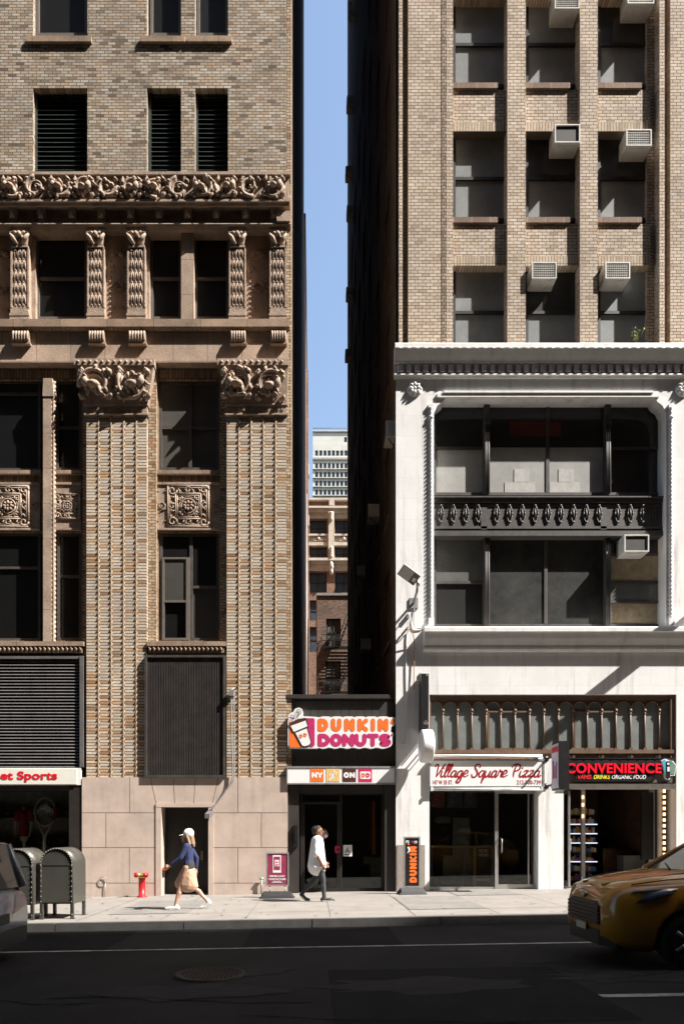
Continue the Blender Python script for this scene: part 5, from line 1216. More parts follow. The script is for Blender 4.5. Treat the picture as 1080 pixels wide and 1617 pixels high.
# the pizza sign
yP = D - .085
def qx(px): return X(px, yP)
def qz(py): return Z(py, yP)
t = thing('shop_sign', 'long white pizza shop sign with dark red script lettering', 'sign', (qx(768), D, qz(1243)))
m = MB(); x0, x1, z0, z1 = qx(678), qx(860), qz(1243), qz(1199)
m.box(x0, x1, yP + .012, D + .08, z0, z1); m.build('sign_board', M_SWHITE, t)
m = MB(); e = .045
m.box(x0, x0 + e*.5, yP, yP + .05, z0, z1); m.box(x1 - e, x1, yP, yP + .05, z0, z1); m.box(x0 + e*.5, x1 - e, yP, yP + .05, z1 - e, z1); m.box(x0 + e*.5, x1 - e, yP, yP + .05, z0, z0 + .02); m.build('sign_frame', M_STEEL, t)
SCR = {
 'V': (1.0, [[(-.1,1.55),(.08,1.95),(.28,1.8),(.33,1.0),(.36,0.02)], [(.36,.02),(.75,.9),(1.02,1.75),(1.25,2.0)]]),
 'i': (.46, [[(0,.95),(-.05,.3),(.12,0),(.42,.3)], [(.1,1.38),(.1,1.42)]]),
 'l': (.42, [[(-.05,.3),(.25,1.2),(.34,1.85),(.2,2.0),(.06,1.5),(0,.4),(.13,0),(.42,.3)]]),
 'a': (.86, [[(.6,.8),(.35,1.0),(.02,.6),(.1,.03),(.4,.15),(.62,.9)], [(.64,.95),(.56,.3),(.65,0),(.9,.3)]]),
 'g': (.86, [[(.6,.8),(.35,1.0),(.02,.6),(.1,.03),(.4,.15),(.62,.9)], [(.64,.95),(.62,-.3),(.42,-.85),(.1,-.7),(.35,-.2),(.9,.3)]]),
 'e': (.62, [[(0,.4),(.42,.6),(.42,.95),(.16,1.0),(-.02,.45),(.15,0),(.65,.3)]]),
 'S': (.95, [[(.85,1.5),(.75,1.9),(.4,1.95),(.2,1.5),(.5,1.05),(.72,.5),(.5,.02),(.1,.05),(-.05,.45)]]),
 'q': (.86, [[(.6,.8),(.35,1.0),(.02,.6),(.1,.03),(.4,.15),(.62,.9)], [(.64,.95),(.58,-.9)], [(.58,-.85),(.7,-.3),(.92,.3)]]),
 'u': (.85, [[(.0,.95),(-.05,.3),(.1,0),(.4,.25),(.58,.95)], [(.6,.95),(.52,.3),(.62,0),(.88,.3)]]),
 'r': (.66, [[(-.05,.3),(.16,1.1),(.22,.85),(.5,.85),(.42,.3),(.5,0),(.72,.3)]]),
 'P': (1.22, [[(.38,0),(.3,.8),(.42,1.85)], [(-.1,1.5),(.15,1.9),(.6,2.0),(1.0,1.7),(.9,1.15),(.5,.9),(.34,.95)]]),
 'z': (.74, [[(.0,.85),(.2,1.0),(.5,.92),(.02,.05),(.3,.12),(.5,0),(.7,.3)]]),
 ' ': (.5, [])}
m = MB(); u = .172; xx = 0; total = sum(SCR[c][0] for c in 'Village Square Pizza') + .35
kx = (qx(857.5) - qx(685)) / total; base = qz(1227.5)
for ci, ch in enumerate('Village Square Pizza'):
    wdt, strokes = SCR[ch]
    for k, s in enumerate(strokes):
        pts = [(qx(684.5) + kx*(xx + p[0] + .22*p[1]), base + u*p[1]) for p in s]
        stroke(m, pts, yP + .0105 - .0007*(k + (ci % 3)*3), [.026, .046, .044, .026] if len(s) > 2 else .042, 7)
    xx += wdt
m.build('lettering', M_CRIM, t)
m = MB(); add_text(m, '147 W 35 ST.', .155, (qx(683.5), yP + .0105, qz(1239)), fit=qx(715) - qx(683.5), extrude=.002, bold=.002); add_text(m, '212-500-7391', .155, (qx(816), yP + .0105, qz(1239)), fit=qx(856.5) - qx(816), extrude=.002, bold=.002); m.build('small_lettering', M_CRIM, t)
m = MB(); m.tube([(qx(684), D - .12, qz(1194.5)), (qx(855), D - .12, qz(1194.5))], .045, 8); m.box(qx(686), qx(690), D - .12, D + .1, qz(1195), qz(1193.5)); m.box(qx(850), qx(853), D - .12, D + .1, qz(1195), qz(1193.5))
tag(m.build('sign_lamp', M_SWHITE), 'slim white tube lamp running along above the pizza sign', 'lamp')
m = MB(); m.tube([(qx(682), D - .06, qz(1246.8)), (qx(856), D - .06, qz(1246.8))], .045, 8); m.box(qx(680), qx(683), D - .12, D + .1, qz(1249.5), qz(1243.2)); m.box(qx(854), qx(857), D - .12, D + .1, qz(1249.5), qz(1243.2))
tag(m.build('shutter_roller', M_WTRIM), 'white roller tube tucked under the pizza sign', 'shutter roller')
# the convenience sign
yC = D - .08
def cx_(px): return X(px, yC)
def cz_(py): return Z(py, yC)
t = thing('shop_sign', 'dark convenience store sign with fat red letters and a row of coloured words', 'sign', (cx_(980), D, cz_(1238)))
m = MB(); x0, x1, z0, z1 = cx_(890), cx_(1067), cz_(1238), cz_(1197)
m.box(x0, x1, yC + .02, D + .09, z0, z1); m.build('sign_board', mat('grey brown sign panel', (.14,.115,.105), .45), t)
m = MB(); e = .03; m.box(x0, x1, yC - .0, yC + .03, z1 - e, z1); m.box(x0, x1, yC, yC + .03, z0, z0 + e); m.box(x1 - e, x1, yC, yC + .03, z0 + e, z1 - e); m.build('sign_frame', M_SIGNBLK, t)
out = []
n = 11
for k in range(n): 
    for q in range(5): a_ = math.pi*(1 - q/4); out.append((cx_(893 + 14*k + 7 - 7*math.cos(math.pi*q/4)), cz_(1203 - 2.3*math.sin(math.pi*q/4))))
out += [(cx_(1049), cz_(1206)), (cx_(1047), cz_(1222)), (cx_(1033), cz_(1224)), (cx_(1029), cz_(1231)), (cx_(1024), cz_(1233.5)), (cx_(914), cz_(1233.5)), (cx_(908), cz_(1230)), (cx_(906), cz_(1222)), (cx_(893), cz_(1221))]
m = MB(); m.prism(out, yC - .03, yC + .02, 'y'); m.build('letter_backing', M_SIGNBLK, t)
m = MB(); add_text(m, 'CONVENIENCE', .36, (cx_(893), yC - .05, cz_(1221.2)), fit=cx_(1043) - cx_(893), bold=.010, extrude=.010, spacing=1.05); m.build('lettering', mat('glowing red letters', (.80,.006,.025), .35, var=.03, emit=.06), t)
for (tx, a, b, mm) in (('VAPES', 911, 933, mat('red word', (.75,.03,.03), .4, emit=.05)), ('DRINKS', 936.5, 962, mat('yellow word', (.80,.72,.05), .4, emit=.05)), ('ORGANIC FOOD', 965, 1019, M_SWHITE)):
    m = MB(); add_text(m, tx, .15, (cx_(a), yC - .036, cz_(1230.6)), fit=cx_(b) - cx_(a), bold=.003, shear=.12, extrude=.002); m.build('small_lettering', mm, t)
m = MB()                                                                  # cut-out devices at the right end
m.prism([(cx_(1043.5), cz_(1202)), (cx_(1049), cz_(1200)), (cx_(1053.5), cz_(1222)), (cx_(1049), cz_(1224))], yC - .05, yC + .02, 'y'); m.build('cutout', mat('sky blue print', (.10,.42,.62), .4), t)
m = MB(); m.prism([(cx_(1054.5), cz_(1207)), (cx_(1061), cz_(1204)), (cx_(1066), cz_(1210)), (cx_(1063.5), cz_(1224)), (cx_(1055.5), cz_(1223))], yC - .045, yC + .02, 'y'); m.box(cx_(1056), cx_(1060), yC - .05, yC, cz_(1206), cz_(1202)); m.build('cutout', mat('grey green print', (.17,.26,.22), .4), t)
m = MB(); m.prism([(cx_(1051), cz_(1203)), (cx_(1055.5), cz_(1203)), (cx_(1056.5), cz_(1229)), (cx_(1053.5), cz_(1231)), (cx_(1050.5), cz_(1229))], yC - .06, yC + .02, 'y'); m.build('cutout', M_SIGNBLK, t)
m = MB(); m.prism([(cx_(1042.3), cz_(1202)), (cx_(1049.5), cz_(1198.8)), (cx_(1056), cz_(1201.5)), (cx_(1062), cz_(1202.5)), (cx_(1067), cz_(1209.5)), (cx_(1064.5), cz_(1225.5)), (cx_(1057.3), cz_(1226)), (cx_(1057), cz_(1231)), (cx_(1053.5), cz_(1232.6)), (cx_(1049.6), cz_(1230.5)), (cx_(1048), cz_(1225))], yC - .038, yC + .021, 'y'); m.box(cx_(1051.5), cx_(1055), yC - .065, yC, cz_(1208.5), cz_(1205.5)); m.box(cx_(1051.6), cx_(1055.4), yC - .065, yC, cz_(1219), cz_(1212)); m.build('cutout_border', M_SWHITE, t)
# black blade sign and the round white one by the corner pier
xb_ = X(677, D - .4)
t = thing('blade_sign', 'tall black blade sign on edge beside the donut shop', 'sign', (X(670, D-.2), D, Z(1155)))
m = MB(); m.box(X(665, D-.4), xb_, D - .40, D - .03, Z(1156, D-.4), Z(1064, D-.4)); m.build('case', M_SIGNBLK, t)
m = MB(); 
for z in (1066.5, 1153): m.box(X(666, D-.4), X(669, D-.4), D - .03, D + .01, Z(z, D) - .05, Z(z, D) + .05); m.box(X(669), X(672), D - .405, D - .395, Z(z, D-.4) - .02, Z(z, D-.4) + .03)
m.build('bracket', M_STEEL, t)
m = MB(); add_text(m, 'oZo', .14, (X(669, D-.41), D - .402, Z(1144, D-.41)), fit=.12, extrude=.001, bold=.002); m.build('scratched_mark', M_STEEL, t)
yc_ = D - .62; t = thing('round_sign', 'round white drum sign on edge hung below the black blade sign', 'sign', (X(672, yc_), D, Z(1205, yc_)))
m = MB(); x0, x1 = X(664, yc_), X(682.5, yc_); m.lathe([(.0,0),(.40,0),(.425,.02),(.43,.04),(.43,x1-x0-.04),(.425,x1-x0-.02),(.40,x1-x0),(.0,x1-x0)], (x0, yc_, Z(1179, yc_)), 'x', 36); m.build('drum', M_SWHITE, t)
m = MB()
for dz in (-.12, .12): m.tube([(x0 + .1, D + .01, Z(1180) + dz), (x0 + .1, yc_ + .42, Z(1180) + dz)], .022, 6)
m.tube([(x0 + .1, D + .01, Z(1196)), (x0 + .1, D - .1, Z(1196)), (x0 + .1, yc_ + .3, Z(1190))], .015, 5); m.build('bracket', M_WTRIM, t)
# projecting convenience light box
t = thing('blade_sign', 'black projecting box sign with a pale poster face at convenience store corner', 'sign', (X(885, D-.3), D, Z(1247, D-.6)))
yo = D - 1.36; x0, x1 = X(882, yo), X(899, yo); z0, z1 = Z(1247.5, yo), Z(1170.5, yo)
m = MB(); m.box(x0 + .012, x1, yo, yo + .52, z0, z1); m.build('case', M_SIGNBLK, t)
m = MB(); m.box(x0 - .002, x0 + .011, yo + .02, yo + .5, z0 + .05, z1 - .05); m.build('poster', mat('pale lilac poster', (.56,.53,.62), .4), t)
m = MB(); m.box(x0 - .008, x0 - .0025, yo + .04, yo + .48, z1 - .26, z1 - .12); m.box(x0 - .008, x0 - .0025, yo + .22, yo + .30, z0 + .3, z0 + .62); m.build('poster_print', M_RED, t)
m = MB(); m.box(x0 - .008, x0 - .0025, yo + .12, yo + .18, z0 + .3, z0 + .7); m.box(x0 - .008, x0 - .0025, yo + .33, yo + .4, z0 + .3, z0 + .75); m.build('poster_print', mat('violet print', (.10,.05,.28), .4), t)
for z in (z0 + .18, z1 - .3): m = MB(); m.tube([(x0 + .15, D + .01, z), (x0 + .15, yo + .51, z)], .03, 6); m.lathe([(.08,-.02),(.08,.0)], (x0 + .15, D, z), 'y', 12); m.build('bracket', M_SIGNBLK, t)
# sports shop sign
t = thing('shop_sign', 'white box sign reading et Sports in red above the left shop window', 'sign', (X(60), D, Z(1241)))
yQ = D - .05; x0, x1, z0, z1 = X(-140, yQ), X(127, yQ), Z(1240, yQ), Z(1213, yQ)
m = MB(); m.box(x0, x1, yQ + .03, D + .059, z0, z1); m.prism([(x0, z0 + .02), (x1 - .1, z0 + .02), (x1 - .1, z1 - .03), (x0, z1 - .03)], yQ, yQ + .03, 'y'); m.build('case', mat('ivory sign box', (.70,.68,.60), .4, var=.05), t)
m = MB(); add_text(m, 'et Sports', .30, (X(1, yQ), yQ - .006, Z(1231, yQ)), fit=X(90.5, yQ) - X(1, yQ), bold=.007, extrude=.004); m.build('lettering', M_RED, t)
# door stickers of the donut shop
m = MB(); glyph(m, 'D', X(529, ye), Z(1347.5, ye), .185, ye - .003, .045, .85); tag(m.build('door_sticker', M_HOT), 'pink letter D sticker on the donut shop door', 'sticker')
t = thing('grade_card', 'white inspection card with blue letter A on donut shop glass', 'card', (X(548.5, ye), ye, Z(1353, ye)))
m = MB(); m.box(X(542, ye), X(556, ye), ye - .008, ye - .0035, Z(1353, ye), Z(1335, ye)); m.build('card', M_SWHITE, t)
m = MB(); glyph(m, 'A', X(545, ye), Z(1347.5, ye), .15, ye - .0095, .028, .85); m.box(X(544, ye), X(551, ye), ye - .0095, ye - .0085, Z(1351, ye), Z(1349.6, ye)); m.build('lettering', mat('navy ink', (.02,.035,.12), .5), t)
t = thing('round_sticker', 'round pale sticker with red print high on the donut shop door', 'sticker', (X(509, ye), ye, Z(1327, ye)))
m = MB(); m.lathe([(.0,-.004),(.15,-.004),(.15,-.0005),(0,-.0005)], (X(509, ye), ye - .003, Z(1317.5, ye)), 'y', 28); m.build('disc', mat('pale sticker', (.5,.49,.48), .5), t)
m = MB(); m.lathe([(.125,-.001),(.14,-.001),(.14,0),(.125,0)], (X(509, ye), ye - .0075, Z(1317.5, ye)), 'y', 28, caps=False)
for k in range(3): m.box(X(509, ye) - .09 + .01*k, X(509, ye) + .09 - .012*k, ye - .0088, ye - .0076, Z(1315.5 + 2.4*k, ye) - .008, Z(1315.5 + 2.4*k, ye) + .008)
m.build('print', M_CRIM, t)
m = MB(); m.box(X(463, D), X(470, D), D - .04, yd + .02, Z(1338), Z(1304)); m.box(X(464.5), X(468.5), D - .05, D - .04, Z(1330), Z(1310)); tag(m.build('intercom_box', M_SIGNBLK), 'narrow black intercom box on the donut shop side pier', 'intercom')
# ================================================================ floodlight and loose cables
t = thing('floodlight', 'grey street floodlight on a bracket arm at the white facade corner', 'floodlight', (X(655), D, Z(950)))
ax, az = X(654), Z(953); yh = D - .75
m = MB(); m.box(ax - .13, ax + .1, D - .03, D + .01, az - .14, az + .14); m.tube([(ax - .02, D, az), (ax - .02, yh + .12, az + .10), (ax - .0, yh + .1, az + .3)], .035, 7); m.lathe([(.05,0),(.05,.12),(.03,.12)], (ax, yh + .1, az + .24), 'z', 10); m.build('bracket', M_STEEL, t)
c0 = Vector((ax - .24, yh + .02, az + .50)); n_ = Vector((-.35, -.6, -.72)).normalized(); u = Vector((.72, 0, -.69)); u = (u - n_*u.dot(n_)).normalized(); v_ = n_.cross(u).normalized()
def slabx(m, a0, a1, b0, b1, n0, n1):
    P = lambda a, b, n: tuple(c0 + u*a + v_*b + n_*n)
    m.hexa([P(a0,b0,n0), P(a1,b0,n0), P(a1,b1,n0), P(a0,b1,n0), P(a0,b0,n1), P(a1,b0,n1), P(a1,b1,n1), P(a0,b1,n1)])
m = MB(); slabx(m, -.26, .26, -.17, .17, -.03, .03); slabx(m, .05, .24, -.11, .11, -.07, -.03) ; m.build('housing', mat('dark grey lamp housing', (.12,.11,.11), .45), t)
m = MB(); slabx(m, -.24, .08, -.15, .15, .0301, .036); m.build('lens', mat('pale lamp lens', (.48,.46,.42), .35), t)
m = MB(); slabx(m,   .14, .22, -.08, .03, .0301, .036); m.build('sensor_label', M_SWHITE, t)
def cable(name, pts, r, mm, label): 
    m = MB(); m.tube(smooth_path(pts, 6), r, 5); return tag(m.build(name, mm), label, 'cable')
cable('cable', [(X(654), D - .02, Z(962)), (X(653), D - .03, Z(985)), (X(657), D - .03, Z(992)), (X(667), D - .02, Z(993))], .012, M_STEEL, 'thin grey cable from the floodlight to the sill cornice')
cable('cable', [(X(643), D - .04, Z(972)), (X(645), D - .16, Z(974)), (X(648), D - .14, Z(990)), (X(644), D - .03, Z(998)), (X(642), D - .02, Z(1010)), (X(641), D - .02, Z(1060)), (X(642), D - .02, Z(1120)), (X(641), D - .02, Z(1171)), (X(632), D - .04, Z(1175))], .014, M_WTRIM, 'long pale cable hanging down the white corner pier')
cable('cable', [(X(634), D - .06, Z(1006)), (X(640), D - .2, Z(996)), (X(645), D - .22, Z(995)), (X(651), D - .14, Z(1004)), (X(654), D - .05, Z(1020)), (X(653.5), D - .04, Z(1050)), (X(653), D - .05, Z(1090))], .013, mat('copper brown cable', (.35,.2,.11), .5), 'brown copper cable end dangling beside the black blade sign')
m = MB(); m.tube([(X(634), D - .02, Z(1003)), (X(640), D - .12, Z(997)), (X(643), D - .16, Z(995))], .03, 6); m.box(X(641.5), X(645.5), D - .08, D, Z(977), Z(971)); tag(m.build('cable_clamp', M_STEEL), 'grey clamps holding loose cables on the white corner pier', 'clamp')
# conduit and camera on the carved building
t = thing('security_camera', 'grey conduit running down to a camera over the dark doorway', 'camera', (X(366), D, Z(1290)))
m = MB(); m.tube(smooth_path([(X(367), D - .12, Z(1093)), (X(366), D - .14, Z(1110)), (X(367), D - .12, Z(1180)), (X(368), D - .1, Z(1215)), (X(366), D - .12, Z(1236)), (X(346), D - .16, Z(1266)), (X(334), D - .2, Z(1280))], 6), .02, 6); m.tube(smooth_path([(X(369), D - .1, Z(1095)), (X(370.5), D - .1, Z(1150)), (X(370.5), D - .1, Z(1222)), (X(364), D - .1, Z(1242)), (X(350), D - .14, Z(1258))], 6), .013, 6); m.build('conduit', M_STEEL, t)
m = MB(); m.box(X(363.5), X(370.5), D - .2, D + .0, Z(1101), Z(1093)); m.tube([(X(360), D - .06, Z(1102)), (X(366), D - .15, Z(1092)), (X(370), D - .1, Z(1088))], .02, 5); m.build('junction_box', M_STEEL, t)
m = MB(); xk, zk = X(330, D - .25), Z(1286, D - .25); m.hexa([(xk - .08, D - .45, zk - .12), (xk + .04, D - .45, zk - .12), (xk + .1, D - .1, zk - .02), (xk - .02, D - .1, zk - .02), (xk - .08, D - .45, zk), (xk + .04, D - .45, zk), (xk + .1, D - .1, zk + .12), (xk - .02, D - .1, zk + .12)]); m.build('camera_body', mat('dark grey lamp housing', (.12,.11,.11)), t)
# ================================================================ things by the shopfronts
def bulbs():
    t = thing('light_string', 'string of square warm bulbs framing the convenience store doorway', 'light string', (X(1048, yc), yc, zb2))
    m = MB(); m.box(X(1047.5, yc - .05), X(1051, yc - .05), yc - .045, yc - .03, zb2, Z(1246)); m.build('wire', M_SIGNBLK, t)
    mb_ = mat('warm bulb', (1.0,.62,.30), .4, emit=1.1, var=0)
    for k in range(20):
        z = Z(1247.5 + 9.1*k, yc - .06)
        if z < .9: break
        b = MB(); b.box(X(1047, yc-.06), X(1050.6, yc-.06), yc - .07, yc - .046, z - .085, z); b.build('bulb', mb_, t)
    for px in (903.5, 914, 925, 936, 1012, 1020, 1034):
        b = MB(); b.box(X(px - 2.6, yc-.06), X(px + 2.6, yc-.06), yc - .07, yc - .035, Z(1246.6, yc-.06), Z(1244.8, yc-.06)); b.build('bulb', mb_, t)
    for z in (1259, 1271, 1289):
        b = MB(); b.box(X(938), X(940.5), yc + .44, yc + .49, Z(z + 3, yc + .5), Z(z - 2, yc + .5)); b.build('bulb', mb_, t)
bulbs()
# shelves of goods inside the convenience store
ysf = yc + 1.0
t = thing('goods_shelf', 'lit shelf unit of colourful goods inside the convenience store', 'shelf', (X(918, ysf), ysf, zb2))
xs0, xs1 = X(900, ysf), X(943, ysf)
m = MB(); m.box(xs0, xs1, ysf + .4, ysf + .45, zb2, zb2 + 2.2)
for k in range(8): m.box(xs0, xs1, ysf, ysf + .4, zb2 + .12 + .27*k, zb2 + .14 + .27*k)
m.build('shelf_rack', M_BRONZE, t)
for k in (4, 5, 6, 2): m = MB(); m.box(xs0, xs1, ysf - .012, ysf - .001, zb2 + .12 + .27*k, zb2 + .15 + .27*k); m.build('shelf_lamp', mat('cool shelf light', (.6,.68,.85), .4, emit=.5, var=.6), t)
rnd = random.Random(4)
gc = [mat('goods red', (.3,.03,.02), .4), mat('goods amber', (.35,.2,.04), .4), mat('goods blue', (.04,.07,.25), .4), mat('goods cream', (.35,.32,.27), .4)]
gm = [MB() for _ in gc]
for k in range(8):
    x = xs0 + .02
    while x < xs1 - .09:
        w_ = rnd.uniform(.05, .1); h = rnd.uniform(.1, .2); gm[rnd.randrange(4)].box(x, x + w_*.9, ysf + .02, ysf + .2, zb2 + .141 + .27*k, zb2 + .14 + .27*k + h); x += w_
for g, c_ in zip(gm, gc): o = g.build('packets', c_, t); o['kind'] = 'stuff'
ycn = yc + 2.2
t = thing('shop_counter', 'wood fronted shop counter inside the convenience store', 'counter', (X(1000, ycn), ycn, zb2))
m = MB(); 
for k in range(16): m.box(X(952, ycn) + .12*k, X(952, ycn) + .12*k + .112, ycn, ycn + .03, zb2, zb2 + 1.0)
m.build('front', mat('brown counter planks', (.20,.10,.05), .5, var=.4), t); m = MB(); m.box(X(950, ycn), X(1030, ycn), ycn - .05, ycn + .6, zb2 + 1.0, zb2 + 1.05); m.build('top', M_SIGNBLK, t)
m = MB(); yk = yc + 1.3; m.box(X(985, yk), X(1028, yk), yk, yk + .45, zb2, zb2 + .8); m.box(X(987, yk), X(1026, yk), yk - .01, yk, zb2 + .1, zb2 + .72); m.box(X(984, yk), X(1029, yk), yk - .02, yk + .46, zb2 + .8, zb2 + .84)
tag(m.build('low_cabinet', mat('grey green cabinet', (.30,.31,.29), .5)), 'low pale cabinet standing inside the convenience store doorway', 'cabinet')
m = MB(); m.box(X(1012, yc + .15), X(1031, yc + .15), yc + .12, yc + .2, .9, Z(1250)); tag(m.build('dark_screen', M_SIGNBLK), 'tall dark screen on the right inside the convenience doorway', 'screen')
# pizza shop counter, board and menus
ypc = yp + .35
t = thing('eating_counter', 'narrow wooden window counter inside the pizza shop', 'counter', (X(733, ypc), ypc, zb))
m = MB(); m.box(X(679, ypc), X(785, ypc), ypc - .15, ypc + .25, Z(1339, ypc), Z(1336, ypc)); m.build('top', mat('honey wood', (.42,.25,.11), .5, var=.25, scale=8), t)
m = MB()
for px in (684, 735, 781): m.tube([(X(px, ypc), ypc + .2, zb), (X(px, ypc), ypc + .2, Z(1339, ypc))], .02, 6)
m.build('leg', M_STEEL, t)
yw = yp + .2
t = thing('chalkboard', 'small wooden easel chalkboard with a welcome note in the pizza window', 'chalkboard', (X(763, yw), yw, zb))
m = MB(); a_, b_ = X(747.5, yw), X(779.5, yw)
m.box(a_, a_ + .07, yw, yw + .04, zb, Z(1337.5, yw)); m.box(b_ - .07, b_, yw, yw + .04, zb, Z(1337.5, yw)); m.box(a_ + .07, b_ - .07, yw + .005, yw + .035, Z(1392, yw), Z(1388, yw)); m.build('frame', MATS['honey wood'], t)
m = MB(); m.box(a_ + .07, b_ - .07, yw + .012, yw + .03, Z(1388, yw), Z(1338.5, yw)); m.build('board', mat('dark slate', (.03,.033,.03), .7), t)
m = MB(); add_text(m, 'WELCOME', .12, (X(756, yw), yw + .01, Z(1346.5, yw)), fit=.24, extrude=.001, bold=.004); add_text(m, "WE'RE OPEN", .1, (X(755.5, yw), yw + .01, Z(1353, yw)), fit=.27, extrude=.001, bold=.004); m.build('chalk_lettering', mat('chalk white', (.55,.55,.52), .9), t)
for i, (a, b, col, lab) in enumerate(((681, 702, (.10,.025,.015), 'dark red picture panel on the pizza shop menu wall'), (706, 730, (.03,.03,.032), 'black menu board beside the red pizza picture panel'), (733, 752, (.028,.028,.03), 'black menu board deeper in the pizza shop, right one'))):
    yy = 21.0; t = thing('menu_board', lab, 'menu board', (X((a+b)/2, yy), yy, Z(1275, yy)))
    m = MB(); m.box(X(a, yy), X(b, yy), yy, yy + .04, Z(1276, yy), Z(1253, yy)); m.build('board', mat(f'menu print {i}', col, .4, emit=.05), t)
    m = MB()
    for k in range(7): m.box(X(a + 3, yy), X(a + 6 + (k*7) % 9, yy), yy - .004, yy - .001, Z(1273 - 3*k, yy), Z(1272.3 - 3*k, yy))
    m.build('menu_lines', MATS['chalk white'], t)
yy = 20.6
m = MB(); m.box(X(700, yy), X(745, yy), yy, yy + .6, 0, Z(1352, yy)); m.box(X(715, yy), X(742, yy), yy + .05, yy + .5, Z(1352, yy), Z(1292, yy)); m.box(X(690, yy), X(728, yy), yy + .3, yy + .5, Z(1300, yy), Z(1290, yy)); tag(m.build('pizza_oven', mat('dull steel oven', (.25,.24,.21), .4, metal=.5)), 'dull steel oven and hood at the back of the pizza shop', 'oven')
# donut shop interior
yy = 20.2
m = MB(); m.box(X(575, yy), X(604, yy), yy, yy + .5, Z(1366, yy), Z(1354, yy)); m.box(X(585, yy), X(602, yy), yy + .1, yy + .4, 0, Z(1366, yy)); tag(m.build('service_counter', mat('tan laminate', (.30,.25,.16), .5)), 'tan box counter inside the donut shop window', 'counter')
# sports shop display
ys_d = D + .29
t = thing('mannequin', 'headless white mannequin in a red sports shirt in the left shop window', 'mannequin', (X(38, ys_d), ys_d, .15))
MANNEQ = (X(38, ys_d), ys_d, t)
t_racket = thing('tennis_racket', 'giant white and red tennis racket standing in left shop window', 'racket', (X(70, D + .17), D + .17, .15))
yr = D + .17
cxr, czr = X(71, yr), Z(1283, yr)
el_ = lambda a: (cxr + X(71 + 16.5, yr)*math.cos(a) - X(71, yr)*math.cos(a), yr, czr + (Z(1261, yr) - czr)*math.sin(a))
m = MB(); m.tube([el_(R(q)) for q in range(-30, 211, 8)], .028, 7); m.tube([el_(R(210)), (X(65, yr), yr, Z(1311, yr)), (X(69, yr), yr, Z(1320, yr)), (X(69.5, yr), yr, .2)], .026, 7); m.tube([el_(R(-30)), (X(77, yr), yr, Z(1311, yr)), (X(71.5, yr), yr, Z(1320, yr)), (X(71, yr), yr, .2)], .026, 7); m.tube([el_(R(q)) for q in range(206, 335, 8)], .024, 6); m.build('frame', mat('cream racket paint', (.80,.72,.6), .3), t_racket)
m = MB(); m.tube([el_(R(q)) for q in range(-34, 30, 8)], .032, 7); m.build('rim_stripe', M_RED, t_racket)
m = MB()
for k in range(-6, 7):
    f_ = k/7; hx = (X(71+16.5, yr) - X(71, yr))*math.sqrt(1-f_*f_); hz = (Z(1261, yr)-czr)*math.sqrt(1-f_*f_); dx = (X(71+16.5, yr) - X(71, yr))*f_; dz = (Z(1261, yr)-czr)*f_
    m.tube([(cxr - hx, yr, czr + dz), (cxr + hx, yr, czr + dz)], .003, 3); m.tube([(cxr + dx, yr - .004, czr - hz), (cxr + dx, yr - .004, czr + hz)], .003, 3)
m.build('strings', mat('grey string', (.25,.25,.25), .6), t_racket)
t = thing('display_shelf', 'crowded shelf of dark bags and balls at the back of sports shop', 'shelf', (X(40, D+2.4), D + 2.4, .15))
m = MB(); yy = D + 2.4
for z in (1.2, 2.1): m.box(X(-100, yy), X(118, yy), yy, yy + .5, z, z + .04)
m.build('shelf_board', M_BRONZE, t)
m = MB(); rnd = random.Random(8)
for z in (1.24, 2.14):
    x = X(-60, yy)
    while x < X(112, yy): r_ = rnd.uniform(.12, .22); m.ball((x, yy + .2, z + r_*.85), (r_*1.1, r_, r_*.9)); x += r_*2
o = m.build('bags', mat('dark bags', (.05,.035,.035), .6, var=.6, scale=3), t); o['kind'] = 'stuff'
# small plant on the cornice
t = thing('ledge_plant', 'small leafy weed growing on the white cornice below the brick windows', 'plant', (X(1005), D + .02, Z(541)))
m = MB(); rnd = random.Random(2); st = MB()
for k in range(13):
    a = rnd.uniform(-.45, .45); l = rnd.uniform(.12, .34); e = (X(1005) + math.sin(a)*l*1.3, D - .02 + rnd.uniform(-.08, .08), Z(541) + .0 + l); st.tube([(X(1005), D + .02, Z(541)), e], .006, 4)
    for q in range(6):
        c_ = (e[0] + rnd.uniform(-.05, .05), e[1] + rnd.uniform(-.04, .04), e[2] + rnd.uniform(-.1, .04)); b1 = Vector((rnd.uniform(-1,1), rnd.uniform(-1,1), rnd.uniform(-1,1))).normalized()*.035; b2 = Vector((rnd.uniform(-1,1), rnd.uniform(-1,1), rnd.uniform(-1,1))).normalized()*.018; c_ = Vector(c_)
        m.quad(tuple(c_ - b1), tuple(c_ + b2), tuple(c_ + b1), tuple(c_ - b2))
m.build('leaves', mat('yellow green leaf', (.16,.17,.035), .6, var=.4), t); st.build('stems', mat('green stem', (.08,.09,.03), .7), t)
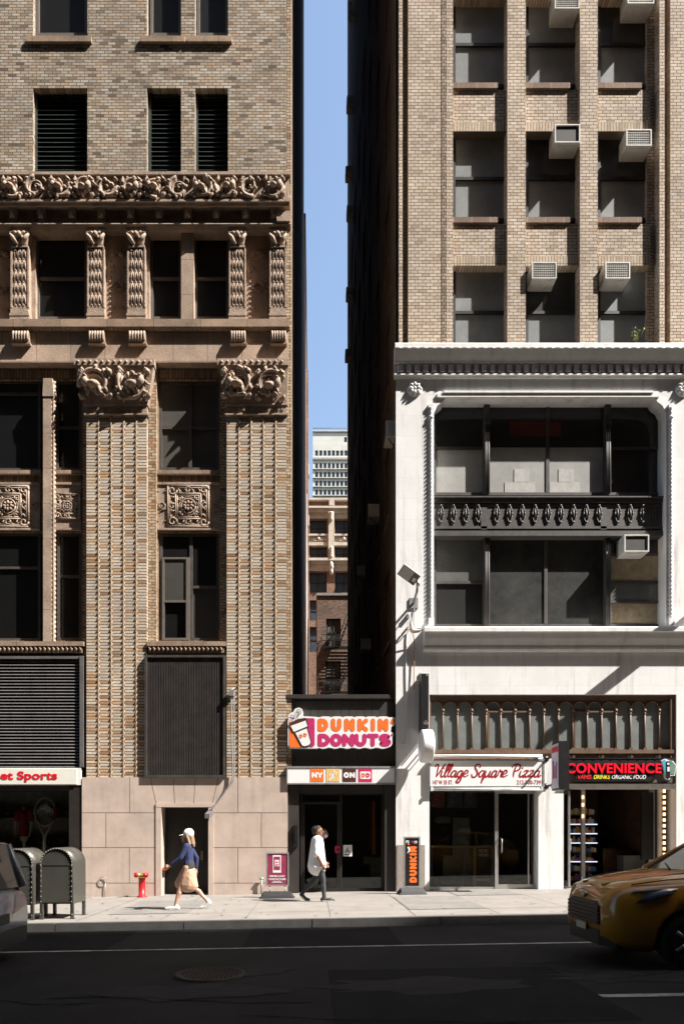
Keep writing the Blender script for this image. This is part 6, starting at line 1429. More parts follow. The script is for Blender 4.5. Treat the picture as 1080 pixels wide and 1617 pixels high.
# red standpipe
xp, yp_ = X(223.5, D - .35), D - .3
t = thing('standpipe', 'short red standpipe with brass double head by the granite wall', 'standpipe', (xp, yp_, G(xp)))
m = MB(); m.lathe([(.13,0),(.13,.03),(.088,.035),(.088,.46),(.095,.47),(.095,.5),(.07,.5)], (xp, yp_, G(xp)), 'z', 20); m.build('pipe', mat('glossy red paint', (.50,.016,.018), .35, var=.12, stain=.15), t)
m = MB(); z = G(xp) + .5; m.lathe([(.09,0),(.10,.03),(.09,.08),(.06,.12),(.0,.13)], (xp, yp_, z), 'z', 16)
for s in (-1, 1): m.tube([(xp, yp_, z + .06), (xp + s*.08, yp_ - .07, z + .09), (xp + s*.11, yp_ - .1, z + .09)], [.06, .06, .065], 12)
m.build('brass_head', mat('worn brass', (.55,.40,.16), .35, metal=.9), t)
for s in (-1, 1):
    c_ = MB(); a = Vector((xp + s*.11, yp_ - .1, z + .09)); d_ = Vector((s*.6, -.6, 0)).normalized(); c_.tube([tuple(a), tuple(a + d_*.05)], .07, 14); c_.tube([tuple(a + d_*.05), tuple(a + d_*.075)], [.03, .03], 8); c_.build('cap', mat('glossy red paint', (.5,.016,.018)), t)
# mailboxes
M_MAIL = mat('olive mailbox paint', (.055,.053,.045), .38, var=.15, scale=2, coat=.2, stain=.12)
M_RIV = mat('worn rivet', (.33,.32,.27), .4, metal=.4)
def mailbox(px, yf_, label, first=None):
    w_, dp, h0, h1 = .66, .72, .30, 1.08; x1 = X(px, yf_); x0 = x1 - w_; g0 = G((x0+x1)/2); cx = (x0+x1)/2; r = w_/2
    t = thing('mailbox', label, 'mailbox', (cx, yf_ + dp/2, g0), 'olive mailboxes by the kerb')
    prof = [(x0, g0 + h0), (x1, g0 + h0), (x1, g0 + h1)] + [(cx + r*math.cos(math.pi*k/18), g0 + h1 + r*math.sin(math.pi*k/18)) for k in range(1, 18)] + [(x0, g0 + h1)]
    m = MB(); m.prism(prof, yf_, yf_ + dp, 'y'); 
    for k in range(len(m.sm)): m.sm[k] = k >= 5 and len(m.f[k]) == 4
    m.build('body', M_MAIL, t)
    m = MB()
    inner = [(cx + (p[0]-cx)*.93, g0 + h0 + .03 + (p[1] - g0 - h0)*.955) for p in prof]
    m.prism([p for p in inner], yf_ - .012, yf_, 'y'); m.box(x0 + .03, x1 - .03, yf_ - .02, yf_ - .0121, g0 + h1 - .02, g0 + h1 + .01); m.build('end_panel', M_MAIL, t)
    m = MB()
    rim = [(x0 + .02, g0 + .1), (x0 + .02, g0 + h1)] + [(cx - (r-.02)*math.cos(math.pi*k/18), g0 + h1 + (r-.02)*math.sin(math.pi*k/18)) for k in range(1, 18)] + [(x1 - .02, g0 + h1), (x1 - .02, g0 + .1)]
    for yy in (yf_ - .008, yf_ + dp): m.tube([(p[0], yy, p[1]) for p in rim], .022, 6)
    m.build('edge_band', M_MAIL, t)
    m = MB()
    for k in range(len(rim)):
        p = rim[k]; m.ball((p[0], yf_ - .03, p[1]), .011, 6, 4)
    for k in range(8): z = g0 + .35 + .1*k; m.ball((x1 - .03, yf_ - .03, z), .01, 6, 4); m.ball((x0 + .03, yf_ - .03, z), .01, 6, 4)
    m.build('rivets', M_RIV, t)
    for (xx, yy) in ((x0 + .03, yf_ + .02), (x1 - .03, yf_ + .02), (x0 + .03, yf_ + dp - .02), (x1 - .03, yf_ + dp - .02)):
        m = MB(); m.box(xx - .03, xx + .03, yy - .03, yy + .03, g0, g0 + h0 + .005); m.box(xx - .05, xx + .05, yy - .05, yy + .05, g0, g0 + .015); m.build('leg', M_MAIL, t)
mailbox(116, 13.45, 'olive mailbox with riveted round top, the one nearer the granite wall')
mailbox(53, 13.35, 'olive mailbox with round top half hidden behind the grey van')
# pavement boards
def pave_board(px0, px1, py0, py1, yb_, lab, face, frame, base_col, lean=.02):
    x0, x1, z0, z1 = X(px0, yb_), X(px1, yb_), Z(py1, yb_), Z(py0, yb_); g0 = G((x0+x1)/2); cx = (x0+x1)/2
    t = thing('pavement_sign', lab, 'pavement sign', (cx, yb_, g0))
    m = MB(); e = .035
    m.box(x0, x0+e, yb_, yb_+.05, z0, z1); m.box(x1-e, x1, yb_, yb_+.05, z0, z1); m.box(x0+e, x1-e, yb_, yb_+.05, z1-e, z1); m.box(x0+e, x1-e, yb_, yb_+.05, z0, z0+e)
    for xx in (x0 + .1, x1 - .1): m.tube([(xx, yb_+.025, z0), (xx, yb_+.025, g0 + .08)], .018, 6)
    m.build('frame', frame, t)
    m = MB(); m.box(x0+e, x1-e, yb_+.012, yb_+.038, z0+e, z1-e); m.build('poster', face, t)
    m = MB(); ww = (x1-x0)/2 + .15
    for s in (-1, 1):
        m.hexa([(cx - ww, yb_ - .30*(s<0) + .05, g0 + .005), (cx + ww, yb_ - .30*(s<0) + .05, g0 + .005), (cx + ww, yb_ + .0 + .32*(s>0), g0 + .005), (cx - ww, yb_ + .32*(s>0), g0 + .005),
                (cx - ww*.8, yb_ - (.22 if s<0 else -.03), g0 + .07 + .09*(s>0)), (cx + ww*.8, yb_ - (.22 if s<0 else -.03), g0 + .07 + .09*(s>0)), (cx + ww*.8, yb_ + .01 + .22*(s>0), g0 + .16 - .09*(s>0)), (cx - ww*.8, yb_ + .01 + .22*(s>0), g0 + .16 - .09*(s>0))])
    m.build('weighted_base', base_col, t)
    return t, x0, x1, z0, z1
yb1 = D - 1.15
t, x0, x1, z0, z1 = pave_board(420, 456, 1347, 1400, yb1, 'maroon pavement sign showing a phone, on a grey rubber base', mat('maroon poster', (.28,.035,.085), .45), M_STEEL, mat('grey rubber base', (.018,.018,.018), .7))
yk = yb1 + .008; fx = lambda q: x0 + (x1-x0)*q; fz = lambda q: z0 + (z1-z0)*q
m = MB(); m.prism([(fx(.3), fz(.40)), (fx(.66), fz(.40)), (fx(.66), fz(.92)), (fx(.3), fz(.92))], yk, yk + .005, 'y'); 
add_text(m, 'ORDER & PAY', .06, (fx(.14), yk, fz(.27)), fit=(x1-x0)*.7, extrude=.001, bold=.002); add_text(m, 'CONTACTLESS', .06, (fx(.12), yk, fz(.18)), fit=(x1-x0)*.74, extrude=.001, bold=.002); m.box(fx(.25), fx(.72), yk, yk+.002, fz(.10), fz(.115)); m.box(fx(.3), fx(.66), yk, yk+.002, fz(.135), fz(.15)); m.build('print', M_SWHITE, t)
m = MB(); m.prism([(fx(.34), fz(.48)), (fx(.62), fz(.48)), (fx(.62), fz(.88)), (fx(.34), fz(.88))], yk - .003, yk + .001, 'y'); m.build('phone_screen', MATS['maroon poster'], t)
m = MB(); m.box(fx(.39), fx(.57), yk - .005, yk - .002, fz(.59), fz(.78)); m.build('phone_icon', M_SWHITE, t)
m = MB(); add_text(m, 'DN', .055, (fx(.42), yk - .006, fz(.69)), fit=(x1-x0)*.12, extrude=.001, bold=.003); add_text(m, "KN'", .055, (fx(.42), yk - .006, fz(.61)), fit=(x1-x0)*.13, extrude=.001, bold=.003); m.build('icon_lettering', M_HOT, t)
yb2 = D - .75
t, x0, x1, z0, z1 = pave_board(637.5, 663.5, 1322, 1402, yb2, 'tall black pavement sign with orange upright lettering, on a grey base', M_SIGNBLK, M_STEEL, mat('pale grey rubber base', (.05,.05,.05), .7))
yk = yb2 + .009
vs = MB(); word(vs, "DUNKIN", 0, .94, 0, .19, 0, .062); m = MB(); zb_ = z0 + .12; xr_ = fx(.80)
m._add([(x0 + (x1-x0)*.80 - v[2], yk + v[1], zb_ + v[0]) for v in vs.v], vs.f); disc(m, x0 + (x1-x0)*.3, zb_ + .99, .022, yk); m.build('lettering', M_ORANGE, t)
m = MB(); stroke(m, [(x0 + .12, z1 - .28), (x0 + .15, z1 - .34), (x0 + .10, z1 - .42)], yk, [.05, .05, .015]); 
add_text(m, 'F2', .09, (x0 + .06, yk, z1 - .16), fit=.08, extrude=.001, bold=.004); add_text(m, '19', .09, (x1 - .15, yk, z1 - .17), fit=.07, extrude=.001, bold=.004); m.build('print', M_SWHITE, t)
m = MB(); disc(m, (x0+x1)/2 + .01, z1 - .13, .022, yk, 12); m.build('print_dot', M_HOT, t)
# short wall pipe by the maroon sign, sewer hoop on the granite
m = MB(); xx = X(413, D - .1); m.tube([(xx, D - .1, G(xx)), (xx, D - .1, G(xx) + .42)], .025, 7); m.tube([(xx - .05, D - .1, G(xx) + .42), (xx + .05, D - .1, G(xx) + .42)], .03, 7); tag(m.build('vent_pipe', M_STEEL), 'short grey pipe stub by the granite wall behind the maroon sign', 'pipe')
m = MB(); xx = X(162.5, D - .06); zz = Z(1391); m.tube([(xx + .10*math.cos(q*math.pi/10), D - .06, zz + .10*math.sin(q*math.pi/10)) for q in range(21)], .009, 5); m.tube([(xx + .07, D - .06, zz - .07), (X(166.5), D - .06, G(xx))], .011, 5); tag(m.build('wire_hoop', M_STEEL), 'thin wire hoop on a stake leaning against the granite wall', 'hoop')
# ================================================================ figures grown as one skin from tapered limbs
class Flesh(MB):
    def cap(s, p0, p1, r0, r1, n=10):
        """limb segment: two balls and the cone between; radii may be (a, b) for ellipses (fore-aft, side)"""
        A, B = Vector(p0), Vector(p1)
        e0 = r0 if isinstance(r0, tuple) else (r0, r0); e1 = r1 if isinstance(r1, tuple) else (r1, r1)
        m = 7; t = (B - A); l = t.length or 1e-6; t = t / l
        side = Vector((0, 1, 0)); side = side - t*side.dot(t)
        if side.length < 1e-3: side = Vector((1, 0, 0)) - t*t.x
        side.normalize(); fore = t.cross(side)
        vs = []; rings = []
        for (C_, e, sg) in ((A, e0, -1), (B, e1, 1)):
            for q in ((.98, .2), (.8, .6), (.5, .866), (0, 1.0)) if sg < 0 else ((0, 1.0), (.5, .866), (.8, .6), (.98, .2)):
                h = min(e)*q[0]*sg
                rings.append((C_ + t*h, e[0]*q[1], e[1]*q[1]))
        for (c, a, b) in rings:
            for k in range(n):
                th = 2*math.pi*k/n; vs.append(c + fore*(a*math.cos(th)) + side*(b*math.sin(th)))
        fs = []
        for i in range(len(rings)-1):
            for k in range(n): k2 = (k+1) % n; fs.append((i*n+k, i*n+k2, (i+1)*n+k2, (i+1)*n+k))
        fs.append(tuple(reversed(range(n)))); fs.append(tuple((len(rings)-1)*n + k for k in range(n)))
        return s._add(vs, fs, True)
    def chain(s, pts, rs):
        for a, b, r0, r1 in zip(pts[:-1], pts[1:], rs[:-1], rs[1:]): s.cap(a, b, r0, r1)
        return s
    def grow(s, name, mtl, parent, voxel=.011, smooth=5):
        o = s.build(name, mtl, parent)
        bmn = bmesh.new(); bmn.from_mesh(o.data); bmesh.ops.recalc_face_normals(bmn, faces=bmn.faces); bmn.to_mesh(o.data); bmn.free()
        r = o.modifiers.new('skin', 'REMESH'); r.mode = 'VOXEL'; r.voxel_size = voxel; r.use_smooth_shade = True
        k = o.modifiers.new('smooth', 'SMOOTH'); k.iterations = smooth; k.factor = .5
        bpy.context.view_layer.update()
        me = bpy.data.meshes.new_from_object(o.evaluated_get(bpy.context.evaluated_depsgraph_get()))
        o.modifiers.clear(); old = o.data; o.data = me; me.name = name; bpy.data.meshes.remove(old)
        if not me.materials: me.materials.append(mtl)
        for p in me.polygons: p.use_smooth = True
        return o
def hand(fl, P, wrist, fdir, side, curl=.6, s=1.0):
    """palm, four unequal bent fingers and a thumb from the side of the palm; fdir (f,s,z) is where the fingers point, side where the thumb sits"""
    w_ = Vector(wrist); d = Vector(fdir).normalized(); t = Vector(side); t = (t - d*t.dot(d)).normalized(); n = d.cross(t)
    fl.cap(P(w_), P(w_ + d*.075*s), .024*s, .03*s)
    fl.cap(P(w_ + d*.03*s + t*.018), P(w_ + d*.08*s + t*.025), .018*s, .016*s); fl.cap(P(w_ + d*.03*s - t*.018), P(w_ + d*.075*s - t*.025), .018*s, .016*s)
    for i, (q, ln) in enumerate(((.030, .075), (.010, .085), (-.010, .078), (-.030, .06))):
        b = w_ + d*.085*s + t*q; d1 = (d + n*curl*.5).normalized(); d2 = (d + n*curl*1.6).normalized()
        m1 = b + d1*ln*.5*s; m2 = m1 + d2*ln*.55*s
        fl.chain([P(b), P(m1), P(m2)], [.0095*s, .009*s, .008*s])
    b = w_ + d*.03*s + t*.03; m1 = b + (t*.7 + d*.7).normalized()*.04*s; fl.chain([P(b), P(m1), P(m1 + (d + n*.3).normalized()*.035*s)], [.012*s, .011*s, .009*s])
def head(fl, P, c, s=1.0):
    f, y, z = c
    fl.cap(P((f - .015, 0, z + .03)), P((f + .015, 0, z + .035)), (.098*s, .078*s), (.088*s, .074*s))          # skull
    fl.cap(P((f + .03, 0, z - .02)), P((f + .05, 0, z - .085)), (.062*s, .06*s), (.035*s, .036*s))               # face to chin
    fl.cap(P((f + .092, 0, z + .015)), P((f + .112, 0, z - .022)), .009*s, .014*s)                             # nose
    fl.cap(P((f + .088, -.02, z - .055)), P((f + .088, .02, z - .055)), .010, .010)                          # lips
    fl.cap(P((f + .083, -.035, z + .03)), P((f + .083, .035, z + .03)), .012, .012)                          # brow
    for q in (-1, 1): fl.cap(P((f - .005, q*.078*s, z + .015)), P((f - .012, q*.082*s, z - .03)), (.018, .008), (.012, .007))
def eyes(P, c, parent, mtl):
    m = MB()
    for q in (-1, 1): p = P((c[0] + .086, q*.03, c[2] + .008)); m.ball(p, (.010, .010, .008), 8, 6)
    m.build('eyes', mtl, parent)
M_SKIN1 = mat('fair skin', (.48,.27,.185), .5, var=.08, scale=8); M_SKIN2 = mat('brown skin', (.24,.115,.065), .5, var=.08, scale=8)
M_EYE = mat('dark eye', (.03,.02,.015), .2)
M_NAVY = mat('navy knit', (.022,.030,.085), .85, var=.25, scale=14, bump=.3, bscale=50); M_CHAR = mat('charcoal cloth', (.028,.028,.030), .85, var=.3, scale=12, bump=.25, bscale=40)
M_TEE = mat('white cotton', (.76,.76,.77), .85, var=.06, scale=7, bump=.35, bscale=14); M_LEG = mat('dark grey leggings', (.05,.05,.058), .75, var=.25, scale=10, bump=.2, bscale=25)
M_BLOND = mat('blonde hair', (.24,.155,.085), .55, var=.45, scale=26, bump=.5, bscale=70); M_HAIRD = mat('dark hair', (.022,.014,.010), .55, var=.3, scale=30, bump=.5, bscale=60)
M_SHOE = mat('white trainer', (.66,.64,.60), .5, var=.1); M_SHOEB = mat('black trainer upper', (.025,.025,.025), .6); M_SOLE = mat('white rubber sole', (.7,.69,.66), .6)
def figure(px, d, fwd, label, k=1.0):
    x0 = X(px, d); g = G(x0)
    t = thing('person', label, 'person', (x0, d, g))
    return t, (lambda p: (x0 + fwd*p[0]*k, d + fwd*p[1]*k, g + p[2]*k))
# ---- the woman in the white cap, striding left: forward is -x, her left side (towards the street) is +s
t, P = figure(298, 14.8, -1, 'woman striding left in white cap, navy top and tan skirt before the dark doorway')
fl = Flesh()
fl.cap(P((0,0,.93)), P((.01,0,1.08)), (.115,.15), (.09,.125)); fl.cap(P((.01,0,1.08)), P((.02,0,1.33)), (.09,.125), (.10,.155)); fl.cap(P((.02,-.12,1.385)), P((.02,.12,1.385)), .05, .05); fl.cap(P((.02,0,1.38)), P((.045,0,1.50)), .05, .046)
head(fl, P, (.055, 0, 1.565))
near = [(.02,.10,.91), (.17,.10,.50), (.265,.095,.10)]; far = [(.0,-.10,.91), (-.09,-.10,.49), (-.385,-.10,.185)]
for L_ in (near, far):
    fl.chain([P(q) for q in L_], [.088, .052, .036]); a, b = Vector(L_[1]), Vector(L_[2]); m_ = a + (b-a)*.32; back = Vector((-.022, 0, 0)); fl.cap(P(m_ + back), P(a + (b-a)*.6 + back*.5), .05, .036)
fl.chain([P((.265,.095,.09)), P((.24,.095,.05)), P((.40,.095,.05)), P((.47,.095,.035))], [.036,.038,.036,.028]); fl.chain([P((-.385,-.10,.175)), P((-.42,-.10,.15)), P((-.33,-.10,.055)), P((-.26,-.10,.03))], [.036,.036,.034,.025])
elb, wr = (.13,.225,1.13), (.37,.19,.95); fl.chain([P((.02,.175,1.37)), P(elb), P(wr)], [.046,.037,.026]); hand(fl, P, wr, (.8,-.05,-.35), (.2,-.1,1), curl=.75, s=.95)
elb2, wr2 = (-.13,-.23,1.11), (-.12,-.24,.86); fl.chain([P((.02,-.175,1.37)), P(elb2), P(wr2)], [.046,.037,.026]); hand(fl, P, wr2, (.15,0,-1), (1,0,0), curl=.45, s=.95)
body = fl.grow('body', M_SKIN1, t, .008, 4)
eyes(P, (.055,0,1.565), t, M_EYE)
c = Flesh(); c.cap(P((.0,0,.93)), P((.01,0,1.08)), (.135,.175), (.115,.15)); c.cap(P((.01,0,1.08)), P((.02,0,1.34)), (.118,.15), (.122,.175)); c.cap(P((.02,-.14,1.385)), P((.02,.14,1.385)), .066, .066); c.cap(P((.02,0,1.38)), P((.03,0,1.43)), .075, .066)
c.chain([P((.02,.18,1.375)), P(elb), P((.32,.197,.985))], [.066,.056,.046]); c.chain([P((.02,-.18,1.375)), P(elb2), P((-.12,-.238,.91))], [.066,.056,.046]); c.cap(P((.06,.02,1.27)), P((.06,-.02,1.27)), .1, .1)
c.grow('navy_top', M_NAVY, t, .011, 5)
c = Flesh(); c.cap(P((-.005,0,.90)), P((.0,0,.985)), (.138,.178), (.132,.172))
c.grow('waist_wrap', M_CHAR, t, .011, 5)
c = Flesh(); c.cap(P((.0,0,.84)), P((.02,0,.72)), (.155,.185), (.20,.19)); c.cap(P((.02,0,.72)), P((.05,0,.545)), (.20,.19), (.265,.175))
c.grow('skirt', mat('tan skirt cloth', (.50,.31,.21), .8, var=.15, scale=9, bump=.4, bscale=16), t, .012, 5)
c = Flesh(); c.cap(P((-.01,0,1.60)), P((.02,0,1.62)), (.105,.088), (.085,.078)); c.cap(P((-.06,0,1.58)), P((-.10,0,1.42)), (.055,.085), (.045,.10)); c.cap(P((-.10,0,1.42)), P((-.115,0,1.37)), (.04,.10), (.02,.08))
for q in (-1, 1): c.chain([P((.03,q*.078,1.60)), P((.0,q*.088,1.52)), P((-.03,q*.098,1.42)), P((-.04,q*.10,1.38))], [.026,.034,.036,.018])
c.grow('hair', M_BLOND, t, .010, 3)
c = Flesh(); c.cap(P((-.02,0,1.645)), P((.03,0,1.65)), (.115,.095), (.098,.088)); c.cap(P((-.02,0,1.67)), P((.03,0,1.67)), (.095,.085), (.085,.075))
c.cap(P((.10,-.035,1.625)), P((.10,.035,1.625)), (.014,.05), (.014,.05)); c.cap(P((.12,0,1.622)), P((.20,0,1.608)), (.010,.085), (.008,.06))
c.grow('cap', mat('white cap cloth', (.8,.8,.8), .8, var=.05), t, .010, 3)
for nm, q in (('shoe', ((.215,.095,.045),(.39,.095,.042),(.47,.095,.032))), ('shoe', ((-.43,-.10,.145),(-.335,-.10,.05),(-.255,-.10,.028)))):
    c = Flesh(); c.chain([P(a) for a in q], [.05,.044,.032]); c.cap(P(q[0]), P((q[0][0] + .04, q[0][1], q[0][2] + .045)), .046, .043); sh = c.grow(nm, M_SHOE, t, .009, 3)
    e = Flesh(); dz = .035; e.chain([P((a[0], a[1], max(.014, a[2] - dz))) for a in q], [(.014,.045),(.014,.043),(.013,.032)]); e.grow('sole', M_SOLE, sh if False else t, .009, 2)
hx = P((.455,.185,.885)); m = MB(); m.box(hx[0] - .085, hx[0] + .02, hx[1] - .012, hx[1] + .05, hx[2] - .022, hx[2] + .018)
tag(m.build('purse', mat('orange leather', (.62,.13,.03), .45, bump=.1)), 'small orange purse held out in the capped woman’s hand', 'purse')
# ---- the man in the long white shirt, walking right: forward is +x, his right side is towards the street (-s)
t, P = figure(501, 16.15, 1, 'person walking right in long white shirt and dark leggings past the donut shop door', 1.03)
fl = Flesh()
fl.cap(P((0,0,.94)), P((.0,0,1.10)), (.12,.155), (.11,.14)); fl.cap(P((0,0,1.10)), P((.0,0,1.36)), (.11,.145), (.112,.17)); fl.cap(P((0,-.14,1.42)), P((0,.14,1.42)), .052, .052); fl.cap(P((0,0,1.41)), P((.02,0,1.53)), .056, .052)
head(fl, P, (.025, 0, 1.60), 1.03)
front = [(.03,-.095,.92), (.13,-.095,.51), (.155,-.09,.095)]; rear = [(-.02,.095,.92), (-.05,.095,.50), (-.33,.09,.20)]
for L_ in (front, rear): fl.chain([P(q) for q in L_], [.092, .056, .038])
fl.chain([P((.155,-.09,.085)), P((.13,-.09,.05)), P((.28,-.09,.045)), P((.36,-.09,.03))], [.038,.038,.036,.028]); fl.chain([P((-.33,.09,.19)), P((-.36,.09,.15)), P((-.27,.09,.055)), P((-.20,.09,.03))], [.038,.036,.034,.025])
e1, w1 = (-.03,-.235,1.12), (.10,-.22,.87); fl.chain([P((0,-.185,1.40)), P(e1), P(w1)], [.05,.041,.029]); hand(fl, P, w1, (.45,.05,-.9), (.9,0,.4), curl=-.5)
e2, w2 = (.02,.235,1.12), (.18,.22,.90); fl.chain([P((0,.185,1.40)), P(e2), P(w2)], [.05,.041,.029]); hand(fl, P, w2, (.45,-.05,-.9), (.9,0,.4), curl=.5)
fl.grow('body', M_SKIN2, t, .008, 4); eyes(P, (.025,0,1.60), t, M_EYE)
c = Flesh(); c.cap(P((-.01,0,.80)), P((-.005,0,1.10)), (.225,.235), (.185,.20)); c.cap(P((-.005,0,1.10)), P((0,0,1.37)), (.185,.20), (.15,.19)); c.cap(P((0,-.15,1.42)), P((0,.15,1.42)), .075, .075); c.cap(P((0,0,1.43)), P((.01,0,1.465)), .085, .07)
c.chain([P((0,-.20,1.40)), P((-.02,-.235,1.24)), P((-.03,-.24,1.10))], [.08,.085,.082]); c.chain([P((0,.20,1.40)), P((.01,.235,1.24)), P((.02,.24,1.10))], [.08,.085,.082])
c.cap(P((.02,0,.78)), P((-.03,0,.78)), (.03,.21), (.03,.21))
c.grow('white_shirt', M_TEE, t, .012, 5)
c = Flesh(); c.cap(P((0,0,.90)), P((0,0,.98)), (.135,.175), (.13,.17))
for L_ in (front, rear):
    a, b, e = map(Vector, L_); m_ = b + (e-b)*.3 + Vector((-.02,0,0)); c.chain([P(a), P(b), P(b + (e-b)*.93)], [.108, .066, .046]); c.cap(P(m_), P(b + (e-b)*.6), .062, .05)
c.grow('leggings', M_LEG, t, .010, 5)
c = Flesh(); c.cap(P((-.045,0,1.645)), P((.02,0,1.675)), (.088,.086), (.075,.076)); c.cap(P((-.075,0,1.62)), P((-.085,0,1.55)), (.045,.072), (.03,.055)); c.grow('hair', M_HAIRD, t, .010, 3)
for q in (((.115,-.09,.05),(.28,-.09,.042),(.365,-.09,.03)), ((-.365,.09,.145),(-.275,.09,.05),(-.195,.09,.028))):
    c = Flesh(); c.chain([P(a) for a in q], [.05,.046,.034]); c.cap(P(q[0]), P((q[0][0] + .04, q[0][1], q[0][2] + .05)), .048, .045); c.grow('shoe', M_SHOEB, t, .009, 3)
    e = Flesh(); e.chain([P((a[0], a[1], max(.016, a[2] - .03))) for a in q], [(.018,.05),(.018,.048),(.02,.036)]); e.grow('sole', M_SOLE, t, .009, 2)
# ---- the shop window dummy
mx, my, t = MANNEQ
P = lambda p: (mx + p[1], my - p[0], .15 + p[2])
zs = Z(1281, my) - .15
c = Flesh(); c.cap(P((0,0,zs - .75)), P((0,0,zs - .35)), (.1,.14), (.09,.13)); c.cap(P((0,0,zs-.35)), P((0,0,zs-.1)), (.09,.13), (.1,.16)); c.cap(P((0,-.12,zs-.04)), P((0,.12,zs-.04)), .05, .05); c.cap(P((0,0,zs-.03)), P((0,0,zs+.08)), .05, .046); c.cap(P((0,0,.05)), P((0,0,zs-.75)), .03, .04)
for q in (-1, 1):
    c.chain([P((0,q*.18,zs-.06)), P((.02,q*.215,zs-.33)), P((.08,q*.20,zs-.56))], [.046,.04,.028]); hand(c, P, (.08,q*.20,zs-.56), (.25,0,-1), (1,0,.2), curl=.3*q)
c.grow('dummy_body', mat('cream mannequin skin', (.62,.55,.47), .45, var=.05), t, .010, 4)
c = Flesh(); c.cap(P((0,0,zs-.62)), P((0,0,zs-.35)), (.13,.18), (.12,.165)); c.cap(P((0,0,zs-.35)), P((0,0,zs-.1)), (.12,.165), (.12,.18)); c.cap(P((0,-.14,zs-.04)), P((0,.14,zs-.04)), .066, .066)
for q in (-1, 1): c.chain([P((0,q*.185,zs-.06)), P((.01,q*.21,zs-.24))], [.07,.068])
c.grow('red_shirt', mat('red sports cloth', (.45,.012,.02), .8, var=.15, bump=.2, bscale=20), t, .012, 4)
# ================================================================ vehicles
def loft(m, secs, smooth=True):
    """secs: list of closed loops of equal length (points (x,y,z))"""
    n = len(secs[0]); vs = [p for s in secs for p in s]; fs = []
    for i in range(len(secs)-1):
        for k in range(n): k2 = (k+1) % n; fs.append((i*n+k, i*n+k2, (i+1)*n+k2, (i+1)*n+k))
    fs.append(tuple(reversed(range(n)))); fs.append(tuple((len(secs)-1)*n + k for k in range(n)))
    m._add(vs, fs, smooth); return m
def bake(o):
    bpy.context.view_layer.update()
    me = bpy.data.meshes.new_from_object(o.evaluated_get(bpy.context.evaluated_depsgraph_get())); o.modifiers.clear(); o.data = me
def interp(tab, l):
    for a, b in zip(tab[:-1], tab[1:]):
        if a[0] <= l <= b[0]:
            t = (l - a[0])/(b[0]-a[0]) if b[0] > a[0] else 0; t = t*t*(3-2*t)*.4 + t*.6
            return [p + (q-p)*t for p, q in zip(a, b)]
    return list(tab[-1] if l > tab[-1][0] else tab[0])
M_TYRE = mat('tyre rubber', (.012,.012,.012), .8); M_RIM = mat('alloy rim', (.35,.35,.36), .35, metal=.8); M_TRIMB = mat('black plastic trim', (.014,.014,.014), .55)
M_CARG = window_glass('dark car glass', (.012,.014,.015), .3); M_LENS = mat('grey headlight lens', (.16,.18,.22), .12, var=.3, scale=8, coat=1.0); M_TAIL = mat('red tail lens', (.35,.008,.012), .2, coat=.6)
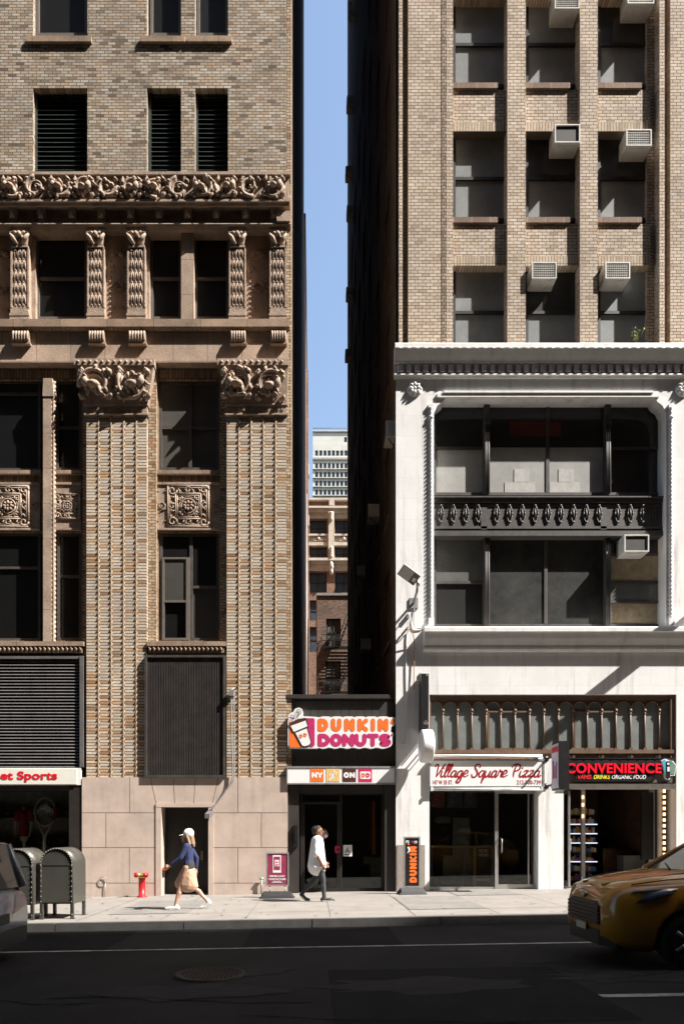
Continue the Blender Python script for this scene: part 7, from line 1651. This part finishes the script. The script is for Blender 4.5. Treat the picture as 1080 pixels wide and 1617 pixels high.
def car(name, label, cat, xf, yc, tab, cabin, paint, wheels, wr, length, roofw):
    """nose at x = xf, running towards +x; table rows: l, z bottom, z top, half width, half width of the top"""
    g = G(xf + 1) - .15
    t = thing(name, label, cat, (xf + length/2, yc, g))
    secs = []; n_l = 46
    for i in range(n_l + 1):
        l = length*(i/n_l)**1.0
        _, zb, zt, wm, wt = interp(tab, l)
        h = zt - zb; half = [(0, zb), (wm*.8, zb), (wm*.97, zb + h*.14), (wm, zb + h*.36), (wm*1.0, zb + h*.58), (wm*.965, zb + h*.74), (wm*.93, zb + h*.86), (wt*1.03, zb + h*.955), (wt*.8, zt - .004), (wt*.45, zt + .012), (0, zt + .018)]
        loop = [(xf + l, yc - a, g + z) for a, z in half] + [(xf + l, yc + a, g + z) for a, z in reversed(half[1:-1])]
        secs.append(loop)
    m = MB(); loft(m, secs); body = m.build('body', paint, t, recalc=True)
    cut = MB()
    for wl in wheels:
        for s in (-1, 1):
            cut.lathe([(wr*1.16, -.34), (wr*1.16, .34)], (xf + wl, yc + s*tab[len(tab)//2][3], g + wr), 'y', 32)
    co = cut.build('cutter', paint, t, recalc=True)
    b = body.modifiers.new('arches', 'BOOLEAN'); b.operation = 'DIFFERENCE'; b.object = co; b.solver = 'EXACT'
    bake(body); bpy.data.objects.remove(co)
    wm = tab[len(tab)//2][3]
    for wl in wheels:
        for s in (-1, 1):
            yy = yc + s*(wm - .13); w_ = MB(); o = (xf + wl, yy, g + wr)
            w_.lathe([(wr*.62,-.11),(wr*.9,-.115),(wr*.985,-.085),(wr,-.03),(wr,.03),(wr*.985,.085),(wr*.9,.115),(wr*.62,.11)], o, 'y', 32); wo = w_.build('wheel', M_TYRE, t)
            r_ = MB(); a = s*.085
            r_.lathe([(wr*.63, a*.9), (wr*.6, a*1.25), (wr*.55, a*.5), (.0, a*.45)], o, 'y', 28)
            for k in range(5):
                an = 2*math.pi*k/5; r_.tube([(o[0] + .05*math.cos(an), yy + a*.9, o[2] + .05*math.sin(an)), (o[0] + wr*.58*math.cos(an), yy + a*1.1, o[2] + wr*.58*math.sin(an))], [.045, .03], 6)
            r_.build('rim', M_RIM, wo)
    # cabin: roof, pillars, glass
    (l0, z0), (l1, z1), (l2, z2), (l3, z3) = cabin; wb = interp(tab, (l0+l3)/2)[4]*1.02; wt = roofw
    m = MB(); rs = []
    for l, z, w_ in ((l1, z1, wt), (l1 + .25, z1 + .045, wt), ((l1+l2)/2, z1 + .06, wt), (l2 - .25, z2 + .04, wt), (l2, z2, wt*.97)):
        rs.append([(xf+l, yc - w_, g+z-.05), (xf+l, yc - w_*.97, g+z), (xf+l, yc - w_*.5, g+z+.03), (xf+l, yc + w_*.5, g+z+.03), (xf+l, yc + w_*.97, g+z), (xf+l, yc + w_, g+z-.05)])
    loft(m, rs); m.build('roof', paint, t, recalc=True)
    Q = lambda l, s, z, w_: (xf + l, yc + s*w_, g + z)
    lm = (l1*.45 + l2*.55)
    for s in (-1, 1):
        for pth, rr in (([Q(l0, s, z0, wb), Q(l1, s, z1 - .02, wt)], [.05, .035]), ([Q(l3, s, z3, wb), Q(l2, s, z2 - .02, wt*.97)], [.07, .05]), ([Q(lm, s, z0, wb), Q(lm, s, z1, wt)], .04)):
            m = MB(); m.tube(pth, rr, 6); m.build('pillar', paint, t)
    m = MB(); m.quad(Q(l0, -1, z0, wb), Q(l0, 1, z0, wb), Q(l1, 1, z1, wt), Q(l1, -1, z1, wt)); m.build('windshield', M_CARG, t)
    m = MB(); m.quad(Q(l3, 1, z3, wb), Q(l3, -1, z3, wb), Q(l2, -1, z2, wt*.97), Q(l2, 1, z2, wt*.97)); m.build('rear_window', M_CARG, t)
    for s in (-1, 1):
        for (a0, a1, b0, b1) in ((l0 + .1, l1 + .02, lm - .03, lm - .03), (lm + .03, lm + .03, l3 - .08, l2 - .03)):
            m = MB(); m.quad(Q(a0, s, z0, wb*1.0), Q(b0, s, z0, wb*1.0), Q(b1, s, z1 - .03, wt), Q(a1, s, z1 - .03, wt)); m.build('side_window', M_CARG, t)
        m = MB(); x = l0 + .32; m.ball(Q(x, s, z0 + .06, wm + .10), (.07, .11, .075)); m.tube([Q(x, s, z0, wb*.98), Q(x, s, z0 + .04, wm + .06)], .025, 5); m.build('mirror', paint, t)
        m = MB()
        for l in (lm - .25, l3 - .55): m.box(xf + l, xf + l + .16, yc + s*(wm*.985), yc + s*(wm*.985 + .03), g + z0 - .16, g + z0 - .12)
        m.build('door_handle', M_TRIMB, t)
        m = MB(); _ = [m.box(xf + l - .006, xf + l + .006, yc + s*(wm*.99), yc + s*(wm*1.0 + .003), g + .42, g + z0 - .02) for l in (l0 + .1, lm, l3 - .4)]; m.build('door_seam', M_TRIMB, t)
    return t, g
TX = X(885, 10.1)
tab = [(0,.36,.80,.60,.45),(.05,.28,.93,.72,.58),(.14,.23,1.00,.82,.66),(.35,.20,1.06,.885,.72),(.75,.19,1.12,.92,.75),(1.15,.19,1.165,.925,.76),(1.4,.19,1.18,.925,.78),(3.0,.19,1.18,.925,.80),(4.1,.22,1.16,.91,.78),(4.5,.28,1.10,.86,.72),(4.62,.4,.95,.78,.6)]
M_TAXI = mat('taxi yellow paint', (.42,.19,.014), .3, var=.06, scale=2, coat=.7)
t, g = car('taxi', 'yellow taxi with its nose entering the frame on the shaded road', 'taxi', TX, 9.22, tab, ((1.2,1.15),(1.98,1.68),(3.7,1.66),(4.45,1.12)), M_TAXI, (.93,3.62), .35, 4.62, .62)
def nose(l, a, z):   # a point on the front of the taxi
    return (TX + l, 9.22 + a, g + z)
for s in (-1, 1):
    m = MB(); P_ = [(.17,.60,.90),(.32,.80,.955),(.62,.895,.99),(.80,.915,1.0),(.70,.925,.92),(.40,.885,.83),(.20,.74,.80),(.10,.62,.80)]
    inn = [nose(l, s*(a - .06), z - .0) for l, a, z in P_]; outp = [nose(l - .03, s*(a + .018), z) for l, a, z in P_]
    n = len(P_); m._add(outp + inn, [tuple(range(n))] + [(k, (k+1) % n, n + (k+1) % n, n + k) for k in range(n)], True); m.build('headlight', M_LENS, t, recalc=True)
    m = MB(); m.ball(nose(.16, s*.7, .42), (.05, .08, .05)); m.build('fog_lamp', M_LENS, t)
m = MB(); loft(m, [[nose(l, a*w_, z) for a, z in ((-1,.50),(-1,.74),(-.8,.80),(.8,.80),(1,.74),(1,.50))] for l, w_ in ((-.02,.50),(.12,.60))], False)
for k in range(5): m.box(TX - .035, TX + .05, 9.22 - .5, 9.22 + .5, g + .52 + .05*k, g + .545 + .05*k)
m.build('grille', M_TRIMB, t, recalc=True)
m = MB(); loft(m, [[nose(l, a*w_, z) for a, z in ((-1,.24),(-1,.44),(1,.44),(1,.24))] for l, w_ in ((-.01,.48),(.05,.60),(.12,.70))], False); m.build('lower_intake', M_TRIMB, t, recalc=True)
m = MB()
for s in (-1, 1): m.tube([nose(.10 + .0, s*.30, 1.0), nose(.5, s*.42, 1.085), nose(1.1, s*.52, 1.175)], .012, 5)
m.build('hood_crease', M_TAXI, t)
m = MB()
for s in (-1, 1): m.tube([nose(.30, s*.72, 1.03), nose(.7, s*.80, 1.095), nose(1.2, s*.83, 1.135)], .008, 4)
m.tube([nose(.135, -.6, .955), nose(.10, 0, .985), nose(.135, .6, .955)], .009, 4); m.build('hood_seam', M_TRIMB, t)
m = MB(); m.box(TX - .045, TX - .036, 9.22 - .16, 9.22 + .16, g + .40, g + .49); m.build('front_plate', mat('pale plate', (.5,.48,.4), .5), t)
m = MB(); m.ball(nose(.0, 0, .86), (.02, .07, .045)); m.build('badge', M_RIM, t)
for k in (0, 1): m = MB(); m.tube([nose(1.13, -.6 + .55*k, 1.19), nose(1.3, -.15 + .55*k, 1.25)], .012, 5); m.build('wiper', M_TRIMB, t)
m = MB(); m.box(TX + 2.5, TX + 2.75, 9.22 - .5, 9.22 + .5, g + 1.74, g + 1.9); m.build('roof_light', mat('pale roof lamp', (.6,.58,.5), .4), t)
# grey van leaving on the left: its tail shows
VXR = X(46, 10.35); LV = 4.9; vx = VXR - LV
tabv = [(0,.36,.85,.66,.5),(.1,.26,.98,.8,.62),(.5,.22,1.06,.92,.76),(1.2,.21,1.12,.95,.8),(3.0,.21,1.12,.95,.84),(4.5,.22,1.12,.95,.84),(4.8,.26,1.10,.93,.82),(4.9,.36,1.02,.90,.76)]
M_VAN = mat('blue grey van paint', (.17,.185,.22), .32, var=.05, scale=2, metal=.3, coat=.5)
t, g = car('van', 'blue grey van leaving the frame at the left edge', 'van', vx, 9.4, tabv, ((1.1,1.1),(1.75,1.74),(4.68,1.74),(4.84,1.1)), M_VAN, (.95,3.95), .35, LV, .74)
for s in (-1, 1):
    m = MB(); x = VXR; m.hexa([(x - .22, 9.4 + s*.70, g + .78), (x - .02, 9.4 + s*.70, g + .78), (x - .10, 9.4 + s*.935, g + .78), (x - .3, 9.4 + s*.945, g + .78), (x - .22, 9.4 + s*.68, g + 1.10), (x - .04, 9.4 + s*.68, g + 1.10), (x - .11, 9.4 + s*.90, g + 1.10), (x - .3, 9.4 + s*.92, g + 1.10)]); m.build('tail_light', M_TAIL, t, recalc=True)
m = MB(); loft(m, [[(VXR + l, 9.4 + a*w_, g + z) for a, z in ((-1,.30),(-1,.52),(1,.52),(1,.30))] for l, w_ in ((-.25,.95),(-.04,.90),(.04,.78))], False); m.build('rear_bumper', M_TRIMB, t, recalc=True)
m = MB(); m.box(VXR - .03, VXR + .012, 9.4 - .26, 9.4 + .26, g + .62, g + .76); m.build('plate_recess', M_TRIMB, t)
